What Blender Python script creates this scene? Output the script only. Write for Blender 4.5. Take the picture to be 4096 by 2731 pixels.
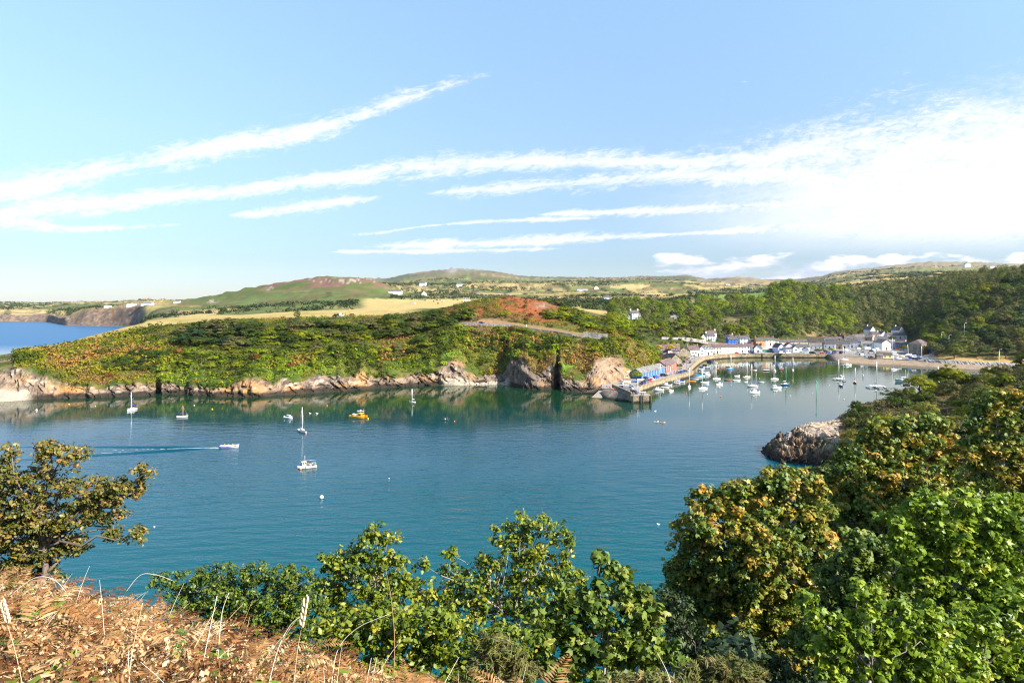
import bpy, math, random
import numpy as np
from mathutils import Vector, Matrix
R = math.radians
C = bpy.context.scene.collection
for o in list(bpy.data.objects): bpy.data.objects.remove(o)
sc = bpy.context.scene

# ------------------------------------------------------------------ camera
F = 2600.0; HZ = 1205.0; CAMZ = 40.0          # focal length and horizon in photo pixels, eye height in metres
cam = bpy.data.objects.new('camera', bpy.data.cameras.new('camera')); C.objects.link(cam)
cam.location = (0, 0, CAMZ); cam.rotation_euler = (R(90), 0, 0)
cam.data.sensor_width = 36; cam.data.lens = F/4096*36
cam.data.shift_y = -(1365.5-HZ)/4096
cam.data.clip_start = 0.1; cam.data.clip_end = 60000
sc.camera = cam

# ------------------------------------------------------------------ light and sky
SUN_AZ, SUN_EL = 116.0, 35.0                   # degrees clockwise from the view direction (+Y), degrees up
sd = Vector((math.sin(R(SUN_AZ))*math.cos(R(SUN_EL)), math.cos(R(SUN_AZ))*math.cos(R(SUN_EL)), math.sin(R(SUN_EL))))
sun = bpy.data.objects.new('sun', bpy.data.lights.new('sun', 'SUN')); C.objects.link(sun)
sun.data.energy = 5.0; sun.data.angle = R(0.53); sun.data.color = (1.0, 0.94, 0.84)
sun.rotation_euler = sd.to_track_quat('Z', 'Y').to_euler()
sc.view_settings.view_transform = 'Standard'; sc.view_settings.look = 'None'
sc.view_settings.gamma = 1; sc.view_settings.exposure = 1.52
try: sc.view_settings.use_curve_mapping = False
except Exception: pass
sc.cycles.max_bounces = 6; sc.cycles.diffuse_bounces = 3; sc.cycles.glossy_bounces = 3
sc.cycles.transmission_bounces = 3; sc.cycles.transparent_max_bounces = 6; sc.cycles.volume_bounces = 0
sc.cycles.use_denoising = True; sc.cycles.denoising_prefilter = 'NONE'; sc.cycles.filter_width = 1.2; sc.cycles.sample_clamp_indirect = 2.0; sc.cycles.sample_clamp_direct = 12.0
sc.cycles.caustics_reflective = False; sc.cycles.caustics_refractive = False

world = bpy.data.worlds.new('World'); sc.world = world; world.use_nodes = True
wt = world.node_tree; wn = wt.nodes; wl = wt.links
for n in list(wn): wn.remove(n)
def wmath(op, a, b=None, c=None, clamp=False):
    n = wn.new('ShaderNodeMath'); n.operation = op; n.use_clamp = clamp
    for i, s in enumerate((a, b, c)):
        if s is None: continue
        if isinstance(s, (int, float)): n.inputs[i].default_value = s
        else: wl.new(s, n.inputs[i])
    return n.outputs[0]
def wmap(val, a, b, c=0.0, d=1.0, smooth=True):
    n = wn.new('ShaderNodeMapRange'); n.interpolation_type = 'SMOOTHSTEP' if smooth else 'LINEAR'
    for i, s in enumerate((val, a, b, c, d)):
        if isinstance(s, (int, float)): n.inputs[i].default_value = s
        else: wl.new(s, n.inputs[i])
    return n.outputs[0]
def wcurve(val, pts):
    n = wn.new('ShaderNodeFloatCurve'); cv = n.mapping.curves[0]
    pts = sorted(pts)
    cv.points[0].location = pts[0]; cv.points[1].location = pts[-1]
    for p in pts[1:-1]: cv.points.new(*p)
    for p in cv.points: p.handle_type = 'AUTO_CLAMPED'
    n.mapping.use_clip = False; n.mapping.update(); wl.new(val, n.inputs['Value']); return n.outputs[0]
sky = wn.new('ShaderNodeTexSky'); sky.sky_type = 'NISHITA'; sky.sun_disc = False
sky.sun_elevation = R(SUN_EL); sky.sun_rotation = R(SUN_AZ); sky.altitude = 40; sky.air_density = 1.0; sky.dust_density = 0.15; sky.ozone_density = 2.0
tc = wn.new('ShaderNodeTexCoord'); sx = wn.new('ShaderNodeSeparateXYZ'); wl.new(tc.outputs['Generated'], sx.inputs[0])
yy = wmath('MAXIMUM', sx.outputs[1], 0.08)
U = wmath('ADD', wmath('MULTIPLY', wmath('DIVIDE', sx.outputs[0], yy), F), 2048)     # compass bearing and height of a sky direction
V = wmath('SUBTRACT', HZ, wmath('MULTIPLY', wmath('DIVIDE', sx.outputs[2], yy), F))
tu = wmath('MAP' if False else 'DIVIDE', wmath('ADD', U, 600), 5400, clamp=True)
def noise(sx_, sy_, scale, detail=6, rough=.6, rot=0.0, dist=0.0):
    cb = wn.new('ShaderNodeCombineXYZ')
    wl.new(wmath('MULTIPLY', U, sx_), cb.inputs[0]); wl.new(wmath('ADD', wmath('MULTIPLY', V, sy_), wmath('MULTIPLY', U, rot)), cb.inputs[1])
    n = wn.new('ShaderNodeTexNoise'); n.inputs['Scale'].default_value = scale; n.inputs['Detail'].default_value = detail
    n.inputs['Roughness'].default_value = rough; n.inputs['Distortion'].default_value = dist
    wl.new(cb.outputs[0], n.inputs['Vector']); return n.outputs[0]
n_big = noise(.0030, .010, 1.0, 6, .62, .0015)
n_fine = noise(.017, .050, 1.0, 8, .72, .009, .9)
nz = wmath('ADD', wmath('MULTIPLY', wmath('SUBTRACT', n_big, .5), 3.2), wmath('MULTIPLY', wmath('SUBTRACT', n_fine, .5), 3.6))
cover = None
streaks = [  # (u, v, half width) along each streak of cirrus
 [(-600,840,60),(0,762,62),(435,680,46),(870,590,44),(1289,505,42),(1567,412,36),(1985,290,34),(2300,215,30)],
 [(-600,930,40),(0,855,46),(644,792,34),(870,766,28),(1393,705,36),(1654,672,40),(2177,648,34),(2577,650,36),(2960,640,70),(3483,590,150),(4096,570,200),(4800,540,240)],
 [(850,862,2),(958,857,16),(1219,825,24),(1500,790,16),(1600,780,2)],
 [(1560,782,2),(1660,775,14),(2090,748,28),(2577,705,34),(3000,700,60),(4096,700,120),(4800,690,120)],
 [(2000,862,4),(2150,857,14),(2612,842,18),(3200,810,46),(4096,800,150),(4800,790,160)],
 [(1300,998,2),(1428,990,12),(2090,968,20),(2500,946,14),(2720,936,8),(3000,918,22),(3500,880,60),(4096,870,100),(4800,860,120)],
 [(-600,900,12),(0,880,30),(300,915,14),(600,905,11),(818,890,6),(900,886,1)],
 [(1180,1015,1),(1300,1008,7),(1700,1004,9),(2200,995,8),(2420,990,1)],
 [(1220,945,1),(1300,940,10),(1480,935,9),(1700,905,5),(2100,880,9),(2500,870,6),(2600,868,1)],
]
for s in streaks:
    c_ = wmath('MULTIPLY', wcurve(tu, [((u+600)/5400, v/1300) for u, v, w in s]), 1300)
    lo, hi = s[0][0], s[-1][0]
    pts = [((u+600)/5400, w/300) for u, v, w in s]
    if lo > -600: pts = [(0, 0.003), (max(0.0005, pts[0][0]-.002), 0.003)] + pts
    if hi < 4800: pts = pts + [(pts[-1][0]+.002, 0.003), (1, 0.003)]
    w_ = wmath('MAXIMUM', wmath('MULTIPLY', wcurve(tu, pts), 300), 1.0)
    m = wmath('SUBTRACT', 1.0, wmath('DIVIDE', wmath('ABSOLUTE', wmath('SUBTRACT', V, c_)), w_))
    m = wmath('MAXIMUM', m, -2.2)
    if lo > -600: m = wmath('SUBTRACT', m, wmap(U, lo+min(300,(hi-lo)*.2), lo-40, 0, 2.6))
    if hi < 4800: m = wmath('SUBTRACT', m, wmap(U, hi-min(800,(hi-lo)*.28), hi+60, 0, 2.4))
    cover = m if cover is None else wmath('MAXIMUM', cover, m)
cirrus = wmath('MULTIPLY', wmap(wmath('ADD', cover, nz), -.45, 1.25), wmap(V, 1100, 1020))
cirrus = wmath('MULTIPLY', cirrus, wmap(U, 2150, 900, .82, .97))
veil = wmath('MULTIPLY', wmap(U, 2350, 3650, 0, 1.0), wmath('MULTIPLY', wmap(wmath('ADD', wmath('ADD', V, wmath('MULTIPLY', U, .22)), wmath('MULTIPLY', nz, 90)), 1130, 1520), wmap(V, 1060, 880)))
cirrus = wmath('MAXIMUM', cirrus, wmath('MULTIPLY', veil, wmap(nz, -1.6, .4, .55, 1)))
# low cumulus over the far hills on the right
n_c = noise(.0055, .019, 1.0, 7, .56, 0, .2); n_c2 = noise(.0055, .019, 1.0, 3, .5, 0, .2)
cbase = wmath('MULTIPLY', wmap(U, 2480, 2760), wmath('MULTIPLY', wmap(V, 985, 1040), wmap(V, 1135, 1090, .65, 1)))
cum = wmap(wmath('ADD', wmath('MULTIPLY', cbase, .50), wmath('MULTIPLY', wmath('SUBTRACT', n_c, .55), 1.5)), .26, .46)
cshade = wmap(wmath('ADD', n_c2, wmath('MULTIPLY', wmath('SUBTRACT', V, 1060), -.0022)), .42, .62)
gain = wn.new('ShaderNodeMix'); gain.data_type = 'RGBA'; gain.blend_type = 'MULTIPLY'; gain.inputs[0].default_value = 1
cr_ = wn.new('ShaderNodeValToRGB'); wl.new(wmath('DIVIDE', sx.outputs[2], .5, clamp=True), cr_.inputs[0])   # clear washed air: pale above the horizon, bluer overhead
for i_, (p_, c_) in enumerate(((0,(.255,.285,.36)),(.12,(.29,.325,.40)),(.45,(.63,.63,.63)),(1.0,(1.06,1.07,1.0)))):
    el = cr_.color_ramp.elements[0] if i_ == 0 else cr_.color_ramp.elements[len(cr_.color_ramp.elements)-1] if i_ == 3 else cr_.color_ramp.elements.new(p_)
    el.position = p_; el.color = c_+(1,)
wl.new(sky.outputs[0], gain.inputs[6]); wl.new(cr_.outputs[0], gain.inputs[7])
def wmix(f, a, b):
    n = wn.new('ShaderNodeMix'); n.data_type = 'RGBA'
    if isinstance(f, (int, float)): n.inputs[0].default_value = f
    else: wl.new(f, n.inputs[0])
    for i, s in ((6, a), (7, b)):
        if isinstance(s, tuple): n.inputs[i].default_value = s
        else: wl.new(s, n.inputs[i])
    return n.outputs[2]
CW = 3.35
col = wmix(cirrus, gain.outputs[2], (CW, CW, CW*1.01, 1))
grey = wmix(cshade, (CW*.58, CW*.64, CW*.80, 1), (CW*.98, CW*.98, CW, 1))
col = wmix(wmath('MULTIPLY', cum, .93), col, grey)
bg = wn.new('ShaderNodeBackground'); bg.inputs[1].default_value = 0.12; wl.new(col, bg.inputs[0])
wo = wn.new('ShaderNodeOutputWorld'); wl.new(bg.outputs[0], wo.inputs[0])
world.cycles.sampling_method = 'MANUAL'; world.cycles.sample_map_resolution = 512

# ------------------------------------------------------------------ helpers
rng = np.random.default_rng(7); random.seed(7)
def tag(o, label=None, cat=None, group=None, kind=None):
    if label: o['label'] = label
    if cat: o['category'] = cat
    if group: o['group'] = group
    if kind: o['kind'] = kind
    return o
def empty(name, loc=(0,0,0), rz=0.0, label=None, cat=None, group=None):
    o = bpy.data.objects.new(name, None); C.objects.link(o); o.location = loc; o.rotation_euler = (0,0,rz)
    o.empty_display_size = .2
    return tag(o, label, cat, group)
def dup(root, loc=None, rz=None, label=None, group=None, scale=None):
    def rec(o, par):
        c = o.copy(); C.objects.link(c)
        if par is not None: c.parent = par
        for ch in kids.get(o, ()): rec(ch, c)
        return c
    kids = {}
    def walk(o):
        kids[o] = list(o.children)
        for ch in kids[o]: walk(ch)
    walk(root)
    r = rec(root, None)
    if loc is not None: r.location = loc
    if rz is not None: r.rotation_euler = (0,0,rz)
    if scale is not None: r.scale = scale if hasattr(scale,'__len__') else (scale,)*3
    if label: r['label'] = label
    if group: r['group'] = group
    return r
def P(u, v=None, z=0.0, Y=None):
    """point seen at photo pixel (u, v) on level z, or at distance Y"""
    if Y is None: Y = (CAMZ-z)*F/(v-HZ)
    return Vector(((u-2048)/F*Y, Y, z if v is None or z is not None else 0))
def zv(Y, v): return CAMZ-(v-HZ)/F*Y
def Yof(v, z=0.0): return (CAMZ-z)*F/(v-HZ)

def mesh_obj(name, v, f, mats, mi=None, parent=None, smooth=False, attrs=None, cols=None):
    me = bpy.data.meshes.new(name)
    v = np.asarray(v, dtype=np.float32)
    if isinstance(f, np.ndarray):
        n, k = f.shape
        me.vertices.add(len(v)); me.vertices.foreach_set('co', v.ravel())
        me.loops.add(n*k); me.loops.foreach_set('vertex_index', f.ravel().astype(np.int32))
        me.polygons.add(n); me.polygons.foreach_set('loop_start', np.arange(0, n*k, k, dtype=np.int32))
        me.update(calc_edges=True)
    else:
        me.from_pydata([tuple(p) for p in v], [], f); me.update()
    for m in (mats if isinstance(mats, (list, tuple)) else [mats]): me.materials.append(m)
    if mi is not None: me.polygons.foreach_set('material_index', np.asarray(mi, dtype=np.int32))
    if smooth is not False:
        s = np.ones(len(me.polygons), dtype=bool) if smooth is True else np.asarray(smooth, dtype=bool)
        me.polygons.foreach_set('use_smooth', s)
    if attrs:
        for an, av in attrs.items():
            a = me.attributes.new(an, 'FLOAT', 'POINT'); a.data.foreach_set('value', np.asarray(av, dtype=np.float32))
    if cols is not None:
        a = me.attributes.new('Col', 'FLOAT_COLOR', 'POINT')
        c4 = np.ones((len(v),4), dtype=np.float32); c4[:,:3] = cols; a.data.foreach_set('color', c4.ravel())
    me.update()
    o = bpy.data.objects.new(name, me); C.objects.link(o)
    if parent is not None: o.parent = parent
    return o

class MB:
    def __init__(s): s.v = []; s.f = []; s.m = []; s.s = []
    def add(s, vs, fs, m=0, smooth=False):
        b = len(s.v); s.v += [tuple(p) for p in vs]
        for f in fs: s.f.append([b+i for i in f]); s.m.append(m); s.s.append(smooth)
        return s
    def box(s, c, d, m=0, rz=0.0, taper=1.0):
        x, y, z = d[0]/2, d[1]/2, d[2]/2; cs, sn = math.cos(rz), math.sin(rz); vs = []
        for dz in (-1, 1):
            t = 1 if dz < 0 else taper
            for dx, dy in ((-1,-1),(1,-1),(1,1),(-1,1)):
                X, Y_ = dx*x*t, dy*y*t
                vs.append((c[0]+X*cs-Y_*sn, c[1]+X*sn+Y_*cs, c[2]+dz*z))
        return s.add(vs, [(3,2,1,0),(4,5,6,7),(0,1,5,4),(1,2,6,5),(2,3,7,6),(3,0,4,7)], m)
    def tube(s, pts, rad, n=6, m=0, caps=True, smooth=True):
        pts = [Vector(p) for p in pts]; rad = rad if hasattr(rad,'__len__') else [rad]*len(pts)
        vs = []; k = len(pts)
        for i, p in enumerate(pts):
            t = (pts[min(i+1,k-1)]-pts[max(i-1,0)])
            t = t.normalized() if t.length > 1e-9 else Vector((0,0,1))
            a = t.cross(Vector((0,0,1)) if abs(t.z) < .9 else Vector((1,0,0))).normalized(); b = t.cross(a)
            for j in range(n):
                q = 2*math.pi*j/n; vs.append(p+rad[i]*(a*math.cos(q)+b*math.sin(q)))
        fs = [(i*n+j, i*n+(j+1)%n, (i+1)*n+(j+1)%n, (i+1)*n+j) for i in range(k-1) for j in range(n)]
        if caps: fs += [tuple(range(n))[::-1], tuple(range((k-1)*n, k*n))]
        return s.add(vs, fs, m, smooth)
    def prism(s, poly, z0, z1, m=0, mtop=None):
        n = len(poly); vs = [(p[0],p[1],z0) for p in poly]+[(p[0],p[1],z1) for p in poly]
        a = sum(poly[i][0]*poly[(i+1)%n][1]-poly[(i+1)%n][0]*poly[i][1] for i in range(n))
        sides = [(i,(i+1)%n,n+(i+1)%n,n+i) for i in range(n)]; top = tuple(range(n,2*n)); bot = tuple(range(n))[::-1]
        if a < 0: sides = [t[::-1] for t in sides]; top = top[::-1]; bot = bot[::-1]
        s.add(vs, sides+[bot], m); b = len(s.v)-2*n
        s.f.append([b+i for i in top]); s.m.append(m if mtop is None else mtop); s.s.append(False)
        return s
    def sphere(s, c, r, n=10, k=7, m=0, sq=(1,1,1)):
        vs = [(c[0],c[1],c[2]-r*sq[2])]
        for i in range(1,k):
            a = -math.pi/2+math.pi*i/k
            for j in range(n):
                q = 2*math.pi*j/n; vs.append((c[0]+r*sq[0]*math.cos(a)*math.cos(q), c[1]+r*sq[1]*math.cos(a)*math.sin(q), c[2]+r*sq[2]*math.sin(a)))
        vs.append((c[0],c[1],c[2]+r*sq[2])); L = len(vs)-1
        fs = [(0,1+(j+1)%n,1+j) for j in range(n)]
        for i in range(k-2):
            fs += [(1+i*n+j,1+i*n+(j+1)%n,1+(i+1)*n+(j+1)%n,1+(i+1)*n+j) for j in range(n)]
        fs += [(1+(k-2)*n+j,1+(k-2)*n+(j+1)%n,L) for j in range(n)]
        return s.add(vs, fs, m, True)
    def loft(s, secs, m=0, smooth=False, closed=False, cap0=False, cap1=False):
        n = len(secs[0]); vs = [p for q in secs for p in q]; fs = []
        for i in range(len(secs)-1):
            for j in range(n if closed else n-1):
                fs.append((i*n+j, i*n+(j+1)%n, (i+1)*n+(j+1)%n, (i+1)*n+j))
        if cap0: fs.append(tuple(range(n))[::-1])
        if cap1: fs.append(tuple(range((len(secs)-1)*n, len(secs)*n)))
        return s.add(vs, fs, m, smooth)
    def build(s, name, mats, parent=None):
        return mesh_obj(name, s.v, s.f, mats, s.m, parent, s.s)

# ---- numpy value noise
def _h(ix, iy, iz, seed):
    h = (ix.astype(np.int64)*374761393 + iy.astype(np.int64)*668265263 + iz.astype(np.int64)*2147483647 + seed*1274126177) & 0xffffffff
    h = ((h ^ (h >> 13))*1274126177) & 0xffffffff
    return ((h ^ (h >> 16)) & 0xffffff)/float(0xffffff)
def vnoise(x, y, z=None, seed=0):
    x = np.asarray(x, float); y = np.asarray(y, float); z = np.zeros_like(x) if z is None else np.asarray(z, float)
    x0, y0, z0 = np.floor(x), np.floor(y), np.floor(z); fx, fy, fz = x-x0, y-y0, z-z0
    fx, fy, fz = fx*fx*(3-2*fx), fy*fy*(3-2*fy), fz*fz*(3-2*fz); r = 0
    for dx in (0,1):
        for dy in (0,1):
            for dz in (0,1):
                r = r + _h(x0+dx,y0+dy,z0+dz,seed)*(fx if dx else 1-fx)*(fy if dy else 1-fy)*(fz if dz else 1-fz)
    return r
def fbm(x, y, z=None, oct=4, seed=0, gain=.5):
    r, a, t = 0, 1, 0
    for i in range(oct):
        k = 2.03**i; r = r + a*vnoise(np.asarray(x)*k, np.asarray(y)*k, None if z is None else np.asarray(z)*k, seed+i); t += a; a *= gain
    return r/t
def sstep(x, a, b):
    t = np.clip((np.asarray(x, float)-a)/(b-a), 0, 1); return t*t*(3-2*t)

# ---- materials
def new_mat(name):
    m = bpy.data.materials.new(name); m.use_nodes = True; nt = m.node_tree
    return m, nt.nodes, nt.links, nt.nodes['Principled BSDF']
MATS = {}
def M(name, col, rough=.6, var=.18, scale=2.0, metal=0.0, spec=.4, bump=0.0, rnd=0.0, coord='Object'):
    """plain painted or weathered surface: colour with soft noise, a little grime and grain"""
    if name in MATS: return MATS[name]
    m, n, l, b = new_mat(name)
    tc = n.new('ShaderNodeTexCoord'); nz = n.new('ShaderNodeTexNoise'); nz.inputs['Scale'].default_value = scale; nz.inputs['Detail'].default_value = 5
    l.new(tc.outputs[coord], nz.inputs['Vector'])
    mx = n.new('ShaderNodeMix'); mx.data_type = 'RGBA'
    mx.inputs[6].default_value = tuple(max(0,c*(1-var)) for c in col)+(1,); mx.inputs[7].default_value = tuple(min(1,c*(1+var)) for c in col)+(1,)
    l.new(nz.outputs[0], mx.inputs[0]); out = mx.outputs[2]
    if rnd:
        oi = n.new('ShaderNodeObjectInfo'); hs = n.new('ShaderNodeHueSaturation'); mr = n.new('ShaderNodeMapRange')
        l.new(oi.outputs['Random'], mr.inputs[0]); mr.inputs[3].default_value = 1-rnd; mr.inputs[4].default_value = 1+rnd
        l.new(mr.outputs[0], hs.inputs['Value']); l.new(out, hs.inputs['Color']); out = hs.outputs[0]
    l.new(out, b.inputs['Base Color']); b.inputs['Roughness'].default_value = rough; b.inputs['Metallic'].default_value = metal
    b.inputs['Specular IOR Level'].default_value = spec
    if bump:
        bp = n.new('ShaderNodeBump'); bp.inputs['Strength'].default_value = bump; bp.inputs['Distance'].default_value = .05
        l.new(nz.outputs[0], bp.inputs['Height']); l.new(bp.outputs[0], b.inputs['Normal'])
    MATS[name] = m; return m
# ================================================================== the ground: one sheet from the far shore to the horizon
WL = [(-900,1612),(0,1608),(150,1598),(300,1594),(430,1589),(600,1585),(612,1580),(621,1566),(632,1568),(645,1577),(663,1579),(800,1584),(900,1590),(1000,1589),(1150,1582),(1297,1572),(1450,1560),(1600,1547),(1700,1543),(1772,1542),(2040,1541),(2060,1548),(2090,1556),(2129,1559),(2180,1560),(2215,1559),(2226,1543),(2236,1541),(2244,1566),(2290,1571),(2333,1571),(2380,1573)]
ZB = [zv]
def S(*a): return a
# columns: u -> [B(dY or Y, z) ... L]; A comes from the waterline
cols = {
 -900: [(262,10),(285,12.5),(310,13),(325,12),(352,-4),(1400,-4),(1435,-1),(1465,11),(1800,26),(2600,30),(5000,27),(6500,20)],
 0:    [(270,11.5),(287,13),(308,14),(325,13),(350,-4),(1240,-4),(1284,-1),(1308,11),(1700,25),(2600,24),(5000,24),(6500,20)],
 100:  [(272,12.5),(290,15),(316,16),(330,15),(356,-4),(1230,-4),(1275,-1),(1300,11),(1700,25),(2600,24),(5000,24),(6500,20)],
 180:  [(274,11),(298,15),(326,16.5),(340,16),(366,-4),(1215,-4),(1250,-1),(1285,13),(1700,26),(2600,26),(5000,26),(6500,20)],
 268:  [(275,6.5),(308,15.5),(338,17.5),(352,17.5),(378,-4),(1040,-4),(1078,-1),(1100,11),(1500,26),(2600,28),(5000,30),(6500,20)],
 360:  [(274,5),(312,15.5),(350,19.5),(368,20),(395,-4),(1030,-4),(1055,-1),(1085,25),(1500,27),(2600,32),(5000,34),(6500,20)],
 450:  [(275,5),(315,15.5),(360,22),(385,22.5),(412,-4),(1000,-4),(1040,-1),(1070,27),(1500,30),(2600,36),(5000,36),(6500,20)],
 530:  [(276,4.5),(318,16),(366,23.5),(405,24.5),(440,14),(800,-2),(1010,-1),(1045,30),(1450,34),(2600,38),(5000,40),(6500,20)],
 590:  [(278,4.5),(318,16),(370,25),(410,26.5),(470,26),(700,20),(960,16),(1020,33),(1400,40),(2600,42),(5000,44),(6500,20)],
 700:  [(283,5),(322,17),(374,26.5),(430,27.5),(520,27),(680,25),(900,28),(1050,33),(1300,38),(2200,40),(5000,44),(6500,20)],
 842:  [(278,5.5),(322,17.5),(378,28.5),(440,28.5),(540,28.5),(680,27),(900,31),(1050,36),(1300,47),(2000,45),(5000,60),(6500,60)],
 1012: [(277,7),(322,18),(380,29.5),(440,29.5),(540,29.5),(680,29),(900,34),(1080,46),(1320,65),(2000,50),(5000,90),(6500,90)],
 1140: [(284,7.5),(324,18.5),(380,30.5),(450,31),(560,31),(680,30.5),(900,37),(1100,52),(1350,76),(2000,55),(5000,120),(6500,120)],
 1374: [(296,7),(330,19.5),(382,31),(460,33),(560,33),(700,34),(900,41),(1100,58),(1400,91),(2100,70),(5000,200),(6500,180)],
 1446: [(300,6.5),(333,20),(384,31),(460,33),(560,34),(700,35),(900,41),(1100,54),(1400,87),(2100,75),(5000,215),(6500,180)],
 1544: [(305,6),(336,21),(386,31.5),(460,34),(560,35),(700,36),(900,40),(1150,50),(1450,76),(2200,90),(6000,245),(7500,180)],
 1620: [(308,5.5),(338,22),(386,32.5),(460,34),(560,36),(700,36.5),(900,40),(1200,50),(1500,66),(2400,100),(6000,280),(7500,200)],
 1720: [(311,7),(342,25),(388,34),(440,35),(560,36),(700,37.5),(900,41),(1200,50),(1500,64),(2400,104),(6000,312),(7500,220)],
 1800: [(316,8.5),(344,27.5),(392,37),(430,36),(560,36.5),(700,38),(900,41),(1200,50),(1500,64),(2400,106),(6000,331),(7500,240)],
 1840: [(320,11),(346,28),(396,38.5),(430,37),(560,36.5),(700,38),(900,41),(1200,50),(1500,64),(2400,106),(6000,333),(7500,240)],
 1900: [(319,6),(346,28),(402,40.5),(440,38),(560,37),(700,38),(900,41),(1200,50),(1500,64),(2400,106),(6000,335),(7500,240)],
 2010: [(320,5),(346,27),(410,43),(450,40),(560,38),(700,38),(900,41),(1200,50),(1500,62),(2400,106),(6000,300),(7500,230)],
 2045: [(317,13),(346,26.5),(412,43),(450,40),(560,38),(700,38),(900,41),(1200,50),(1500,62),(2400,107),(6000,285),(7500,230)],
 2100: [(310,13),(344,25.5),(414,42),(450,40),(560,38),(700,38),(900,41),(1200,50),(1500,62),(2400,108),(6000,268),(7500,230)],
 2150: [(303,7.5),(342,25),(414,40.5),(450,39),(560,38),(700,38),(900,41),(1200,50),(1500,62),(2400,108),(6000,262),(7500,230)],
 2200: [(303,11),(340,24.5),(412,38.5),(450,38),(560,37),(700,37),(900,41),(1200,50),(1500,62),(2400,109),(6000,256),(7500,230)],
 2240: [(300,12),(338,24),(410,36.5),(450,36.5),(560,36),(700,37),(900,40),(1200,50),(1500,62),(2400,110),(6000,254),(7500,230)],
 2260: [(294,6),(336,23.5),(408,35.5),(450,36),(560,36),(700,37),(900,40),(1200,50),(1500,62),(2400,110),(6000,254),(7500,230)],
 2330: [(297,6),(334,22.5),(402,31),(450,33),(560,34),(700,36),(900,40),(1200,50),(1500,62),(2400,110),(6000,256),(7500,230)],
 2390: [(304,12),(332,21.5),(398,27),(450,29.5),(560,33),(700,36),(900,40),(1200,50),(1500,62),(2400,110),(6000,260),(7500,230)],
 2470: [(313,11.5),(338,20.5),(394,22.5),(440,24.5),(550,32),(700,36),(900,40),(1200,50),(1500,62),(2400,110),(6000,263),(7500,230)],
 2550: [(323,4.5),(346,18),(392,17.5),(432,17.5),(520,30),(680,35),(900,40),(1200,50),(1500,60),(2400,110),(6000,268),(7500,230)],
 2610: [(336,3.4),(357,13.5),(394,10),(438,16.3),(520,28),(680,34),(900,40),(1200,50),(1500,60),(2400,108),(6000,268),(7500,230)],
 2650: [(350,3.2),(366,8),(398,4.2),(442,14.7),(520,27.5),(680,32),(900,40),(1200,50),(1500,60),(2400,106),(6000,266),(7500,230)],
 2700: [(367,3),(400,3.4),(428,4.2),(448,13.4),(530,26),(680,32),(900,42),(1200,52),(1500,60),(2400,104),(6500,290),(8000,230)],
 2740: [(394,3),(420,3.3),(446,4.6),(458,12.4),(540,25),(690,31),(900,44),(1200,53),(1500,60),(2400,102),(6500,295),(8000,230)],
 2830: [(464,2.7),(474,3),(478.5,8.8),(492,10.5),(565,21),(720,32),(900,47),(1200,54),(1500,58),(2400,95),(6500,258),(8000,230)],
 2950: [(470,2.7),(477,3),(479.5,7.8),(502,9),(575,19),(740,36),(900,50),(1200,54),(1500,58),(2400,92),(6500,272),(8000,230)],
 3049: [(463,2.7),(482,3),(485,6.4),(515,8.2),(585,20),(740,40),(880,52),(1200,52),(1500,60),(2400,92),(6500,258),(8000,230)],
 3150: [(463,2.7),(495,3),(507,4.4),(535,7),(595,22),(720,44),(820,56),(1150,50),(1500,60),(2400,95),(6500,255),(8000,230)],
 3230: [(463.5,2.7),(500,2.9),(530,3.6),(565,6),(615,21),(730,40),(850,52),(1150,50),(1500,62),(2400,100),(6000,255),(8000,230)],
 3300: [(463.5,2.7),(520,2.9),(545,3.4),(580,6),(635,22),(740,38),(880,46),(1150,55),(1500,70),(2400,110),(5600,262),(8000,240)],
 3345: [(452,2.6),(520,2.9),(552,3.3),(592,6),(648,21),(760,36),(900,50),(1150,60),(1500,78),(2400,118),(5200,272),(8000,250)],
 3420: [(438,2.6),(520,2.9),(565,3.4),(625,6),(690,15),(780,29),(930,48),(1150,54),(1500,85),(2400,125),(5000,284),(8000,250)],
 3500: [(425,2.6),(520,2.9),(568,3.6),(655,9),(735,18),(810,30),(950,52),(1150,58),(1500,90),(2400,130),(5000,302),(8000,260)],
 3600: [(417,2.6),(500,2.9),(560,4),(640,12),(730,22),(820,35),(980,60),(1150,64),(1500,94),(2400,135),(5000,322),(8000,260)],
 3700: [(407,2.6),(455,2.9),(480,5),(535,13),(640,26),(800,38),(980,64),(1150,68),(1500,96),(2400,140),(5000,334),(8000,260)],
 3790: [(399,2.8),(412,3.5),(432,6),(480,18),(580,36),(760,52),(960,69),(1150,72),(1500,98),(2400,142),(5000,336),(8000,260)],
 3900: [(391,2.8),(404,3.6),(420,6),(468,20),(560,42),(720,58),(940,72),(1150,74),(1500,100),(2400,144),(5000,336),(8000,260)],
 4096: [(380,2.8),(392,3.6),(406,7),(446,25),(530,50),(680,64),(900,74),(1150,76),(1500,102),(2400,146),(5000,318),(8000,260)],
 5000: [(345,2.8),(358,3.6),(372,7),(410,25),(490,50),(640,64),(860,76),(1150,78),(1500,102),(2400,146),(5000,300),(8000,250)],
}
A_more = [(2420,291),(2470,299),(2530,313),(2550,317),(2610,331),(2650,344),(2700,360),(2740,386),(2830,456),(2950,461),(3040,465),(3049,462.2),(3150,462.4),(3230,462.6),(3300,462.5),(3318,450),(3345,424),(3364,410),(3420,406),(3500,404.5),(3566,403),(3600,400),(3733,386.5),(3790,381),(3924,373),(4096,364),(5000,330)]
A_pts = [(u, Yof(v)) for u, v in WL] + A_more
US = np.unique(np.concatenate([np.linspace(-900,5000,860), np.linspace(2000,2280,60), np.linspace(590,680,24)]))
ku = np.array(sorted(cols)); K = 12
KY = np.array([[cols[u][k][0] for u in ku] for k in range(K)], float); KZ = np.array([[cols[u][k][1] for u in ku] for k in range(K)], float)
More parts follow.
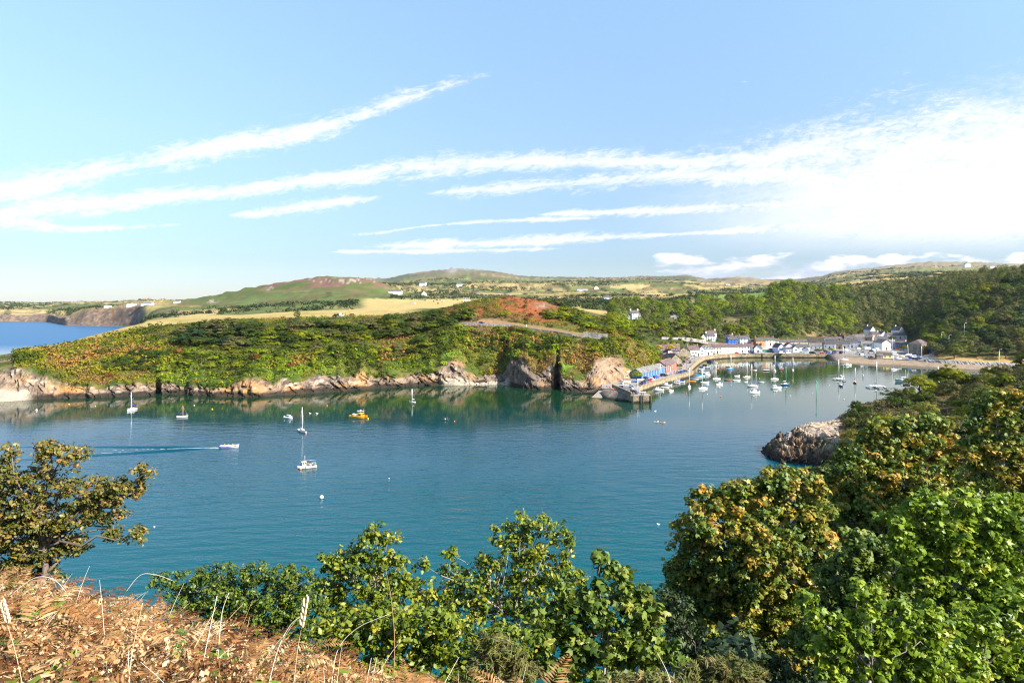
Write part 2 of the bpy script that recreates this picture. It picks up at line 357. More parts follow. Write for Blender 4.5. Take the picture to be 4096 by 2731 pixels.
def smooth_interp(x, xp, fp):                   # monotone cubic (Fritsch-Carlson)
    h = np.diff(xp); d = np.diff(fp)/h; m = np.zeros_like(fp)
    m[1:-1] = np.where(d[1:]*d[:-1] > 0, 2*d[1:]*d[:-1]/(d[1:]+d[:-1]+1e-12), 0); m[0] = d[0]; m[-1] = d[-1]
    i = np.clip(np.searchsorted(xp, x)-1, 0, len(h)-1); t = (x-xp[i])/h[i]
    return fp[i]*(2*t**3-3*t**2+1)+h[i]*m[i]*(t**3-2*t**2+t)+fp[i+1]*(-2*t**3+3*t**2)+h[i]*m[i+1]*(t**3-t**2)
cY = [np.interp(US, [p[0] for p in A_pts], [p[1] for p in A_pts])]; cZ = [np.interp(US, [-900,2380,2420,3040,3049,5000], [-1.2,-1.2,1.4,1.4,-.8,-.8])]
for k in range(K): cY.append(smooth_interp(US, ku, KY[k])); cZ.append(smooth_interp(US, ku, KZ[k]))
cY.append(cY[-1]*1.6); cZ.append(np.zeros_like(US)-20)
cZ[1] = cZ[1]*np.where((US>150)&(US<1990), .62+.85*fbm(US/60,US*0,oct=3,seed=14), 1)
for k in range(1, K+1): cY[k] = np.maximum(cY[k], cY[k-1]+.6)
nsub = [18,16,18,8,10,12,14,12,10,10,14,14,2]
rY, rZ, rT = [], [], []
for k in range(K+1):
    for i in range(nsub[k]):
        t = i/nsub[k]; e = t*t*(3-2*t) if k >= 1 else t
        rY.append(cY[k]*(1-t)+cY[k+1]*t); rZ.append(cZ[k]*(1-.35*e-.65*t)+cZ[k+1]*(.35*e+.65*t)); rT.append(np.full_like(US, k+t))
rY.append(cY[-1]); rZ.append(cZ[-1]); rT.append(np.full_like(US, K+1.0))
TY, TZ, TT = np.array(rY), np.array(rZ), np.array(rT); UU = np.broadcast_to(US, TY.shape)
TX = (UU-2048)/F*TY
# relief
land = sstep(TZ, -1, 3); quayish = ((UU > 2480) & (TT < 1.2)) | ((UU > 2690) & (UU < 3760) & (TT < 3.0))
rockzone = (TT <= 1.15) & (UU < 2560)
amp = np.interp(TT, [0,1,2,3,5,7,9,12], [.25,.8,1.3,1.5,1.2,3,6,14])*land*np.where(quayish, .06, 1)
TZ = TZ + amp*(fbm(TX/22, TY/22, oct=4, seed=3)-.5)*1.6 + np.interp(TT,[7,9,12],[0,14,50])*land*(fbm(TX/420, TY/420, oct=4, seed=9)-.5)*np.where(TT>7,1,0)
TZ = np.where((TT >= 11) & (UU > 1500), TZ+ (fbm(TX/90,TY/300,oct=3,seed=4)-.5)*14, TZ)
rz_ = np.where(rockzone, np.sin(np.clip(TT,0,1)*math.pi)*.5+.5*np.clip(TT*3,0,1), 0)*np.where(TT>1, np.clip(1-(TT-1)/.15,0,1), 1)
strata = fbm(TX/2.6+TZ*.25, TZ/5.0, TY/30, oct=4, seed=21)-.5
but = fbm(TX/9+TZ*.05, TZ/16, oct=3, seed=22)-.5
cra = np.abs(fbm(TX/3.5+TZ*.35, TZ/7, TY/20, oct=3, seed=25)-.5)
TY2 = TY - rz_*(strata*4.2+but*6.5-1.6*np.clip(1-cra/.035,0,1)); TX2 = (UU-2048)/F*TY + rz_*(fbm(TX/2,TZ/2,oct=3,seed=23)-.5)*1.2
TZ = TZ + rz_*(fbm(TX/1.7,TZ/1.7,TY/2,oct=3,seed=24)-.5)*1.3
# tor on the far mountain
TZ = TZ + 22*np.exp(-((UU-1806)/9)**2)*np.exp(-((TT-11)/.12)**2) + 8*np.exp(-((UU-1835)/25)**2)*np.exp(-((TT-11)/.15)**2)
def ground(u, Y):
    j = np.clip(np.searchsorted(US, u), 1, len(US)-1); w = (u-US[j-1])/(US[j]-US[j-1])
    return float(np.interp(Y, TY[:,j-1], TZ[:,j-1])*(1-w)+np.interp(Y, TY[:,j], TZ[:,j])*w)
def curveY(u, T):
    j = np.clip(np.searchsorted(US, u), 1, len(US)-1); return float(np.interp(T, TT[:,j], TY[:,j]))
def GP(u, Y): return Vector(((u-2048)/F*Y, Y, ground(u, Y)))
VV = HZ+(CAMZ-TZ)*F/TY
# colours
def mixc(a, b, f): return a*(1-f[...,None])+np.asarray(b, float)*f[...,None]
shp = TY.shape; col = np.zeros(shp+(3,))
nA = fbm(TX/7, TY/7, oct=4, seed=31); nB = fbm(TX/30, TY/30, oct=3, seed=32); nC = fbm(TX/2.2, TY/2.2, TZ/2.2, oct=3, seed=33)
col[:] = (.040,.062,.010)
col = mixc(col, (.105,.10,.022), sstep(nA,.42,.72)); col = mixc(col, (.10,.052,.030), sstep(nB,.52,.68)*.7)
def blob(u0, v0, su, sv): return np.exp(-((UU-u0)/su)**2-((VV-v0)/sv)**2)
# fields: patchwork of pasture, stubble and hedges
px_, py_ = TX, TY
cell = []
frng = np.random.default_rng(5)
far = TT > 4.0
nf = 420
fY = 420*np.exp(frng.uniform(0,1,nf)*math.log(6200/420)); fU = frng.uniform(-900,5000,nf); fX = (fU-2048)/F*fY
fidx = frng.integers(0,5,nf); fcol = np.array([(.30,.225,.085),(.34,.26,.11),(.14,.145,.04),(.23,.19,.075),(.085,.11,.03)])
q = np.stack([TX/TY*5.0, np.log(TY)*1.9], -1); fq = np.stack([fX/fY*5.0, np.log(fY)*1.9], -1)
D1 = np.full(shp, 9e9); D2 = np.full(shp, 9e9); I1 = np.zeros(shp, int)
for i in range(nf):
    d = np.abs(q[...,0]-fq[i,0])*1.0+np.abs(q[...,1]-fq[i,1])*2.2
    n_ = d < D1; D2 = np.where(n_, D1, np.minimum(D2, d)); I1 = np.where(n_, i, I1); D1 = np.where(n_, d, D1)
fieldc = fcol[fidx][I1]*(0.86+.28*fbm(TX/40,TY/40,oct=3,seed=41)[...,None])
hedge = 1-sstep(D2-D1, .02, .07)
fieldc = mixc(fieldc, (.030,.048,.014), hedge*.9)
ffar = sstep(TT, 4.1, 4.6)*np.where((UU < 2900), 1, sstep(TT, 7.0, 7.6))
ffar = ffar*(1-sstep(nB+.1*(TT>6), .60, .70)*.7)
col = mixc(col, (0,0,0), ffar) + fieldc*ffar[...,None]
# golden field just behind the brow of the headland
gf = sstep(TT, 2.98, 3.06)*(1-sstep(TT, 4.7, 5.0))*sstep(UU, 90, 300)*(1-sstep(UU, 1600, 1720))
col = mixc(col, (.36,.265,.10), gf*(.72+.28*nA)); col = mixc(col, (.15,.14,.04), gf*sstep(nB,.5,.68)*.5)
gf2 = (np.abs(VV-1222) < 26)*sstep(UU,1430,1480)*(1-sstep(UU,1900,1960))*(TT>4)*(TT<8.2); col = mixc(col, (.34,.26,.10), gf2*1.0)
# heather hill
hh = sstep(TT, 7.6, 8.3)*(1-sstep(TT, 9.2, 9.6))*sstep(UU,640,720)*(1-sstep(UU,1500,1600))
hcol = np.zeros(shp+(3,)); hcol[:] = (.130,.068,.050); hcol = mixc(hcol, (.062,.085,.02), sstep(fbm(TX/120,TY/160,oct=3,seed=51),.53,.62)); hcol = mixc(hcol,(.145,.10,.045),sstep(nB,.5,.7)*.6)
hcol = mixc(hcol, (.075,.095,.025), (1-sstep(UU,820,1040))*.6)
hcol = mixc(hcol, (.27,.21,.17), sstep(fbm(TX/5,TZ/2.5,TY/6,oct=4,seed=52,gain=.7)+.26*blob(1374,1122,190,16)+.36*blob(860,1212,46,16)+.28*blob(1090,1150,30,8),.76,.84))
col = mixc(col, (0,0,0), hh)+hcol*hh[...,None]
# moor on the far ridges
mo = sstep(TT, 10.1, 10.8)*sstep(UU, 1450, 1560)
mcol = np.zeros(shp+(3,)); mcol[:] = (.115,.085,.052); mcol = mixc(mcol, (.055,.068,.03), sstep(fbm(TX/300,TZ/70,oct=3,seed=61),.42,.62)); mcol = mixc(mcol, (.19,.13,.08), sstep(fbm(TX/260,TZ/45,oct=3,seed=62),.55,.7)); mcol = mixc(mcol, (.20,.165,.105), sstep(UU,3200,3500)*.7)
mcol = mixc(mcol, (.23,.20,.18), np.clip(blob(1806,1082,22,16)*1.3+blob(1890,1079,60,4),0,1)*.8)
col = mixc(col, (0,0,0), mo)+mcol*mo[...,None]
# right-hand: bright meadow on the ridge, rough ground under the woods
gm = sstep(TT,6.0,6.2)*(1-sstep(TT,7.05,7.2))*sstep(UU,2780,2830)*(1-sstep(UU,3060,3120)); col = mixc(col, (.125,.185,.035), gm)
gm2 = sstep(TT,7.3,7.6)*(1-sstep(TT,8.3,8.6))*sstep(UU,3480,3520)*(1-sstep(UU,3700,3800)); col = mixc(col, (.15,.19,.05), gm2)
# bracken turning red on the knoll
br = np.clip(1.6*blob(2095,1215,110,40)+1.1*blob(1860,1252,75,24)+1.0*blob(2180,1268,80,24)+.5*blob(1900,1240,60,25)+.8*blob(2330,1480,60,30)*0,0,1)*sstep(nA,.18,.40)*(TT>1.9)*(TT<4)
col = mixc(col, (.20,.062,.022), br)
col = mixc(col, (.165,.085,.045), np.clip(blob(2330,1400,150,50)+blob(2480,1440,80,60),0,1)*sstep(nA,.35,.6)*.75*(TT<2.2))
col = mixc(col, (.115,.20,.02), np.clip(sstep(1-np.abs(TT-1.25)*3,.2,1)*sstep(fbm(TX/14,TY/14,oct=3,seed=72),.48,.62)*(UU>640)*(UU<2300),0,1)*.85)
# bare rock: sea cliffs, crags, far cliffs
rc = np.zeros(shp+(3,)); rc[:] = (.27,.205,.15)
k1 = fbm(TX/1.5+TZ*.6, TZ/3.0, TY/8, oct=4, seed=81, gain=.6); k2 = fbm(TX/7, TZ/6, TY/10, oct=3, seed=82); k3 = fbm(TX/3.2-TZ*.3, TZ/.9, TY/6, oct=3, seed=83)
rc = mixc(rc, (.105,.085,.072), sstep(k1,.44,.62)); rc = mixc(rc, (.42,.24,.085), sstep(k2,.52,.70)*.8); rc = mixc(rc, (.48,.43,.37), sstep(k3,.56,.74)*.75)
rc = mixc(rc, (.045,.036,.03), np.clip(1-np.abs(fbm(TX/3.5+TZ*.35, TZ/7, TY/20, oct=3, seed=25)-.5)/.030,0,1)*.85); rc = mixc(rc, (.06,.052,.045), np.clip(1-np.abs(fbm(TX/1.4-TZ*.5, TZ/1.1, TY/9, oct=2, seed=26)-.5)/.05,0,1)*.6)
rc = mixc(rc, (.42,.22,.06), np.clip(blob(1020,1560,60,26)+blob(290,1560,70,22),0,1)*.6)
rc = mixc(rc, (.21,.165,.135), np.clip(blob(2090,1490,70,70),0,1)*.6)
rc = mixc(rc, (.30,.215,.15), np.clip(blob(2430,1480,60,50),0,1)*.7)
edge = .93+.75*(fbm(TX/8,TZ/6,oct=4,seed=84)-.5)
rk = (1-sstep(TT/edge, .86, 1.0))*(UU < 2562)
rk = np.maximum(rk, np.clip(1.0*blob(2170,1222,60,16)+1.3*blob(2020,1176,26,10)+1.1*blob(1960,1283,55,12)+1.2*blob(1838,1462,28,30)+1.3*blob(2440,1460,55,34)+1.0*blob(2400,1440,70,20)+1.5*blob(60,1500,70,40)+blob(250,1530,60,30)*.9-.25,0,1)*sstep(nC,.32,.5)*(TT<4.2))
fc = (TT > 7.0)*(TT < 8.12)*(UU < 575)*sstep(TZ, -1.5, 0); rk = np.maximum(rk, fc)
rk = np.maximum(rk, np.clip(1.4*blob(690,1262,40,22)+1.3*blob(650,1275,30,14),0,1)*sstep(fbm(TX/9,TZ/6,oct=3,seed=85),.40,.52)*(TT>5))
rc = mixc(rc, (.10,.08,.066), np.clip(blob(2110,1500,95,90),0,1)*sstep(fbm(TX/.9,TZ/14,oct=3,seed=88),.44,.56)*.8)
rc = rc*np.array((.86,.80,.74))
rcf = rc*.60+np.array((.055,.036,.028)); rc = np.where((TT>5)[...,None], rcf, rc)
col = mixc(col, (0,0,0), rk)+rc*rk[...,None]
tide = (1-sstep(TZ+(fbm(TX/2,TZ/2,oct=2,seed=86)-.5)*1.2, 1.4, 2.2))*(TT<1.3); col = mixc(col, (.020,.016,.013), tide*.93*(UU<2440)); col = mixc(col, (.06,.048,.034), tide*.75*(UU>3040)*(UU<3310))
# shingle coves and the town beach
bch = np.clip((1-sstep(TT,.34,.42))*(sstep(UU,1745,1790)*(1-sstep(UU,2025,2048))+(1-sstep(UU,90,150))),0,1)
sand = np.zeros(shp+(3,)); sand[:] = (.30,.25,.19); sand = sand*(.85+.3*nC[...,None])
col = mixc(col, (0,0,0), bch)+sand*bch[...,None]
tb = (1-sstep(TT,.93,1.0))*sstep(UU,3300,3325); ts = np.zeros(shp+(3,)); ts[:] = (.25,.185,.125); ts = mixc(ts, (.085,.062,.045), (1-sstep(TZ,.0,.55))*.8); ts = mixc(ts,(.14,.11,.085),sstep(nC,.5,.7)*.6)
col = mixc(col, (0,0,0), tb)+ts*tb[...,None]
# flat of the village: tarmac and yards; dry grass bank on the right
vl = np.where((UU>2700)&(UU<3745), sstep(TT,.98,1.03)*(1-sstep(TT,2.9,3.1)), 0)*np.where(UU<2850, 1-sstep(TT,1.9,2.05),1)
col = mixc(col, (.195,.18,.17), vl*(.9)); col = mixc(col, (.27,.25,.235), vl*sstep(nB,.5,.7)*.5)
gb = sstep(UU,3735,3765)*sstep(TT,1.0,1.04)*(1-sstep(TT,2.3,2.9)); col = mixc(col, (.33,.22,.075), gb)
hs = np.clip(blob(2950,1290,70,22)+blob(2880,1210,30,10)+.9*blob(3240,1330,40,22)+.6*blob(3330,1345,60,14),0,1)*sstep(nA,.3,.5)*(UU>2700)*(TT<8); col = mixc(col, (.27,.175,.09), hs)
# road climbing across the headland
rd = np.exp(-((TT-2.0)/.035)**2)*sstep(UU,1830,1850)*(1-sstep(UU,2420,2440)); col = mixc(col, (.17,.155,.15), np.clip(rd*1.3,0,1)); 
rs = np.exp(-((TT-2.09)/.05)**2)*sstep(UU,1850,1880)*(1-sstep(UU,2380,2420)); col = mixc(col, (.30,.17,.09), rs*.7)
pth = np.exp(-((TT-1.98)/.05)**2)*(1-sstep(UU,150,230)); col = mixc(col, (.34,.25,.14), pth)
# lay-by with parked cars on the brow
lay = (UU>1325)*(UU<1450)*(np.abs(TT-3.12)<.11); col = mixc(col, (.30,.285,.27), lay*1.0)
wd = sstep(TT,3.2,3.6)*(1-sstep(TT,8.2,8.6))*sstep(UU,2480,2600)*(1-gm)*(1-gm2)*(1-np.clip(hs,0,1))*(1-vl)*(1-gb)*np.where(UU<2780,1-sstep(TT,5.9,6.3),1); col = mixc(col, (.030,.040,.012), wd*.85)
col = np.clip(col, 0, 1)
nr, nc = shp; idx = np.arange(nr*nc).reshape(nr, nc)
faces = np.stack([idx[:-1,:-1], idx[:-1,1:], idx[1:,1:], idx[1:,:-1]], -1).reshape(-1,4)
m, n, l, b = new_mat('terrain')
at = n.new('ShaderNodeAttribute'); at.attribute_name = 'Col'; tcn = n.new('ShaderNodeTexCoord')
nz1 = n.new('ShaderNodeTexNoise'); nz1.inputs['Scale'].default_value = 1.6; nz1.inputs['Detail'].default_value = 6; nz1.inputs['Roughness'].default_value = .7; l.new(tcn.outputs['Object'], nz1.inputs['Vector'])
mr = n.new('ShaderNodeMapRange'); l.new(nz1.outputs[0], mr.inputs[0]); mr.inputs[1].default_value=.3; mr.inputs[2].default_value=.7; mr.inputs[3].default_value=.62; mr.inputs[4].default_value=1.34
mx = n.new('ShaderNodeMix'); mx.data_type='RGBA'; mx.blend_type='MULTIPLY'; mx.inputs[0].default_value=1; l.new(at.outputs['Color'], mx.inputs[6]); l.new(mr.outputs[0], mx.inputs[7])
l.new(mx.outputs[2], b.inputs['Base Color']); b.inputs['Roughness'].default_value=.95; b.inputs['Specular IOR Level'].default_value=.1
bp = n.new('ShaderNodeBump'); bp.inputs['Strength'].default_value=.5; bp.inputs['Distance'].default_value=.5; l.new(nz1.outputs[0], bp.inputs['Height']); l.new(bp.outputs[0], b.inputs['Normal'])
TMAT = m
ter = mesh_obj('terrain', np.stack([TX2, TY2, TZ], -1).reshape(-1,3), faces, TMAT, smooth=(~((faces[:,0]//nc) < 17)), cols=col.reshape(-1,3))
tag(ter, 'far shore with sea cliffs, scrubby headland, fields and moorland hills', None, None, 'structure')

# ================================================================== water
m, n, l, b = new_mat('sea_water')
tcn = n.new('ShaderNodeTexCoord'); mp = n.new('ShaderNodeMapping'); mp.inputs['Rotation'].default_value=(0,0,R(-28)); mp.inputs['Scale'].default_value=(.35,1.0,1)
l.new(tcn.outputs['Object'], mp.inputs[0])
def nn(scale, det=4, src=None):
    q = n.new('ShaderNodeTexNoise'); q.inputs['Scale'].default_value=scale; q.inputs['Detail'].default_value=det; l.new(src or mp.outputs[0], q.inputs['Vector']); return q
w1, w2, w3 = nn(.42,5), nn(1.5,3), nn(.014,3,tcn.outputs['Object'])
ad = n.new('ShaderNodeMath'); ad.operation='MULTIPLY_ADD'; l.new(w2.outputs[0], ad.inputs[0]); ad.inputs[1].default_value=.22; l.new(w1.outputs[0], ad.inputs[2])
bp = n.new('ShaderNodeBump'); bp.inputs['Distance'].default_value=.70; l.new(ad.outputs[0], bp.inputs['Height'])
mr = n.new('ShaderNodeMapRange'); l.new(w3.outputs[0], mr.inputs[0]); mr.inputs[1].default_value=.35; mr.inputs[2].default_value=.65; mr.inputs[3].default_value=.26; mr.inputs[4].default_value=.62
sp = n.new('ShaderNodeSeparateXYZ'); l.new(tcn.outputs['Object'], sp.inputs[0])
calm = n.new('ShaderNodeMapRange'); l.new(sp.outputs[1], calm.inputs[0]); calm.inputs[1].default_value=130; calm.inputs[2].default_value=225; calm.inputs[3].default_value=1.0; calm.inputs[4].default_value=.06
mm = n.new('ShaderNodeMath'); mm.operation='MULTIPLY'; l.new(mr.outputs[0], mm.inputs[0]); l.new(calm.outputs[0], mm.inputs[1]); l.new(mm.outputs[0], bp.inputs['Strength'])
l.new(bp.outputs[0], b.inputs['Normal'])
# sea bed greens the near shallows; headland's green reflection painted in; deep blue outside
sh = n.new('ShaderNodeMapRange'); l.new(sp.outputs[1], sh.inputs[0]); sh.inputs[1].default_value=60; sh.inputs[2].default_value=190; sh.inputs[3].default_value=1; sh.inputs[4].default_value=0
dm = n.new('ShaderNodeMix'); dm.data_type='RGBA'; l.new(sh.outputs[0], dm.inputs[0]); dm.inputs[6].default_value=(.00005,.037,.063,1); dm.inputs[7].default_value=(.00005,.064,.072,1)
gr = n.new('ShaderNodeMapRange'); l.new(sp.outputs[1], gr.inputs[0]); gr.inputs[1].default_value=190; gr.inputs[2].default_value=262; gr.inputs[3].default_value=0; gr.inputs[4].default_value=1
d2 = n.new('ShaderNodeMix'); d2.data_type='RGBA'; l.new(gr.outputs[0], d2.inputs[0]); l.new(dm.outputs[2], d2.inputs[6]); d2.inputs[7].default_value=(.004,.026,.010,1)
dp = n.new('ShaderNodeMapRange'); l.new(sp.outputs[1], dp.inputs[0]); dp.inputs[1].default_value=480; dp.inputs[2].default_value=560
d3 = n.new('ShaderNodeMix'); d3.data_type='RGBA'; l.new(dp.outputs[0], d3.inputs[0]); l.new(d2.outputs[2], d3.inputs[6]); d3.inputs[7].default_value=(.012,.080,.18,1)
l.new(d3.outputs[2], b.inputs['Base Color']); rg = n.new('ShaderNodeMapRange'); l.new(sp.outputs[1], rg.inputs[0]); rg.inputs[1].default_value=480; rg.inputs[2].default_value=600; rg.inputs[3].default_value=.05; rg.inputs[4].default_value=.38; l.new(rg.outputs[0], b.inputs['Roughness']); b.inputs['IOR'].default_value=1.33; b.inputs['Specular IOR Level'].default_value=.27
WATER = m
wv = [(-9000,20,0),(9000,20,0),(9000,9000,0),(-9000,9000,0)]
tag(mesh_obj('water', wv, [(0,1,2,3)], WATER), 'blue green harbour and bay water', None, None, 'structure')
# ================================================================== the near hillside: bracken bank, wooded slope and rocky point
ncols = {
 -4000:[(1.0,38.6),(3,38.2),(6.5,37.2),(8,36.0),(14,29.5),(32,14),(56,-3),(90,-4),(120,-4),(150,-4),(200,-5)],
 0:   [(1.2,38.4),(3,38.05),(6.3,36.95),(8,35.6),(14,29.0),(30,13),(52,-3),(90,-4),(120,-4),(150,-4),(200,-5)],
 1000:[(1.2,38.45),(3,37.98),(5,37.0),(7,35.1),(14,28.6),(30,13),(50,-3),(90,-4),(120,-4),(150,-4),(200,-5)],
 1900:[(1.2,38.4),(3,37.75),(4,37.2),(7,34.9),(14,28.6),(32,13),(54,-3),(90,-4),(120,-4),(150,-4),(200,-5)],
 2700:[(1.2,38.4),(3,37.65),(4.5,36.6),(8,34.0),(16,29),(40,12),(75,-3),(100,-4),(130,-4),(160,-4),(200,-5)],
 2990:[(1.2,38.3),(3,37.4),(4.5,36.6),(8,34.4),(16,30),(50,11),(90,-3),(150,-3),(160,-3),(170,-3),(200,-5)],
 3055:[(1.2,38.2),(3,37.2),(4.5,35.7),(8,32.0),(16,25.0),(55,10.0),(100,-3),(164,-2),(169,.5),(178,.9),(188,-4)],
 3110:[(1.2,38.2),(3,37.2),(4.5,35.7),(8,32.0),(17,25.0),(60,11.0),(110,-2),(160,-1.8),(167,2.8),(177,3.8),(192,-4)],
 3200:[(1.2,38.2),(3,37.2),(4.5,35.7),(8,32.0),(18,25.0),(65,11.0),(120,-2),(159,-1.6),(168,5.0),(182,5.3),(195,-4)],
 3300:[(1.2,38.2),(3,37.2),(4.5,35.7),(8,32.0),(20,24.0),(70,11.0),(128,-1.5),(157,-1.4),(166,6.0),(184,6.0),(197,-4)],
 3360:[(1.2,38.2),(3,37.2),(4.5,35.7),(8,32.0),(22,23.5),(75,9.0),(125,1),(153,0),(164,6.6),(186,7.4),(203,-4)],
 3430:[(1.2,38.2),(3,37.2),(4.5,35.7),(8,32.0),(24,23.0),(78,10.0),(120,6),(148,4),(166,7.8),(189,9.0),(208,-4)],
 3500:[(1.2,38.2),(3,37.2),(4.5,35.7),(8,32.0),(26,22.0),(80,11.0),(120,9),(150,8),(168,9.5),(193,10.4),(214,-4)],
 3600:[(1.2,38.2),(3,37.2),(4.5,35.7),(8,32.0),(28,21.5),(80,12.0),(120,11),(150,9.5),(175,10.5),(199,10.9),(224,-4)],
 3700:[(1.2,38.2),(3,37.2),(4.5,35.7),(8,32.0),(30,21.5),(80,14.0),(120,13),(150,11),(180,11.5),(206,12.4),(238,-4)],
 3800:[(1.2,38.2),(3,37.2),(4.5,35.7),(8,32.0),(30,22.0),(80,16.0),(120,15),(150,12.5),(182,12.2),(213,13.2),(255,-4)],
 3930:[(1.2,38.2),(3,37.2),(4.5,35.7),(8,32.0),(30,22.5),(80,18.0),(120,17),(150,15),(185,14.6),(216,15.2),(275,-4)],
 4100:[(1.2,38.3),(3,37.3),(4.5,35.9),(8,32.4),(30,23.5),(80,19),(120,19.5),(150,18.5),(180,19.5),(206,20.6),(290,-3)],
 5600:[(1.0,38.4),(3,37.6),(4.5,36.6),(8,34),(30,27),(80,27),(120,32),(140,33),(160,35),(180,36),(290,20)],
}
nku = np.array(sorted(ncols)); NK = 11
NU = np.unique(np.concatenate([np.linspace(-4000,-200,20), np.linspace(-200,5600,420), np.linspace(3040,3460,130)]))
nY = [smooth_interp(NU, nku, np.array([ncols[u][k][0] for u in nku], float)) for k in range(NK)]
nZ = [smooth_interp(NU, nku, np.array([ncols[u][k][1] for u in nku], float)) for k in range(NK)]
nY = [nY[0]*0-1.5]+nY; nZ = [nZ[0]+.25]+nZ
rY, rZ = [], []
for k in range(NK):
    ns = [2,4,8,4,6,10,10,16,26,22,14][k]
    for i in range(ns):
        t = i/ns; rY.append(nY[k]*(1-t)+nY[k+1]*t); rZ.append(nZ[k]*(1-t)+nZ[k+1]*t)
rY.append(nY[-1]); rZ.append(nZ[-1]); NY, NZ = np.array(rY), np.array(rZ)
NUU = np.broadcast_to(NU, NY.shape); NX = (NUU-2048)/F*np.maximum(NY, 1.0)
NZ = NZ + np.interp(NY,[0,5,30,100,200],[0,.1,.6,1.4,1.6])*sstep(NZ,-3,1)*(fbm(NX/9,NY/9,oct=4,seed=101)-.5)*2
nV = HZ+(CAMZ-NZ)*F/np.maximum(NY,1)
prk = (NUU<3440)*(NUU>2950)*(NY>140)*sstep(NZ,-2,0); prk = prk*(1-sstep(NUU+60*(fbm(NX/5,NY/5,seed=5)-.5),3350,3430))
NY2 = NY-prk*((fbm(NX/3,NZ/2.2,NY/9,oct=4,seed=102)-.5)*5+(np.abs(fbm(NX/1.6,NZ/1.6,NY/3,oct=3,seed=112)-.5))*7); NZ = NZ+prk*((fbm(NX/2.6,NY/2.6,oct=4,seed=103)-.5)*2.6+(fbm(NX/.9,NY/.9,oct=3,seed=113)-.5)*2.2)*np.where(NZ<5.6,1,.25)
def nground(u, Y):
    j = np.clip(np.searchsorted(NU, u), 1, len(NU)-1); w = (u-NU[j-1])/(NU[j]-NU[j-1])
    return float(np.interp(Y, NY[:,j-1], NZ[:,j-1])*(1-w)+np.interp(Y, NY[:,j], NZ[:,j])*w)
ncol = np.zeros(NY.shape+(3,)); ncol[:] = (.075,.055,.022)
m1 = fbm(NX/6,NY/6,oct=4,seed=104); ncol = mixc(ncol, (.035,.05,.012), sstep(m1,.4,.6)); ncol = mixc(ncol,(.16,.125,.05),sstep(fbm(NX/14,NY/14,oct=3,seed=105),.52,.68)*(NY>90))
ncol = mixc(ncol, (.11,.055,.022), (NY<9)*.8)
k1 = fbm(NX/1.6+NZ*.5,NZ/1.3,NY/3,oct=4,seed=106); prc = np.zeros(NY.shape+(3,)); prc[:] = (.20,.125,.068); prc = mixc(prc,(.055,.046,.04),sstep(k1,.42,.58)); prc = mixc(prc,(.022,.018,.015),np.clip(1-np.abs(fbm(NX/2.4+NZ*.4,NZ/2,NY/3,oct=3,seed=121)-.5)/.035,0,1)*.9); prc = mixc(prc,(.33,.25,.15),sstep(fbm(NX/3,NZ/2,NY/3,seed=107),.55,.7)); prc = mixc(prc,(.07,.08,.02),sstep(fbm(NX/4,NZ/4,NY/4,seed=108),.58,.68)*(NZ>2)*.8)
prc = mixc(prc,(.03,.024,.02),(1-sstep(NZ+(k1-.5)*2,.9,2.4))*.9); prc = mixc(prc, (.42,.31,.22), (NZ>5.2)*(NUU>3130)*(NUU<3350)*.85)
ncol = mixc(ncol,(0,0,0),prk)+prc*prk[...,None]
nr_, nc_ = NY.shape; idx = np.arange(nr_*nc_).reshape(nr_,nc_)
nf_ = np.stack([idx[:-1,:-1], idx[:-1,1:], idx[1:,1:], idx[1:,:-1]],-1).reshape(-1,4)
tag(mesh_obj('hillside', np.stack([NX,NY2,NZ],-1).reshape(-1,3), nf_, TMAT, smooth=~((NY[nf_[:,0]//nc_,nf_[:,0]%nc_]>140)&(prk[nf_[:,0]//nc_,nf_[:,0]%nc_]>.3)), cols=np.clip(ncol,0,1).reshape(-1,3)), 'near hillside falling to the water with a rocky point', None, None, 'structure')
def NP(u, Y): return Vector(((u-2048)/F*Y, Y, nground(u, Y)))

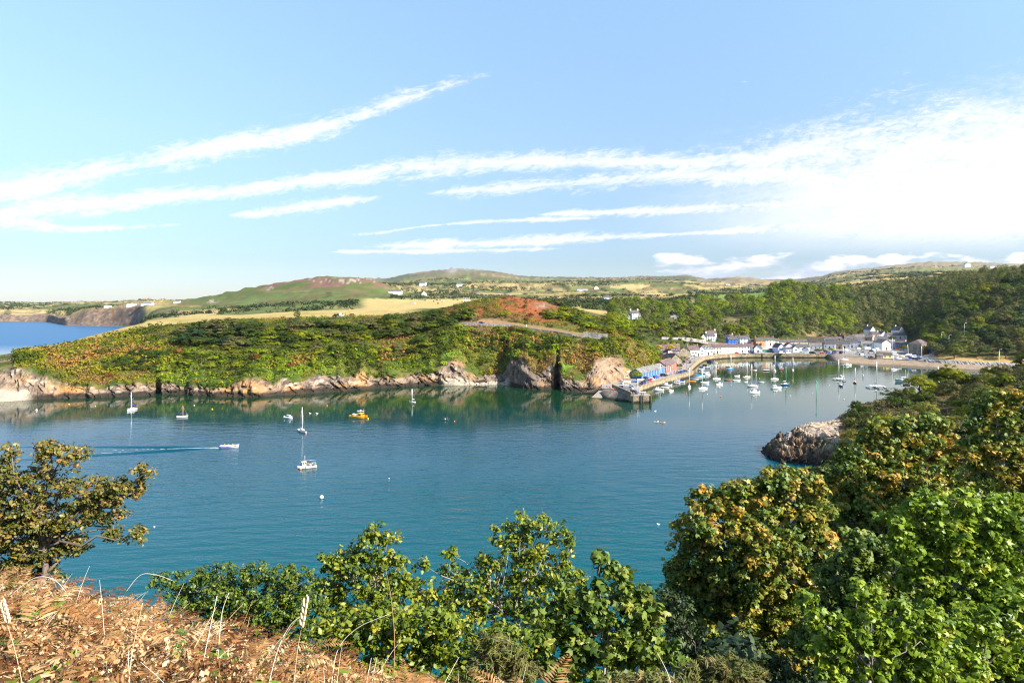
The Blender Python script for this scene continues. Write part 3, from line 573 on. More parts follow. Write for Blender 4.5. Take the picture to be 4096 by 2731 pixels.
# ================================================================== vegetation
def leaf_mat(name, cols_, trans=.3, rough=.5, hue=.0, val=.0, spec=.06):
    """leaf colours run along a ramp by each leaf's own tint; some light passes through the leaf"""
    m, n, l, b = new_mat(name)
    at = n.new('ShaderNodeAttribute'); at.attribute_name = 'tint'
    rp = n.new('ShaderNodeValToRGB'); e = rp.color_ramp.elements
    for i, c in enumerate(cols_):
        p = i/(len(cols_)-1)
        x = e[0] if i == 0 else e[len(e)-1] if i == len(cols_)-1 else e.new(p)
        x.position = p; x.color = tuple(c)+(1,)
    l.new(at.outputs['Fac'], rp.inputs[0]); out = rp.outputs[0]
    if hue or val:
        oi = n.new('ShaderNodeObjectInfo'); hs = n.new('ShaderNodeHueSaturation')
        a = n.new('ShaderNodeMapRange'); l.new(oi.outputs['Random'], a.inputs[0]); a.inputs[3].default_value=.5-hue; a.inputs[4].default_value=.5+hue
        mlt = n.new('ShaderNodeMath'); mlt.operation='MULTIPLY'; l.new(oi.outputs['Random'], mlt.inputs[0]); mlt.inputs[1].default_value=7.31
        fr = n.new('ShaderNodeMath'); fr.operation='FRACT'; l.new(mlt.outputs[0], fr.inputs[0])
        c = n.new('ShaderNodeMapRange'); l.new(fr.outputs[0], c.inputs[0]); c.inputs[3].default_value=1-val; c.inputs[4].default_value=1+val
        l.new(a.outputs[0], hs.inputs['Hue']); l.new(c.outputs[0], hs.inputs['Value']); l.new(out, hs.inputs['Color']); out = hs.outputs[0]
    l.new(out, b.inputs['Base Color']); b.inputs['Roughness'].default_value=rough; b.inputs['Specular IOR Level'].default_value=spec
    if trans:
        tr = n.new('ShaderNodeBsdfTranslucent'); l.new(out, tr.inputs[0]); ms = n.new('ShaderNodeMixShader'); ms.inputs[0].default_value=trans
        l.new(b.outputs[0], ms.inputs[1]); l.new(tr.outputs[0], ms.inputs[2]); l.new(ms.outputs[0], n['Material Output'].inputs[0])
    return m
TPL = {
 'quad': ([(0,-.5,0),(.36,0,.06),(0,.5,-.06),(-.36,0,.06)], [(0,1,2,3)]),
 'oak': ([(0,-.5,0),(.20,-.22,-.04),(.30,.12,-.08),(0,.5,-.05),(-.30,.12,-.08),(-.20,-.22,-.04),(0,.0,.05)], [(0,1,2,6),(6,2,3,3),(0,6,4,5),(6,3,3,4)]),
 'syc': ([(0,-.42,0),(.44,-.30,-.10),(.56,.16,-.14),(.19,.10,0),(0,.60,-.12),(-.19,.10,0),(-.56,.16,-.14),(-.44,-.30,-.10)], [(0,1,2,3),(0,3,4,5),(0,5,6,7)]),
 'blade': ([(-.5,0,0),(-.12,.06,.03),(.5,0,-.1),(-.12,-.06,.03)], [(0,1,2,3)]),
}
TPL['oak'] = (TPL['oak'][0], [(0,1,2,6),(6,2,3,4),(0,6,4,5)])
def unit(a): return a/np.maximum(np.linalg.norm(a,axis=-1,keepdims=True),1e-9)
def leaf_cloud(cent, rad, per, size, r, shape='quad', up=.45, out=.8, jit=.55, tint=None, spread=.25, shell=.5, ldir=None, lw=0.0):
    cent = np.asarray(cent,float); n = len(cent); rad = np.asarray(rad,float)
    if rad.ndim == 1: rad = np.repeat(rad[:,None],3,1)
    per_ = np.full(n, per) if np.isscalar(per) else np.asarray(per)
    ci = np.repeat(np.arange(n), per_); N = len(ci)
    d = unit(r.normal(size=(N,3))); rr = (shell+(1-shell)*r.random(N))[:,None]
    pos = cent[ci]+d*rad[ci]*rr
    nrm = d*out+np.array([0,0,1.])*up+unit(r.normal(size=(N,3)))*jit
    if ldir is not None: nrm = nrm+np.asarray(ldir)[ci]*lw            # leaves face outward from the whole crown as well as from their clump
    nrm = unit(nrm)
    t = unit(np.cross(nrm, unit(r.normal(size=(N,3))))); bt = np.cross(nrm,t)
    s = size*(.5+1.0*r.random(N)**1.15)
    pts, fs = TPL[shape]; pts = np.array(pts); k = len(pts)
    V_ = pos[:,None,:]+s[:,None,None]*(t[:,None,:]*pts[None,:,0:1]+bt[:,None,:]*pts[None,:,1:2]+nrm[:,None,:]*pts[None,:,2:3])
    fa = (np.arange(N)[:,None,None]*k+np.array(fs)[None]).reshape(-1,4)
    ct = r.random(n) if tint is None else np.asarray(tint,float)
    tv = np.clip(ct[ci]+(r.random(N)-.5)*2*spread,0,1)
    return V_.reshape(-1,3), fa, np.repeat(tv,k)
def cat_leaves(parts):
    vs, fs, ts, o = [], [], [], 0
    for v,f,t in parts: vs.append(v); fs.append(f+o); ts.append(t); o += len(v)
    return np.concatenate(vs), np.concatenate(fs), np.concatenate(ts)
BARK = M('bark', (.13,.10,.075), .95, .4, 6.0, bump=.4)
BARKG = M('grey_bark', (.30,.26,.22), .95, .35, 6.0, bump=.4)
L_DARK = leaf_mat('dark_broadleaf', [(0.027,0.045,0.008),(0.047,0.073,0.010),(0.083,0.108,0.016)], .18, .6, .022, .25)
L_WDARK = leaf_mat('wood_broadleaf', [(0.041,0.060,0.012),(0.071,0.096,0.016),(0.115,0.137,0.024)], .18, .6, .022, .25)
L_MID = leaf_mat('mid_broadleaf', [(0.081,0.100,0.007),(0.137,0.157,0.010),(0.207,0.217,0.016)], .2, .6, .022, .22)
L_LIME = leaf_mat('lime_broadleaf', [(0.122,0.154,0.006),(0.207,0.239,0.010),(0.293,0.308,0.020)], .25, .6, .02, .18)
L_OLIVE = leaf_mat('olive_broadleaf', [(0.068,0.070,0.024),(0.112,0.108,0.034),(0.171,0.152,0.052)], .18, .6, .02, .2)
L_PINE = leaf_mat('pine_needles', [(.014,.030,.010),(.026,.048,.014),(.045,.068,.020)], .1, .6, .015, .2)
L_YEL = leaf_mat('yellow_green_leaf', [(.12,.13,.02),(.21,.20,.035),(.30,.26,.06)], .25, .6, .02, .15)
L_RED = leaf_mat('purple_leaf', [(.035,.015,.015),(.06,.022,.022),(.085,.03,.03)], .15, .6)
L_GOLD = leaf_mat('gorse_bloom', [(.20,.16,.01),(.42,.30,.01),(.60,.42,.02)], .2, .6)
L_RUST = leaf_mat('rusty_bracken', [(.10,.04,.014),(.17,.065,.020),(.24,.11,.03)], .2, .7, .02, .2)
def far_tree_mesh(kind, r, fine=False):
    """a whole broadleaf or pine, trunk and crown in one mesh, about 9 m tall, for trees far across the water"""
    if kind == 'round': lobes = [(0,0,5.4,3.6,3.6,3.2)]+[(2.5*math.cos(a),2.5*math.sin(a),4.2+r.uniform(-.9,1.0),2.3,2.3,2.1) for a in np.arange(5)*1.257+r.random()]
    elif kind == 'tall': lobes = [(0,0,6.6,2.6,2.6,3.6)]+[(1.9*math.cos(a),1.9*math.sin(a),3.6+r.uniform(-.5,2.2),1.9,1.9,2.0) for a in np.arange(4)*1.57+r.random()]
    elif kind == 'flat': lobes = [(r.uniform(-2.6,2.6),r.uniform(-2.6,2.6),5+r.uniform(-1.6,2.4),r.uniform(1.8,3),r.uniform(1.8,3),1.0) for _ in range(10)]
    else: lobes = [(0,0,1.3,1.6,1.6,1.3),(1.1,.3,1.0,1.2,1.2,1.0),(-1.0,.5,.9,1.2,1.1,.95),(.1,-1.0,.95,1.2,1.2,.9)]
    cs, rs, tn, ld = [], [], [], []
    for L in lobes:
        nn_ = max(6, int(3.4*(L[3]*L[5])**.9*(1.0 if kind != 'bush' else 4)))
        d = unit(r.normal(size=(nn_,3))); d[:,2] = np.abs(d[:,2])*1.0-.25*r.random(nn_); d = unit(d)
        cs.append(np.array(L[:3])+d*np.array(L[3:])*.86); ld.append(unit(d+.6*unit(np.array(L[:3])-np.array([0,0,3.0])+1e-6))); k = (.42+.42*r.random(nn_))*(1 if kind != 'bush' else .45); rs.append(np.stack([k*1.15,k*1.15,k*.72],1)*1.15)
        tn.append(np.clip(.5+.20*r.normal(size=nn_),0.05,.95))
    cs, rs, tn = np.concatenate(cs), np.concatenate(rs), np.concatenate(tn)
    sz = (.40 if kind != 'bush' else .22)*(.62 if fine else 1)
    v, f, t = leaf_cloud(cs, rs, (40 if kind != 'bush' else 18)*(3 if fine else 1), sz, r, 'quad', up=.35, out=.45, jit=.42, tint=tn, spread=.14, shell=.45, ldir=np.concatenate(ld), lw=.95)
    mb = MB(); mb.tube([(0,0,-1.5),(0.05,0,1.5),(.1,.1,4.5 if kind!='bush' else 1)], [.34,.26,.12] if kind!='bush' else [.1,.08,.04], 6, 0)
    if kind != 'bush':
        for L in lobes[1:5]: mb.tube([(0.05,0,2.0),(L[0]*.5,L[1]*.5,(2+L[2])*.55),(L[0],L[1],L[2])],[.16,.11,.05],5,0)
    nv = len(mb.v); V_ = np.concatenate([np.array([tuple(p) for p in mb.v]), v])
    tube_f = mb.f; return V_, tube_f, f+nv, np.concatenate([np.zeros(nv), t])
def far_proto(name, kind, leafm, r, bark=None, fine=False):
    V_, tf, lf, t = far_tree_mesh(kind, r, fine)
    me = bpy.data.meshes.new(name); q = [list(x) for x in tf]
    cnt = [len(x) for x in q]+[4]*len(lf); st = np.concatenate([[0],np.cumsum(cnt)[:-1]])
    li = np.concatenate([np.array([i for x in q for i in x]), lf.ravel()])
    me.vertices.add(len(V_)); me.vertices.foreach_set('co', V_.astype(np.float32).ravel()); me.loops.add(len(li)); me.loops.foreach_set('vertex_index', li.astype(np.int32))
    me.polygons.add(len(cnt)); me.polygons.foreach_set('loop_start', st.astype(np.int32)); me.update(calc_edges=True)
    me.materials.append(bark or BARK); me.materials.append(leafm)
    me.polygons.foreach_set('material_index', np.array([0]*len(q)+[1]*len(lf), dtype=np.int32))
    a = me.attributes.new('tint','FLOAT','POINT'); a.data.foreach_set('value', t.astype(np.float32)); me.update(); return me
pr = np.random.default_rng(11)
PT = {}
for key, kinds, lm in (('dark',('round','tall','round'),L_DARK),('wdark',('round','tall','round'),L_WDARK),('mid',('round','tall','round'),L_MID),('lime',('round','round'),L_LIME),('olive',('round','tall'),L_OLIVE),('pine',('flat','flat'),L_PINE),('yel',('round',),L_YEL),('red',('round',),L_RED)):
    PT[key] = [far_proto('tree_'+key, k, lm, pr) for k in kinds]
for key, lm in (('bdark',L_DARK),('bmid',L_MID),('blime',L_LIME),('bolive',L_OLIVE),('bgold',L_GOLD),('brust',L_RUST),('byel',L_YEL)):
    PT[key] = [far_proto('bush_'+key, 'bush', lm, pr) for _ in range(2)]
for key, k_, lm in (('ndark','round',L_DARK),('nmid','round',L_MID),('nlime','round',L_LIME),('nolive','round',L_OLIVE),('nyel','round',L_YEL),('nbdark','bush',L_DARK),('nbmid','bush',L_MID),('nbolive','bush',L_OLIVE),('nbyel','bush',L_YEL)): PT[key] = [far_proto('tree_'+key, k_, lm, pr, fine=True) for _ in range(2)]
def put_tree(key, p, s, label, group, name='broadleaf_tree', cat='tree', sq=None):
    o = bpy.data.objects.new(name, random.choice(PT[key])); C.objects.link(o)
    o.location = p; o.rotation_euler = (random.uniform(-.06,.06),random.uniform(-.06,.06),random.uniform(0,6.28)); w = s*random.uniform(.9,1.12)
    o.scale = (w,w,s*random.uniform(.78,1.05)*(sq or 1)); return tag(o, label, cat, group)
def stuff_mass(name, items, label, group=None, leafm=None):
    """one mass of low growth: many copies of a coarse clump in one mesh; items are (x, y, z, scale, tint)"""
    it = np.array(items, float); r = np.random.default_rng(len(it))
    per = 26; v, f, t = leaf_cloud(it[:,:3]+np.array([0,0,1.0])*it[:,3:4]*.35, np.stack([it[:,3],it[:,3],it[:,3]*.62],1), per, 1.0, r, 'quad', up=.55, out=.8, jit=.5, tint=it[:,4], spread=.09, shell=.55)
    # leaf size follows the clump
    k = 4; c = v.reshape(-1,k,3).mean(1,keepdims=True); s = np.repeat(it[:,3]*.42,per)[:,None,None]; v = (c+(v.reshape(-1,k,3)-c)*s).reshape(-1,3)
    o = mesh_obj(name, v, f, leafm, attrs={'tint': t}); return tag(o, label, None, group, 'stuff')
L_SCRUB = leaf_mat('headland_scrub', [(0.044,0.061,0.006),(0.109,0.124,0.008),(0.192,0.177,0.014),(0.211,0.124,0.028),(0.269,0.147,0.036)], .15, .7)
L_FERN = leaf_mat('bright_bracken_fern', [(0.096,0.142,0.008),(0.166,0.236,0.010),(0.269,0.319,0.020)], .25, .7)
L_WOOD = leaf_mat('far_wood', [(.030,.046,.014),(.050,.070,.020),(.08,.10,.028)], .1, .7)
L_HEDGE = leaf_mat('far_hedge', [(.018,.030,.012),(.030,.046,.016),(.05,.064,.024)], .1, .7)

# ---- headland scrub (nobody could count it)
def na_(u,T): return float(fbm(np.array([u/40]),np.array([T*2.0]),oct=2,seed=44)[0])
vr = np.random.default_rng(21); items = []; ferns = []; reds = []
for _ in range(15000):
    u = vr.uniform(60,2660); T = vr.uniform(.86,3.02) if u > 560 else vr.uniform(.95,2.98)
    Y = curveY(u,T); x = (u-2048)/F*Y; z = ground(u,Y)
    if z < 3.2 or (u > 2480 and T < 1.06) or (u>2600 and T>2.0): continue
    if abs(T-2.03) < .10 and 1835 < u < 2430: continue
    if T < 1.0 and na_(u,T) < .55: continue
    if T < 1.12 and vr.random() < .35: continue
    v_ = HZ+(CAMZ-z)*F/Y
    if T<1.9 and math.exp(-((u-2440)/70)**2-((v_-1470)/40)**2) > .35: continue
    if math.exp(-((u-2170)/70)**2-((v_-1222)/18)**2) > .45 or math.exp(-((u-1960)/55)**2-((v_-1283)/12)**2) > .5: continue
    nb = float(fbm(np.array([x/20]),np.array([Y/20]),oct=3,seed=32)[0]); na = float(fbm(np.array([x/17]),np.array([Y/17]),oct=3,seed=33)[0])
    bro = math.exp(-((u-2350)/150)**2-((v_-1405)/50)**2)*.45 + math.exp(-((u-420)/260)**2-((v_-1440)/40)**2)*.22
    tn = np.clip(.28+(nb-.5)*3.0+bro+.07*vr.normal(),0,1)
    red = math.exp(-((u-2105)/95)**2-((v_-1215)/34)**2)+math.exp(-((u-1860)/70)**2-((v_-1250)/22)**2)+math.exp(-((u-2175)/60)**2-((v_-1268)/20)**2)
    if red > .30 and vr.random() < .82:
        if vr.random() < .62: reds.append((x,Y,z,vr.uniform(.4,1.1),np.clip(.5+.22*vr.normal(),0,1)))
        continue
    s = (.5+(2.0 if T<1.7 or u<640 else 1.0)*vr.random()**2.4)*(1.1 if T>1.3 else .8)
    if T < 1.75 and 640 < u < 2260 and na > .47 and vr.random() < .75*np.clip((1.8-T)*1.6,0,1): ferns.append((x,Y,z,s*1.0,vr.random()))
    else: items.append((x,Y,z,s,tn))
stuff_mass('scrub', items, 'low gorse, bramble and heather scrub over the headland', None, L_SCRUB)
stuff_mass('red_bracken', reds, 'reddening bracken on the headland knoll', None, L_RUST)
stuff_mass('bracken_fern', ferns, 'bright green bracken along the top of the sea cliffs', None, L_FERN)
# ---- headland trees: the tree belt along the brow and the groves running down to the cliffs
HL = {'dark':'dark green broadleaf tree in the headland tree belt','mid':'mid green broadleaf tree in the headland tree belt','lime':'bright yellow-green broadleaf tree in the headland tree belt','olive':'dull olive broadleaf tree in the headland tree belt','pine':'flat-topped dark pine in the headland tree belt'}
PEND = []
def grove(n, u0, u1, T0, T1, s0, s1, mixk, g='trees on the headland', seed=1, avoid=None):
    r = np.random.default_rng(seed); c = 0; pts = []
    for _ in range(n*20):
        if c >= n: break
        u = r.uniform(u0,u1); T = r.uniform(T0,T1); Y = curveY(u,T); x = (u-2048)/F*Y; s = r.uniform(s0,s1)*(2.05 if T0>1.7 else 1.6)
        if any((x-a)**2+(Y-b)**2 < (3.3*min(s,k))**2*.95 for a,b,k in pts): continue
        if abs(T-2.03) < .12 and 1835 < u < 2430: continue
        pts.append((x,Y,s)); c += 1; k = r.choice(mixk); PEND.append((s/Y,k,(x,Y,ground(u,Y)-.5-s),s,HL[k],g,u,.56))
grove(26, 720,1010, 2.0,2.62, .62,.9, ['dark','dark','pine','dark','olive'], seed=2)
grove(44, 1010,1750, 2.0,2.66, .52,.8, ['dark','dark','mid','olive','mid'], seed=3)
grove(22, 1500,1880, 1.9,2.6, .55,.8, ['dark','dark','mid'], seed=4)
grove(60, 700,1720, 1.45,2.15, .34,.62, ['mid','lime','dark','mid','olive','lime'], seed=5)
grove(30, 680,1720, 1.15,1.55, .22,.40, ['lime','mid','lime','dark'], seed=15)
grove(14, 480,640, 1.35,2.0, .45,.65, ['dark','pine','dark'], seed=6)
grove(14, 250,600, 1.5,2.6, .26,.45, ['dark','olive','mid'], seed=7)
grove(14, 2080,2220, 1.25,1.75, .42,.62, ['dark','dark'], seed=8)
grove(12, 1960,2120, 1.45,1.9, .36,.5, ['dark','mid'], seed=9)
grove(44, 2190,2560, 2.35,3.3, .42,.65, ['mid','mid','dark','olive','lime'], seed=10)
grove(16, 1720,2010, 1.2,1.9, .32,.48, ['mid','lime','dark'], seed=12)
grove(12, 2480,2640, 1.4,1.95, .26,.4, ['mid','dark','lime'], seed=13)
put_tree('dark', GP(1190,curveY(1190,2.9)), .62, 'round dark tree standing alone at the field edge above the belt', None)
put_tree('dark', GP(1345,curveY(1345,2.93)), .42, 'small round dark tree beside the lay-by with red cars', None)
for u, s in ((62,.36),(84,.42),(104,.34)): put_tree('dark', GP(u,curveY(u,2.9)), s, 'windswept dark thorn tree on the far left clifftop', 'windswept thorns on the clifftop', 'thorn_tree', sq=.6)
HB = {'bdark':'dark green bush','bmid':'mid green bush','bolive':'olive brown bush','brust':'rusty brown bush','blime':'bright green bush'}
hr = np.random.default_rng(77)
for i in range(90):
    u = hr.uniform(230,2600); T = hr.uniform(1.2,2.6) if u<2450 else hr.uniform(1.3,2.0); Y = curveY(u,T)
    if ground(u,Y) < 5 or (abs(T-2.03)<.12 and 1835<u<2430): continue
    k = hr.choice(['bdark','bmid','bmid','bolive','brust','blime']); put_tree(k, GP(u,Y), hr.uniform(.8,1.5), HB[k]+' among the scrub of the headland slope', 'bushes on the headland', 'bush', 'bush')

# ---- woods on the valley sides: the nearest trees one by one, the rest as one wood
WLb = {'wdark':'dark green crown in the hillside wood above the harbour village','mid':'mid green crown in the hillside wood above the harbour village','lime':'light green crown in the hillside wood above the harbour village','olive':'brownish olive crown in the hillside wood above the harbour village','pine':'dark pine crown in the hillside wood above the harbour village'}
cand = []; wr = np.random.default_rng(31)
def in_wood(u, Y, z):
    v = HZ+(CAMZ-z)*F/Y
    if u < 2440 or u > 4350: return False
    if u < 2760 and v > 1335: return False
    if u < 2930 and v > 1352: return False
    if u < 3260 and v > 1353: return False
    if u < 3420 and v > 1362 : return False
    if 3420 <= u < 3700 and v > 1352: return False
    if 3700 <= u < 3760 and v > 1425: return False
    if u >= 3760 and v > 1436: return False
    if 2780 < u < 3085 and Y > 700 and v < 1208: return False
    if (u-2950)**2/75**2+(v-1290)**2/20**2 < 1: return False
    if (u-2880)**2/32**2+(v-1212)**2/12**2 < 1: return False
    if (u-3300)**2/60**2+(v-1352)**2/14**2 < 1: return False
    if (u-2535)**2/45**2+(v-1290)**2/22**2 < 1 or (u-2695)**2/40**2+(v-1302)**2/24**2 < 1: return False
    return True
for _ in range(9000):
    u = wr.uniform(2440,4350); Y = math.exp(wr.uniform(math.log(385),math.log(1120)))
    if u < 2800 and Y > 700: continue
    z = ground(u,Y)
    if not in_wood(u,Y,z): continue
    x = (u-2048)/F*Y; s = wr.uniform(.8,1.55)*(1.0 if Y<700 else 1.15)*(1 if u>2700 else .8)
    cand.append((x,Y,z,s,u))
acc = []; grid = {}
for c in sorted(cand, key=lambda c: c[1]):
    gx, gy = int(c[0]//12), int(c[1]//12); rr = 4.9*c[3]; ok = True
    for i in (-1,0,1):
        for j in (-1,0,1):
            for a in grid.get((gx+i,gy+j),()):
                if (a[0]-c[0])**2+(a[1]-c[1])**2 < (rr+a[3]*4.9)**2*.44: ok = False
    if ok: acc.append(c); grid.setdefault((gx,gy),[]).append(c)
for x,Y,z,s,u in acc:
    f_ = float(fbm(np.array([x/70]),np.array([Y/70]),oct=2,seed=55)[0])
    if u > 3400 and Y > 620: ks = ['olive','olive','olive','wdark','olive']
    elif u > 3720: ks = ['wdark','olive','mid','pine','olive','olive','wdark']
    elif f_ > .52: ks = ['mid','mid','lime','olive']
    else: ks = ['wdark','mid','mid','olive']
    k = wr.choice(ks); PEND.append((s/Y if u < 4110 else 0,k,(x,Y,z-.5),s,WLb[k],'trees of the hillside wood',u,1))
PEND.sort(key=lambda q: -q[0]); NIND = 225
for q in PEND[:NIND]: put_tree(q[1],q[2],q[3],q[4],q[5],'pine_tree' if q[1]=='pine' else 'broadleaf_tree',sq=q[7])
rest = PEND[NIND:]
# the remaining wood is one mass, made of the same crowns
def forest(name, lst, label):
    vs, fs, ts, mi, o = [], [], [], [], 0; r = np.random.default_rng(len(lst)); mats = []
    for c in lst:
        key = c[1]; me = random.choice(PT[key]); nv = len(me.vertices)
        if key not in mats: mats.append(key)
        co = np.empty(nv*3,np.float32); me.vertices.foreach_get('co',co); co = co.reshape(-1,3)
        lf = np.array([tuple(p.vertices) for p in me.polygons if p.material_index==1]); tt = np.empty(nv,np.float32); me.attributes['tint'].data.foreach_get('value',tt)
        sel = lf[r.random(len(lf)) < .55]; a = r.uniform(0,6.28); cs_, sn_ = math.cos(a), math.sin(a); s = c[3]*1.03
        w = np.stack([co[:,0]*cs_-co[:,1]*sn_, co[:,0]*sn_+co[:,1]*cs_, co[:,2]],1)*s*np.array([1,1,c[7]])+np.array(c[2])
        vs.append(w); fs.append(sel+o); ts.append(np.clip(tt+r.uniform(-.3,.3),0,1)); mi.append(np.full(len(sel), mats.index(key))); o += nv
    return tag(mesh_obj(name, np.concatenate(vs), np.concatenate(fs), [PT[k][0].materials[1] for k in mats], mi=np.concatenate(mi), attrs={'tint':np.concatenate(ts)}), label, None, None, 'stuff')
forest('woodland', rest, 'dense broadleaf wood over the farther valley sides')
print('trees', len(PEND), len(rest))
# hedgerows, copses and far woods over the farmland
it = []
for _ in range(60000):
    u = vr.uniform(-300,4400); Y = math.exp(vr.uniform(math.log(560),math.log(5200)))
    if u < 560 and Y < 1100: continue
    if u > 2900 and Y < 1150: continue
    z = ground(u,Y)
    if z < 4 or (640<u<1560 and 850<Y<1560): continue
    x = (u-2048)/F*Y; q0, q1 = x/Y*5.0, math.log(Y)*1.9
    if (1440<u<2250 and Y>3300) or (u>2900 and Y>3700): continue
    d = np.abs(q0-fq[:,0])+np.abs(q1-fq[:,1])*2.2; d.partition(1); e = d[1]-d[0]
    copse = float(fbm(np.array([x/Y*9]),np.array([math.log(Y)*14]),oct=3,seed=91)[0])
    if 1430<u<1960 and abs(HZ+(CAMZ-z)*F/Y-1222)<24: continue
    if e < .022 or copse > .60: it.append((x,Y,z,(2.2+Y/1500*1.4)*vr.uniform(.5,1.3)*(1 if copse<=.60 else 1.35),vr.random()))
    if len(it) > 9500: break
stuff_mass('hedgerow', it, 'hedges, copses and scattered trees over the far farmland', None, L_HEDGE)
it = []
for _ in range(900):
    u = vr.uniform(2000,2760); Y = vr.uniform(560,900); z = ground(u,Y)
    it.append(((u-2048)/F*Y,Y,z,vr.uniform(2.2,4.2),vr.random()))
stuff_mass('far_wood', it, 'belt of dark woodland behind the headland', None, L_WOOD)
# ================================================================== stonework, quay and pier
def stone_mat(name, c1, c2, scale, mortar=.5, bump=.6):
    m, n, l, b = new_mat(name); tcn = n.new('ShaderNodeTexCoord')
    v = n.new('ShaderNodeTexVoronoi'); v.inputs['Scale'].default_value = scale; l.new(tcn.outputs['Object'], v.inputs['Vector'])
    e = n.new('ShaderNodeTexVoronoi'); e.feature = 'DISTANCE_TO_EDGE'; e.inputs['Scale'].default_value = scale; l.new(tcn.outputs['Object'], e.inputs['Vector'])
    nz = n.new('ShaderNodeTexNoise'); nz.inputs['Scale'].default_value=.35; nz.inputs['Detail'].default_value=5; l.new(tcn.outputs['Object'], nz.inputs['Vector'])
    sepc = n.new('ShaderNodeSeparateColor'); l.new(v.outputs['Color'], sepc.inputs[0])
    mx = n.new('ShaderNodeMix'); mx.data_type='RGBA'; mx.inputs[6].default_value=c1+(1,); mx.inputs[7].default_value=c2+(1,); l.new(sepc.outputs[0], mx.inputs[0])
    mr = n.new('ShaderNodeMapRange'); l.new(e.outputs['Distance'], mr.inputs[0]); mr.inputs[1].default_value=0; mr.inputs[2].default_value=.09; mr.inputs[3].default_value=mortar; mr.inputs[4].default_value=1
    m2 = n.new('ShaderNodeMix'); m2.data_type='RGBA'; m2.blend_type='MULTIPLY'; m2.inputs[0].default_value=1; l.new(mx.outputs[2], m2.inputs[6]); l.new(mr.outputs[0], m2.inputs[7])
    r2 = n.new('ShaderNodeMapRange'); l.new(nz.outputs[0], r2.inputs[0]); r2.inputs[1].default_value=.3; r2.inputs[2].default_value=.7; r2.inputs[3].default_value=.65; r2.inputs[4].default_value=1.25
    m3 = n.new('ShaderNodeMix'); m3.data_type='RGBA'; m3.blend_type='MULTIPLY'; m3.inputs[0].default_value=1; l.new(m2.outputs[2], m3.inputs[6]); l.new(r2.outputs[0], m3.inputs[7])
    # weed and damp below the high-tide mark
    g = n.new('ShaderNodeNewGeometry'); sz = n.new('ShaderNodeSeparateXYZ'); l.new(g.outputs['Position'], sz.inputs[0])
    ad = n.new('ShaderNodeMath'); ad.operation='ADD'; l.new(sz.outputs[2], ad.inputs[0]); l.new(nz.outputs[0], ad.inputs[1])
    r3 = n.new('ShaderNodeMapRange'); l.new(ad.outputs[0], r3.inputs[0]); r3.inputs[1].default_value=.95; r3.inputs[2].default_value=1.45
    m4 = n.new('ShaderNodeMix'); m4.data_type='RGBA'; l.new(r3.outputs[0], m4.inputs[0]); m4.inputs[6].default_value=(.035,.030,.020,1); l.new(m3.outputs[2], m4.inputs[7])
    l.new(m4.outputs[2], b.inputs['Base Color']); b.inputs['Roughness'].default_value=.9; b.inputs['Specular IOR Level'].default_value=.15
    bp = n.new('ShaderNodeBump'); bp.inputs['Strength'].default_value=bump; bp.inputs['Distance'].default_value=.08; l.new(mr.outputs[0], bp.inputs['Height']); l.new(bp.outputs[0], b.inputs['Normal'])
    return m
ST_QUAY = stone_mat('quay_stone', (.36,.28,.17), (.22,.17,.11), 1.3)
ST_RUBBLE = stone_mat('rubble_stone', (.25,.20,.15), (.15,.12,.10), 1.6, .35, 1.0)
ST_GREY = stone_mat('grey_stone', (.34,.32,.29), (.20,.185,.17), 1.5)
ST_HOUSE = stone_mat('house_stone', (.34,.28,.20), (.22,.18,.13), 2.4, .6)
TAR = M('quay_surface', (.235,.215,.195), .9, .22, .6, spec=.1, bump=.2)
CONC = M('slipway_concrete', (.25,.21,.165), .9, .2, .8, spec=.1)
WOOD = M('weathered_timber', (.12,.095,.07), .9, .3, 3)
QP = lambda u, v: P(u, v, 2.7)
XY = lambda u, Y: Vector(((u-2048)/F*Y, Y, 2.7))
qpoly = [QP(*p) for p in ((2524,1583),(2607,1583),(2596,1576),(2553,1564),(2561,1545),(2615,1526),(2659,1513),(2714,1500),(2749,1491),(2774,1482),(2757,1478),(2768,1465),(2787,1447.5),(2806,1434),(2819.5,1427.5),(2850,1422.5),(2900,1418.5),(2960,1416),(3020,1415),(3049,1415))]
qpoly += [XY(*p) for p in ((3049,481),(2950,476),(2850,474),(2828,468),(2738,402),(2705,374),(2658,354),(2570,325),(2530,318),(2470,305),(2402,295))] + [QP(2407,1553), QP(2452,1556)]
qy = empty('stone_quay', (0,0,0), 0, 'long curving stone quay ending in a square pier head', 'quay')
mb = MB(); mb.prism([(p.x,p.y) for p in qpoly], -1.6, 2.7, 0, 1); mb.build('quay_wall', [ST_QUAY, TAR], qy)
mb = MB()
for u in (2532,2564,2572,2604): p = P(u,1583,2.7); mb.box((p.x,p.y-.15,1.0),(.32,.3,5.0),0)
mb.build('timber_fender', [WOOD], qy)
cop = MB()
for a, b_ in zip(qpoly[4:9], qpoly[5:10]):
    d = (b_-a); ln = d.length; c = (a+b_)/2; cop.box((c.x-.25*d.y/ln*-1*0, c.y, 2.78), (ln, .55, .17), 0, math.atan2(d.y,d.x))
for a, b_ in zip(qpoly[10:19], qpoly[11:20]):
    d = (b_-a); ln = d.length; c = (a+b_)/2; cop.box((c.x, c.y+.2, 3.0), (ln, .5, .62), 0, math.atan2(d.y,d.x))
cop.build('coping', [ST_QUAY], qy)
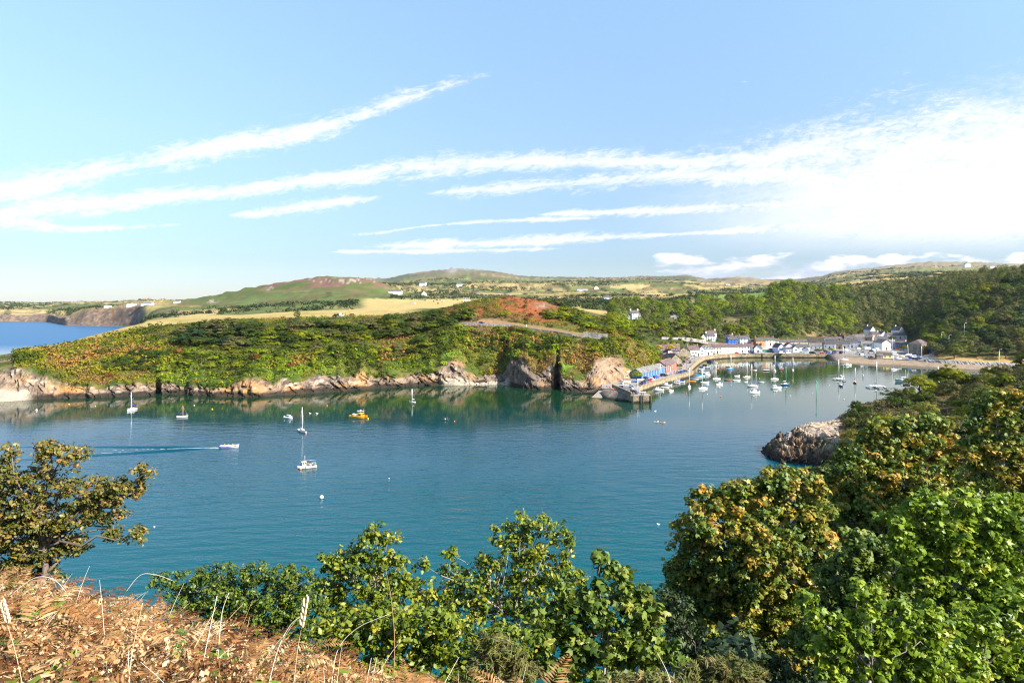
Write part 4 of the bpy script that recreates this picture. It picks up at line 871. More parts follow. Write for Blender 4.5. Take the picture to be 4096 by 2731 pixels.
def wall_run(name, pts, th, h, mat, label, cat='wall', parent=None):
    m_ = MB(); L = []; n_ = len(pts)
    for i, p in enumerate(pts):
        d = (pts[min(i+1,n_-1)]-pts[max(i-1,0)]); q = Vector((-d.y,d.x,0)).normalized()*th/2; hh = h[i] if hasattr(h,'__len__') else h
        L.append([p-q+Vector((0,0,-.8)), p-q+Vector((0,0,hh)), p+q+Vector((0,0,hh)), p+q+Vector((0,0,-.8))])
    m_.loft(L, 0, closed=True, cap0=True, cap1=True); o = m_.build(name, [mat], parent)
    return o if parent else tag(o, label, cat)
pp = [P(u,v,2.7) for u,v in ((2450,1549),(2478,1560),(2505,1572),(2526,1581.5))]
wall_run('parapet', pp, .55, 1.35, ST_QUAY, None, None, qy)
# cobbled apron and slipway at the root of the pier
bot = [P(u,v,-.6) for u,v in ((2392,1589),(2412,1599),(2446,1606),(2485,1610),(2512,1611))]; top = [P(u,v,2.66) for u,v in ((2418,1557),(2436,1558),(2456,1560),(2482,1568),(2506,1577))]
mb = MB(); secs = []
for i in range(9):
    t = i/8; row = []
    for a, b_ in zip(bot, top):
        q = a.lerp(b_, t); q.z += .75*math.sin(t*math.pi); row.append(q)
    secs.append(row)
ra = mb.loft(secs, 0, True).build('cobbled_apron', [ST_RUBBLE], qy)
mb = MB(); a0,a1,b0,b1 = P(2357,1597,-.5), P(2400,1599,-.5), P(2412,1546,2.75), P(2441,1548,2.75)
mb.add([a0,a1,b1,b0,a0-Vector((0,0,2)),a1-Vector((0,0,2)),b1-Vector((0,0,4)),b0-Vector((0,0,4))],[(0,1,2,3),(4,5,1,0),(5,6,2,1),(7,4,0,3)],0); mb.build('slipway', [CONC], qy)
mb = MB(); s0, s1 = P(2330,1573,0.0), P(2412,1549,2.75)
for i in range(14):
    t = i/13; q = s0.lerp(s1,t); mb.box((q.x,q.y,q.z-.6),(1.25,1.7,1.4),0,math.atan2((s1-s0).y,(s1-s0).x))
mb.build('steps', [ST_RUBBLE], qy)
# sea wall round the village car park, revetment beside the beach, retaining walls of the coast road
sw = [Vector(((u-2048)/F*Y,Y,0)) for u,Y in ((3049,462),(3100,462),(3200,462.3),(3300,462.2),(3420,462.5),(3432,459))]
wall_run('sea_wall', sw, 1.2, 2.95, ST_QUAY, 'low stone sea wall below the village car park')
rv = [Vector(((u-2048)/F*Y,Y,0)) for u,Y in ((3512,424.5),(3560,421.5),(3640,413),(3683,409.5))]
wall_run('beach_wall', rv, 1.0, 2.9, ST_GREY, 'grey stone wall behind the brown beach by the boat park')
rv = [Vector(((u-2048)/F*Y,Y,.2)) for u,Y in ((3688,408.5),(3760,401),(3850,394),(3930,389),(4060,381))]
secs = []; mb = MB(); rr = random.Random(3)
for i in range(70):
    t = i/69*(len(rv)-1); k = min(int(t),len(rv)-2); p = rv[k].lerp(rv[k+1],t-k)
    secs.append([p+Vector((rr.uniform(-.3,.3),-6.5+rr.uniform(-.4,.4),1.0)), p+Vector((rr.uniform(-.3,.3),-4.2,1.9+rr.uniform(-.3,.3))), p+Vector((rr.uniform(-.3,.3),-2,2.9+rr.uniform(-.3,.3))), p+Vector((0,-.3,3.7)), p+Vector((0,1.0,3.7))])
tag(mb.loft(secs,0).build('rock_revetment',[ST_GREY]), 'sloping rock armour between the beach and the dry grass bank', 'sea wall')
wall_run('road_wall', [Vector(((u-2048)/F*Y,Y,z)) for u,Y,z in ((2645,440,14.4),(2690,447,13.6),(2740,458,12.6),(2790,470,11.3),(2830,479,9.0),(2880,480,8.4),(2925,480,7.9))], .7, [1.6,1.6,2.2,1.4,1.2,1,.9], ST_GREY, 'long grey retaining wall of the road above the terrace')
wall_run('garden_wall', [Vector(((u-2048)/F*Y,Y,z)) for u,Y,z in ((2832,477.5,3),(2880,478.3,3),(2925,478.9,3),(2985,480.5,3),(3045,483.5,3),(3112,496,3.5))], .6, [6.0,5.2,4.6,4.0,3.4,2.4], ST_GREY, 'tall stone retaining wall directly behind the terraced cottages')
wall_run('headland_wall', [Vector(((u-2048)/F*Y,Y,ground(u,Y))) for u,Y in ((2332,336),(2360,336),(2395,335),(2430,335))], .7, 2.2, ST_GREY, 'pale stone wall holding the road on the headland above the quay')
wall_run('headland_roadside_wall', [Vector(((u-2048)/F*Y,Y,ground(u,Y))) for u,Y in [(a, curveY(a,1.96)) for a in range(1850,2330,40)]], .5, .9, ST_GREY, 'low wall along the seaward side of the headland road')

# ================================================================== houses
def rgb(r_, g_, b_): return tuple(((c/255+.055)/1.055)**2.4 if c > 10 else c/255/12.92 for c in (r_,g_,b_))
WHITE = M('white_render', (.80,.79,.76), .85, .05, .8, spec=.15); CREAM = M('cream_render', (.78,.70,.55), .85, .06, .8, spec=.15); BEIGE = M('beige_render', (.62,.52,.41), .85, .08, .8, spec=.15)
BLUE = M('quay_blue_paint', (.04,.125,.32), .8, .12, .8, spec=.15); BRIGHTBLUE = M('bright_blue_paint', (.01,.13,.62), .8, .08, .8, spec=.15); ORANGE = M('brick_red_paint', (.40,.09,.045), .8, .12, .8, spec=.15)
PEACH = M('peach_render', (.66,.30,.16), .85, .08, .8, spec=.15); LAV = M('lavender_render', (.47,.50,.76), .85, .06, .8, spec=.15); PALEBLUE = M('pale_blue_render', (.60,.68,.78), .85, .06, .8, spec=.15)
VIOLET = M('violet_blue_render', (.24,.26,.46), .85, .08, .8, spec=.15); GREYR = M('grey_render', (.46,.45,.44), .85, .08, .8, spec=.15); YELLOW = M('pale_yellow_boards', (.80,.66,.26), .8, .06, .8, spec=.15); SHED = M('blue_sheeting', (.045,.10,.36), .6, .1, .6, spec=.3)
PINK = M('pink_render', (.74,.56,.48), .85, .06, .8, spec=.15)
def slate_mat(name, c, rough=.75):
    m, n, l, b = new_mat(name); tcn = n.new('ShaderNodeTexCoord')
    bk = n.new('ShaderNodeTexBrick'); bk.inputs['Scale'].default_value=1; bk.inputs['Brick Width'].default_value=.7; bk.inputs['Row Height'].default_value=.45; bk.inputs['Mortar Size'].default_value=.03
    bk.inputs['Color1'].default_value=tuple(x*1.25 for x in c)+(1,); bk.inputs['Color2'].default_value=tuple(x*.8 for x in c)+(1,); bk.inputs['Mortar'].default_value=tuple(x*.55 for x in c)+(1,)
    l.new(tcn.outputs['Object'], bk.inputs['Vector'])
    nz = n.new('ShaderNodeTexNoise'); nz.inputs['Scale'].default_value=.5; nz.inputs['Detail'].default_value=5; l.new(tcn.outputs['Object'], nz.inputs['Vector'])
    mr = n.new('ShaderNodeMapRange'); l.new(nz.outputs[0], mr.inputs[0]); mr.inputs[1].default_value=.3; mr.inputs[2].default_value=.7; mr.inputs[3].default_value=.7; mr.inputs[4].default_value=1.3
    mx = n.new('ShaderNodeMix'); mx.data_type='RGBA'; mx.blend_type='MULTIPLY'; mx.inputs[0].default_value=1; l.new(bk.outputs[0], mx.inputs[6]); l.new(mr.outputs[0], mx.inputs[7]); l.new(mx.outputs[2], b.inputs['Base Color'])
    b.inputs['Roughness'].default_value=rough; b.inputs['Specular IOR Level'].default_value=.12; return m
SLATE = slate_mat('grey_slate', (.095,.092,.095)); SLATEP = slate_mat('purple_slate', (.125,.090,.088)); SLATEL = slate_mat('pale_slate', (.165,.158,.15)); SLATEB = slate_mat('brown_slate', (.085,.070,.060))
PANE = M('window_glass', (.03,.035,.045), .12, .1, 1, spec=.6); FRAME = M('white_frame', (.80,.80,.78), .6, .04, 1); DOOR = M('dark_door', (.10,.035,.03), .6, .1, 1); RIDGE = M('clay_ridge', (.33,.13,.08), .85, .15, 2)
CHIM = M('chimney_brick', (.30,.15,.10), .9, .2, 3); POT = M('chimney_pot', (.42,.20,.12), .9, .1, 3); IVY = L_LIME
WIN = None
def win_mesh(w, h, dark=False):
    m_ = MB(); m_.box((0,-.03,0),(w,.06,h),0 if not dark else 1); m_.box((0,-.065,0),(w*.84,.02,h*.88),1)
    if not dark: m_.box((0,-.082,0),(.07,.02,h*.9),0); m_.box((0,-.0835,0),(w*.86,.02,.07),0)
    o = m_.build('window', [FRAME, PANE]); me = o.data; bpy.data.objects.remove(o); return me
WMESH = {('n',):win_mesh(.95,1.3), ('d',):win_mesh(.9,1.3,True), ('w',):win_mesh(1.5,1.3), ('l',):win_mesh(1.0,2.1), ('s',):win_mesh(.7,.8)}
m_ = MB(); m_.box((0,-.04,0),(1.0,.08,2.05),0); m_.box((0,-.09,.55),(.6,.02,.5),1); DM = m_.build('door',[DOOR,PANE]); DMESH = DM.data; bpy.data.objects.remove(DM)
m_ = MB(); m_.box((0,-.04,0),(1.0,.08,2.05),0); m_.box((0,-.09,.5),(.6,.02,.6),1); DM = m_.build('door',[FRAME,PANE]); DMESHW = DM.data; bpy.data.objects.remove(DM)
def wput(parent, me, loc, rz=0, name='window'):
    o = bpy.data.objects.new(name, me); C.objects.link(o); o.parent = parent; o.location = loc; o.rotation_euler = (0,0,rz); return o
def house(label, u, v, z, w, d, h, rh, rz=0, wall=None, roof=None, gable=False, cols=3, rows=2, wk='n', door=None, chim=(0,1), hip=False, side=0, group=None, Y=None, name='house', cat='house', ridge=None, chm=None, doorw=False, dormers=0, extra=None):
    """(u, v) is the middle of the foot of the front wall, on level z; front wall faces -y before turning by rz degrees"""
    wall = wall or WHITE; roof = roof or SLATE; Y = Y or Yof(v, z); rz = R(rz)
    e = empty(name, ((u-2048)/F*Y, Y, z), rz, label, cat, group); x = w/2
    mb = MB()
    if gable:
        mb.add([(-x,0,-2),(x,0,-2),(x,d,-2),(-x,d,-2),(-x,0,h),(x,0,h),(x,d,h),(-x,d,h),(0,0,h+rh),(0,d,h+rh)],[(0,1,5,8,4),(2,3,7,9,6),(1,2,6,5),(3,0,4,7)],0)
    elif hip: mb.add([(-x,0,-2),(x,0,-2),(x,d,-2),(-x,d,-2),(-x,0,h),(x,0,h),(x,d,h),(-x,d,h)],[(0,1,5,4),(1,2,6,5),(2,3,7,6),(3,0,4,7)],0)
    else: mb.add([(-x,0,-2),(x,0,-2),(x,d,-2),(-x,d,-2),(-x,0,h),(x,0,h),(x,d,h),(-x,d,h),(-x,d/2,h+rh),(x,d/2,h+rh)],[(0,1,5,4),(2,3,7,6),(1,2,6,9,5),(3,0,4,8,7)],0)
    mb.build('wall', [wall], e)
    rb = MB(); o_ = .28; t = .16
    if gable:
        s = rh/x
        rb.add([(-x-o_,-o_,h-o_*s+.02),(-x-o_,d+o_,h-o_*s+.02),(0,d+o_,h+rh+.02),(0,-o_,h+rh+.02),(-x-o_,-o_,h-o_*s+t),(-x-o_,d+o_,h-o_*s+t),(0,d+o_,h+rh+t+.04),(0,-o_,h+rh+t+.04),(x+o_,-o_,h-o_*s+.02),(x+o_,d+o_,h-o_*s+.02),(x+o_,-o_,h-o_*s+t),(x+o_,d+o_,h-o_*s+t)],
               [(4,7,6,5),(7,10,11,6),(0,4,5,1),(8,9,11,10),(0,3,7,4),(3,8,10,7),(1,5,6,2),(2,6,11,9),(0,1,2,3),(3,2,9,8)],0)
        rb.tube([(0,-o_,h+rh+t+.05),(0,d+o_,h+rh+t+.05)],.10,5,1)
    elif hip:
        q = min(d/2, x)*.98; rp = [(-x-o_,-o_,h),(x+o_,-o_,h),(x+o_,d+o_,h),(-x-o_,d+o_,h)]
        ra_ = [(-x+q,d/2,h+rh),(x-q,d/2,h+rh)] if x*2 >= d else [(0,x,h+rh),(0,d-x,h+rh)]
        if x*2 >= d: rb.add(rp+ra_,[(0,1,5,4),(1,2,5),(2,3,4,5),(3,0,4),(3,2,1,0)],0)
        else: rb.add(rp+ra_,[(0,1,4),(1,2,5,4),(2,3,5),(3,0,4,5),(3,2,1,0)],0)
    else:
        s = rh/(d/2)
        rb.add([(-x-.12,-o_,h-o_*s+.02),(x+.12,-o_,h-o_*s+.02),(x+.12,d/2,h+rh+.02),(-x-.12,d/2,h+rh+.02),(-x-.12,-o_,h-o_*s+t),(x+.12,-o_,h-o_*s+t),(x+.12,d/2,h+rh+t+.03),(-x-.12,d/2,h+rh+t+.03),(-x-.12,d+o_,h-o_*s+.02),(x+.12,d+o_,h-o_*s+.02),(-x-.12,d+o_,h-o_*s+t),(x+.12,d+o_,h-o_*s+t)],
               [(4,5,6,7),(7,6,11,10),(0,1,5,4),(8,10,11,9),(0,4,7,3),(3,7,10,8),(1,2,6,5),(2,9,11,6),(3,2,1,0),(8,9,2,3)],0)
        rb.tube([(-x-.12,d/2,h+rh+t+.05),(x+.12,d/2,h+rh+t+.05)],.10,5,1)
    ro = rb.build('roof', [roof, ridge or RIDGE], e)
    for c in chim or ():
        cb = MB(); cx = -x+.45+(w-.9)*c if not gable else 0; cy = d/2 if not gable else d*c*.9+.3
        cb.box((cx,cy,h+rh+.25),(.85,.6,1.7),0); cb.box((cx,cy,h+rh+1.14),(.98,.73,.12),0)
        for k in (-.2,.2): cb.tube([(cx+k,cy,h+rh+1.18),(cx+k,cy,h+rh+1.55)],[.12,.10],6,1)
        cb.build('chimney', [chm or CHIM, POT], ro)
    fh = h/max(rows,1); me = WMESH[(wk,)]; dr = door if door is not None else ((cols//2,) if cols else ())
    for r_ in range(rows):
        for c in range(cols):
            cx = -x+w*(c+.5)/cols; zc = fh*r_+fh*.56
            if r_ == 0 and c in dr: wput(e, DMESHW if doorw else DMESH, (cx,0,1.04), 0, 'door'); continue
            wput(e, me, (cx,0,zc))
    if gable and rows and rh > 1.6: wput(e, WMESH[('s',)], (0,0,h+rh*.32))
    for sgn in (-1,1):
        if side & (1 if sgn < 0 else 2):
            for r_ in range(rows):
                for c in range(max(1,int(d//3.6))):
                    k = max(1,int(d//3.6)); wput(e, me, (sgn*x, d*(c+.5)/k, fh*r_+fh*.56), R(90)*sgn)
    for k in range(dormers):
        cx = -x+w*(k+.5)/dormers; db = MB(); db.add([(cx-.8,0.15,h-.1),(cx+.8,.15,h-.1),(cx+.8,.15,h+.7),(cx,.15,h+1.35),(cx-.8,.15,h+.7),(cx-.8,d/2.4,h+.7),(cx+.8,d/2.4,h+.7),(cx,d/2.2,h+1.35)],[(0,1,2,3,4)],0)
        db.add([(cx-.95,.0,h+.58),(cx-.95,d/2.4,h+.58),(cx,d/2.2,h+1.45),(cx,.0,h+1.45),(cx+.95,0,h+.58),(cx+.95,d/2.4,h+.58)],[(0,3,2,1),(3,4,5,2)],1); db.build('dormer',[wall,roof],e); wput(e, WMESH[('s',)], (cx,.15,h+.35))
    return e
def hquay(label, u0,v0,u1,v1, **k):
    a, b_ = P(u0,v0,2.7), P(u1,v1,2.7); c = (a+b_)/2; rz_ = math.degrees(math.atan2(b_.y-a.y,b_.x-a.x))
    return house(label, 2048+F*c.x/c.y, None, 2.72, (b_-a).length, rz=rz_, Y=c.y, **k)
hquay('long low blue boathouse with pale slate roof on the quay', 2566,1517,2661,1490, d=6, h=2.9, rh=1.8, wall=BLUE, roof=SLATEL, cols=9, rows=1, wk='l', door=(), chim=(), name='boathouse', cat='building', ridge=SLATEL)
hquay('brick-red quay cottage with purple slate roof and white windows', 2663,1489.5,2706,1475, d=7, h=3.4, rh=2.3, wall=ORANGE, roof=SLATEP, cols=6, rows=1, wk='l', door=(2,), chim=(), name='boathouse', cat='building', doorw=True)
hs_ = [
 dict(label='stone barn with steep gable behind the red quay building', u=2704,v=1462,z=2.75,w=7.5,d=9,h=3.6,rh=3.0,rz=20,wall=ST_HOUSE,roof=SLATE,gable=True,cols=0,rows=0,chim=(.9,),chm=WHITE),
 dict(label='grey flat-fronted house squeezed between headland and stone barn', u=2680,v=1453,z=3.2,w=7,d=6,h=4.6,rh=1.2,rz=15,wall=BEIGE,roof=SLATE,cols=2,rows=2,chim=()),
 dict(label='small white gabled house in front of the schoolhouse roof', u=2684,v=1437,z=4.2,w=6,d=7,h=3.2,rh=2.6,rz=10,wall=WHITE,roof=SLATE,gable=True,cols=1,rows=1,chim=(.9,),door=()),
 dict(label='stone school-like house with dormers and tall central chimney', u=2676,v=1427,z=4.6,w=15,d=8,h=4.0,rh=3.4,rz=6,wall=ST_HOUSE,roof=SLATEP,cols=5,rows=1,chim=(.55,),dormers=3),
 dict(label='rough stone building with a wide gable beside the parked cars', u=2737,v=1431,z=2.8,w=9,d=9,h=4.2,rh=2.6,rz=12,wall=ST_HOUSE,roof=SLATE,gable=True,cols=0,rows=0,chim=()),
 dict(label='cream house with red-brown door at the left end of the harbour terrace', u=2778,v=1425.5,z=2.75,w=8.2,d=7,h=4.6,rh=2.3,rz=10,wall=CREAM,roof=SLATEP,cols=4,rows=1,wk='w',door=(0,3),chim=(0,1)),
 dict(label='narrow pale blue house with its gable to the harbour', u=2808.5,v=1423,z=2.75,w=4.4,d=8,h=4.4,rh=2.2,rz=6,wall=PALEBLUE,roof=SLATEL,gable=True,cols=1,rows=2,wk='w',chim=(),door=()),
 dict(label='pale house with a row of white dormers next to the terrace', u=2834.5,v=1420.5,z=2.75,w=6.6,d=7.5,h=4.3,rh=2.1,rz=5,wall=PALEBLUE,roof=SLATEL,cols=3,rows=1,wk='w',chim=(1,),dormers=3),
]
tcol = [(BEIGE,'beige terraced cottage with a dark door, first of the long row','n'),(CREAM,'cream terraced cottage beside the beige one','s'),(CREAM,'cream terraced cottage in the middle of the long row','s'),(WHITE,'white terraced cottage with small windows above the red car','n'),(WHITE,'white terraced cottage with black windows at the right of the row','d')]
for i, (wm, lb, wk) in enumerate(tcol):
    t = (i+.5)/5; hs_.append(dict(label=lb,u=2853.5+166.5*t,v=1415.2-4.3*t,z=2.75,w=5.82,d=7.5,h=4.6,rh=1.5,rz=3,wall=wm,roof=SLATEP,cols=3 if wk!='d' else 3,rows=2,wk=wk,chim=(0,) if i<4 else (0,1),door=(1,) if i in (0,3) else (),group='cottages of the harbour terrace'))
hs_ += [
 dict(label='white wedge-shaped house closing the right end of the terrace', u=3033,v=1412.5,z=2.75,w=5.5,d=8,h=3.6,rh=2.8,rz=-14,wall=WHITE,roof=SLATE,gable=True,cols=1,rows=1,wk='w',chim=()),
 dict(label='white upper house with ivy on the corner and brown windows', u=2845,v=1365,z=9.9,w=6.4,d=6.5,h=4.2,rh=1.8,rz=8,wall=WHITE,roof=SLATE,cols=3,rows=2,wk='l',chim=(0,),chm=WHITE),
 dict(label='low white wing with a gable left of the ivy house', u=2814,v=1364,z=10.2,w=4,d=7,h=3.0,rh=2.2,rz=8,wall=WHITE,roof=SLATE,gable=True,cols=1,rows=1,chim=(.8,),chm=WHITE,door=()),
 dict(label='house with a purple roof and white chimney behind the ivy house', u=2848,v=1353,z=11.6,w=7.5,d=6,h=4,rh=1.8,rz=4,wall=WHITE,roof=SLATEP,cols=0,rows=0,chim=(1,),chm=WHITE),
 dict(label='bright blue house standing above the terrace roofs', u=2931.5,v=1379,z=7.6,w=6.8,d=6,h=4.0,rh=1.8,wall=BRIGHTBLUE,roof=SLATE,cols=3,rows=2,wk='s',chim=(),door=()),
 dict(label='small white cottage with a big white chimney behind the blue house', u=2918,v=1361,z=9.4,w=7,d=5,h=2.8,rh=1.5,rz=2,wall=WHITE,roof=SLATE,cols=2,rows=1,chim=(1,),chm=WHITE,door=()),
 dict(label='narrow white house between the blue house and the large white house', u=2953,v=1371,z=8.2,w=3,d=5,h=3.8,rh=1.4,wall=WHITE,roof=SLATE,cols=1,rows=2,wk='s',chim=(),door=()),
 dict(label='large white upper house with two black-topped chimneys', u=2980,v=1378,z=7.3,w=7.6,d=6.5,h=4.6,rh=1.9,wall=WHITE,roof=SLATE,cols=3,rows=2,wk='n',chim=(0,1)),
 dict(label='small grey outbuilding with an orange wall right of the white house', u=3013,v=1378,z=7.4,w=4.6,d=5,h=2.6,rh=1.2,wall=PEACH,roof=SLATE,cols=1,rows=1,wk='s',chim=(),door=()),
 dict(label='peach cottage joined to the cream one above the terrace end', u=3044,v=1382,z=6.9,w=7.1,d=6.5,h=3.9,rh=1.8,wall=PEACH,roof=SLATE,cols=3,rows=2,wk='s',chim=(0,)),
 dict(label='cream cottage joined to the peach one above the terrace end', u=3082,v=1382,z=6.9,w=7.1,d=6.5,h=4.0,rh=1.8,wall=CREAM,roof=SLATE,cols=3,rows=2,wk='s',chim=(0,1)),
 dict(label='little white lean-to house at the end of the cream cottage', u=3108,v=1382,z=6.9,w=2.7,d=5,h=3.4,rh=1.2,wall=WHITE,roof=SLATE,cols=1,rows=2,wk='s',chim=(),door=()),
 dict(label='lavender quayside house with a glazed gable end', u=3126,v=1411,z=2.8,w=5,d=8,h=4,rh=2.6,rz=8,wall=LAV,roof=SLATE,gable=True,cols=2,rows=2,wk='w',chim=(),door=()),
 dict(label='lavender annexe with white-framed windows beside the white van', u=3154,v=1413,z=2.8,w=4,d=6,h=3.2,rh=.9,rz=4,wall=LAV,roof=SLATE,cols=2,rows=1,wk='w',chim=(),door=()),
 dict(label='white house with an attic gable behind the lavender annexe', u=3160,v=1405,z=2.9,w=6,d=7,h=3.8,rh=2.4,rz=-6,wall=WHITE,roof=SLATE,gable=True,cols=1,rows=1,wk='w',chim=(.8,)),
 dict(label='long low white house with a shallow roof near the stone boundary wall', u=3205,v=1405,z=2.9,w=12,d=7,h=3.2,rh=1.9,rz=-4,wall=WHITE,roof=SLATE,cols=4,rows=1,chim=(.5,)),
 dict(label='white gabled cottage facing the harbour beside the green shrubs', u=3185,v=1408,z=2.9,w=4.5,d=6,h=2.8,rh=2.0,rz=-8,wall=WHITE,roof=SLATEL,gable=True,cols=1,rows=1,wk='w',chim=(),door=()),
 dict(label='small white shed with grey roof behind the white parked car', u=3222,v=1409,z=2.85,w=4.5,d=5,h=2.0,rh=1.3,rz=-20,wall=WHITE,roof=SLATE,gable=True,cols=0,rows=0,chim=()),
 dict(label='dark brown chapel-like building with rooflights and a stone gable', u=3262,v=1394,z=3.0,w=13,d=9,h=4.6,rh=4.0,rz=-24,wall=ST_HOUSE,roof=SLATEB,cols=4,rows=1,wk='l',chim=(),side=2),
 dict(label='white cottage with its gable to the car park below the brown roof', u=3262,v=1399,z=2.9,w=9,d=6,h=3.0,rh=2.0,rz=-22,wall=WHITE,roof=SLATEL,cols=3,rows=1,chim=(),side=2,door=()),
 dict(label='grey cottage with a tall white end gable left of the stone gable', u=3318,v=1396,z=2.95,w=8,d=6,h=3.8,rh=2.4,rz=-28,wall=WHITE,roof=SLATE,cols=3,rows=1,chim=(0,),chm=WHITE),
 dict(label='stone cottage with a plain end gable between two white gables', u=3347,v=1395,z=3.0,w=7,d=6,h=3.6,rh=2.2,rz=-28,wall=ST_HOUSE,roof=SLATE,cols=2,rows=1,chim=()),
 dict(label='white cottage with a sharp gable behind the black parked vans', u=3378,v=1394,z=3.0,w=8,d=6.5,h=3.8,rh=2.6,rz=-28,wall=WHITE,roof=SLATE,cols=3,rows=1,chim=(0,)),
 dict(label='pale house with double doors next to the violet house', u=3408,v=1391,z=3.1,w=8,d=7,h=4.2,rh=2.6,rz=-28,wall=WHITE,roof=SLATE,cols=3,rows=2,chim=(),wk='s'),
 dict(label='violet-blue house with a dark slate roof', u=3440,v=1388,z=3.2,w=7,d=7,h=4.6,rh=2.6,rz=-10,wall=VIOLET,roof=SLATE,cols=3,rows=2,wk='n',chim=()),
 dict(label='low pale house between the violet house and the grey gable', u=3472,v=1391,z=3.2,w=8,d=6,h=3.2,rh=2.0,rz=-14,wall=GREYR,roof=SLATEL,cols=3,rows=1,chim=(1,)),
 dict(label='grey-blue gabled house with a balcony behind the white caravan', u=3509,v=1396,z=3.0,w=7.5,d=9,h=4.2,rh=2.8,rz=-34,wall=PALEBLUE,roof=SLATE,gable=True,cols=2,rows=2,wk='w',chim=(),door=()),
 dict(label='tall white gabled house with three floors of small windows', u=3546,v=1400,z=2.95,w=7.2,d=9,h=5.4,rh=2.4,rz=8,wall=WHITE,roof=SLATEL,gable=True,cols=3,rows=3,wk='s',chim=(),side=1),
 dict(label='violet low house joined to the right of the tall white gable', u=3571,v=1392,z=3.1,w=5,d=6,h=3.8,rh=1.4,rz=-6,wall=VIOLET,roof=SLATE,cols=1,rows=1,wk='w',chim=(),door=()),
 dict(label='dark stone cottage with a white chimney near the warehouse trees', u=3606,v=1392,z=3.1,w=9.5,d=6,h=3.6,rh=1.5,rz=-8,wall=ST_GREY,roof=SLATE,cols=3,rows=1,wk='w',chim=(0,1),chm=WHITE),
 dict(label='pink-white cottage at the back of the village left of the long slate roof', u=3502,v=1353,z=8.0,w=7,d=6,h=3.6,rh=1.8,rz=-6,wall=PINK,roof=SLATE,cols=3,rows=1,chim=(1,),chm=WHITE),
 dict(label='long slate-roofed house with three rooflights behind the tall white gable', u=3545,v=1370,z=5.2,w=14,d=7,h=3.0,rh=2.0,rz=-8,wall=WHITE,roof=SLATE,cols=4,rows=1,chim=(0,)),
 dict(label='small pale blue gable behind the rooflight house', u=3537,v=1352,z=8.0,w=6,d=6,h=3.4,rh=2.4,rz=14,wall=PALEBLUE,roof=SLATE,gable=True,cols=1,rows=1,chim=(.8,),door=()),
 dict(label='long pink house with a low slate roof behind the dark round tree', u=3592,v=1356,z=7.4,w=15,d=7,h=3.4,rh=1.8,rz=-4,wall=PINK,roof=SLATE,cols=4,rows=1,chim=(0,)),
 dict(label='white gabled house high among trees above the village centre', u=3492,v=1336,z=10.8,w=6,d=7,h=4,rh=2.8,rz=26,wall=WHITE,roof=SLATE,gable=True,cols=2,rows=1,chim=(.8,),chm=WHITE,door=()),
 dict(label='white gabled house high among trees at the right of the village', u=3607,v=1337,z=10.5,w=7,d=8,h=3.8,rh=3.0,rz=22,wall=WHITE,roof=SLATE,gable=True,cols=2,rows=1,chim=(.8,),chm=WHITE,door=()),
 dict(label='black-gabled house among grey roofs left of the violet house', u=3383,v=1368,z=5.2,w=6,d=7,h=3.0,rh=2.6,rz=20,wall=GREYR,roof=SLATEB,gable=True,cols=1,rows=1,chim=(.9,),door=()),
 dict(label='grey-roofed house with two brick chimneys behind the sharp white gable', u=3403,v=1370,z=5.0,w=9,d=6,h=3.4,rh=2.2,rz=-10,wall=BEIGE,roof=SLATE,cols=3,rows=1,chim=(0,1)),
 dict(label='brown stone cottage with rooflights at the foot of the wood', u=3436,v=1363,z=6.4,w=9,d=6,h=3.2,rh=2.2,rz=-18,wall=ST_HOUSE,roof=SLATEL,cols=3,rows=1,chim=(0,)),
 dict(label='stone-fronted cottage tucked under the wood above the violet house', u=3465,v=1364,z=6.0,w=9,d=6,h=3.4,rh=2.4,rz=-22,wall=ST_HOUSE,roof=SLATE,cols=3,rows=1,chim=(0,1)),
 dict(label='long slate cottage row behind the brown-roofed building', u=3330,v=1372,z=4.6,w=16,d=6,h=3.0,rh=2.0,rz=-10,wall=GREYR,roof=SLATE,cols=5,rows=1,chim=(.2,.7)),
 dict(label='pale cottage with a shallow slate roof behind the lavender house', u=3150,v=1384,z=6.0,w=12,d=6,h=3.0,rh=1.6,rz=-2,wall=PINK,roof=SLATE,cols=4,rows=1,chim=(0,.6)),
 dict(label='slate-roofed cottage behind the long low white house', u=3200,v=1385,z=5.6,w=12,d=6,h=3.2,rh=1.7,rz=-2,wall=BEIGE,roof=SLATE,cols=4,rows=1,chim=(.5,)),
]
for k in hs_: house(**k)
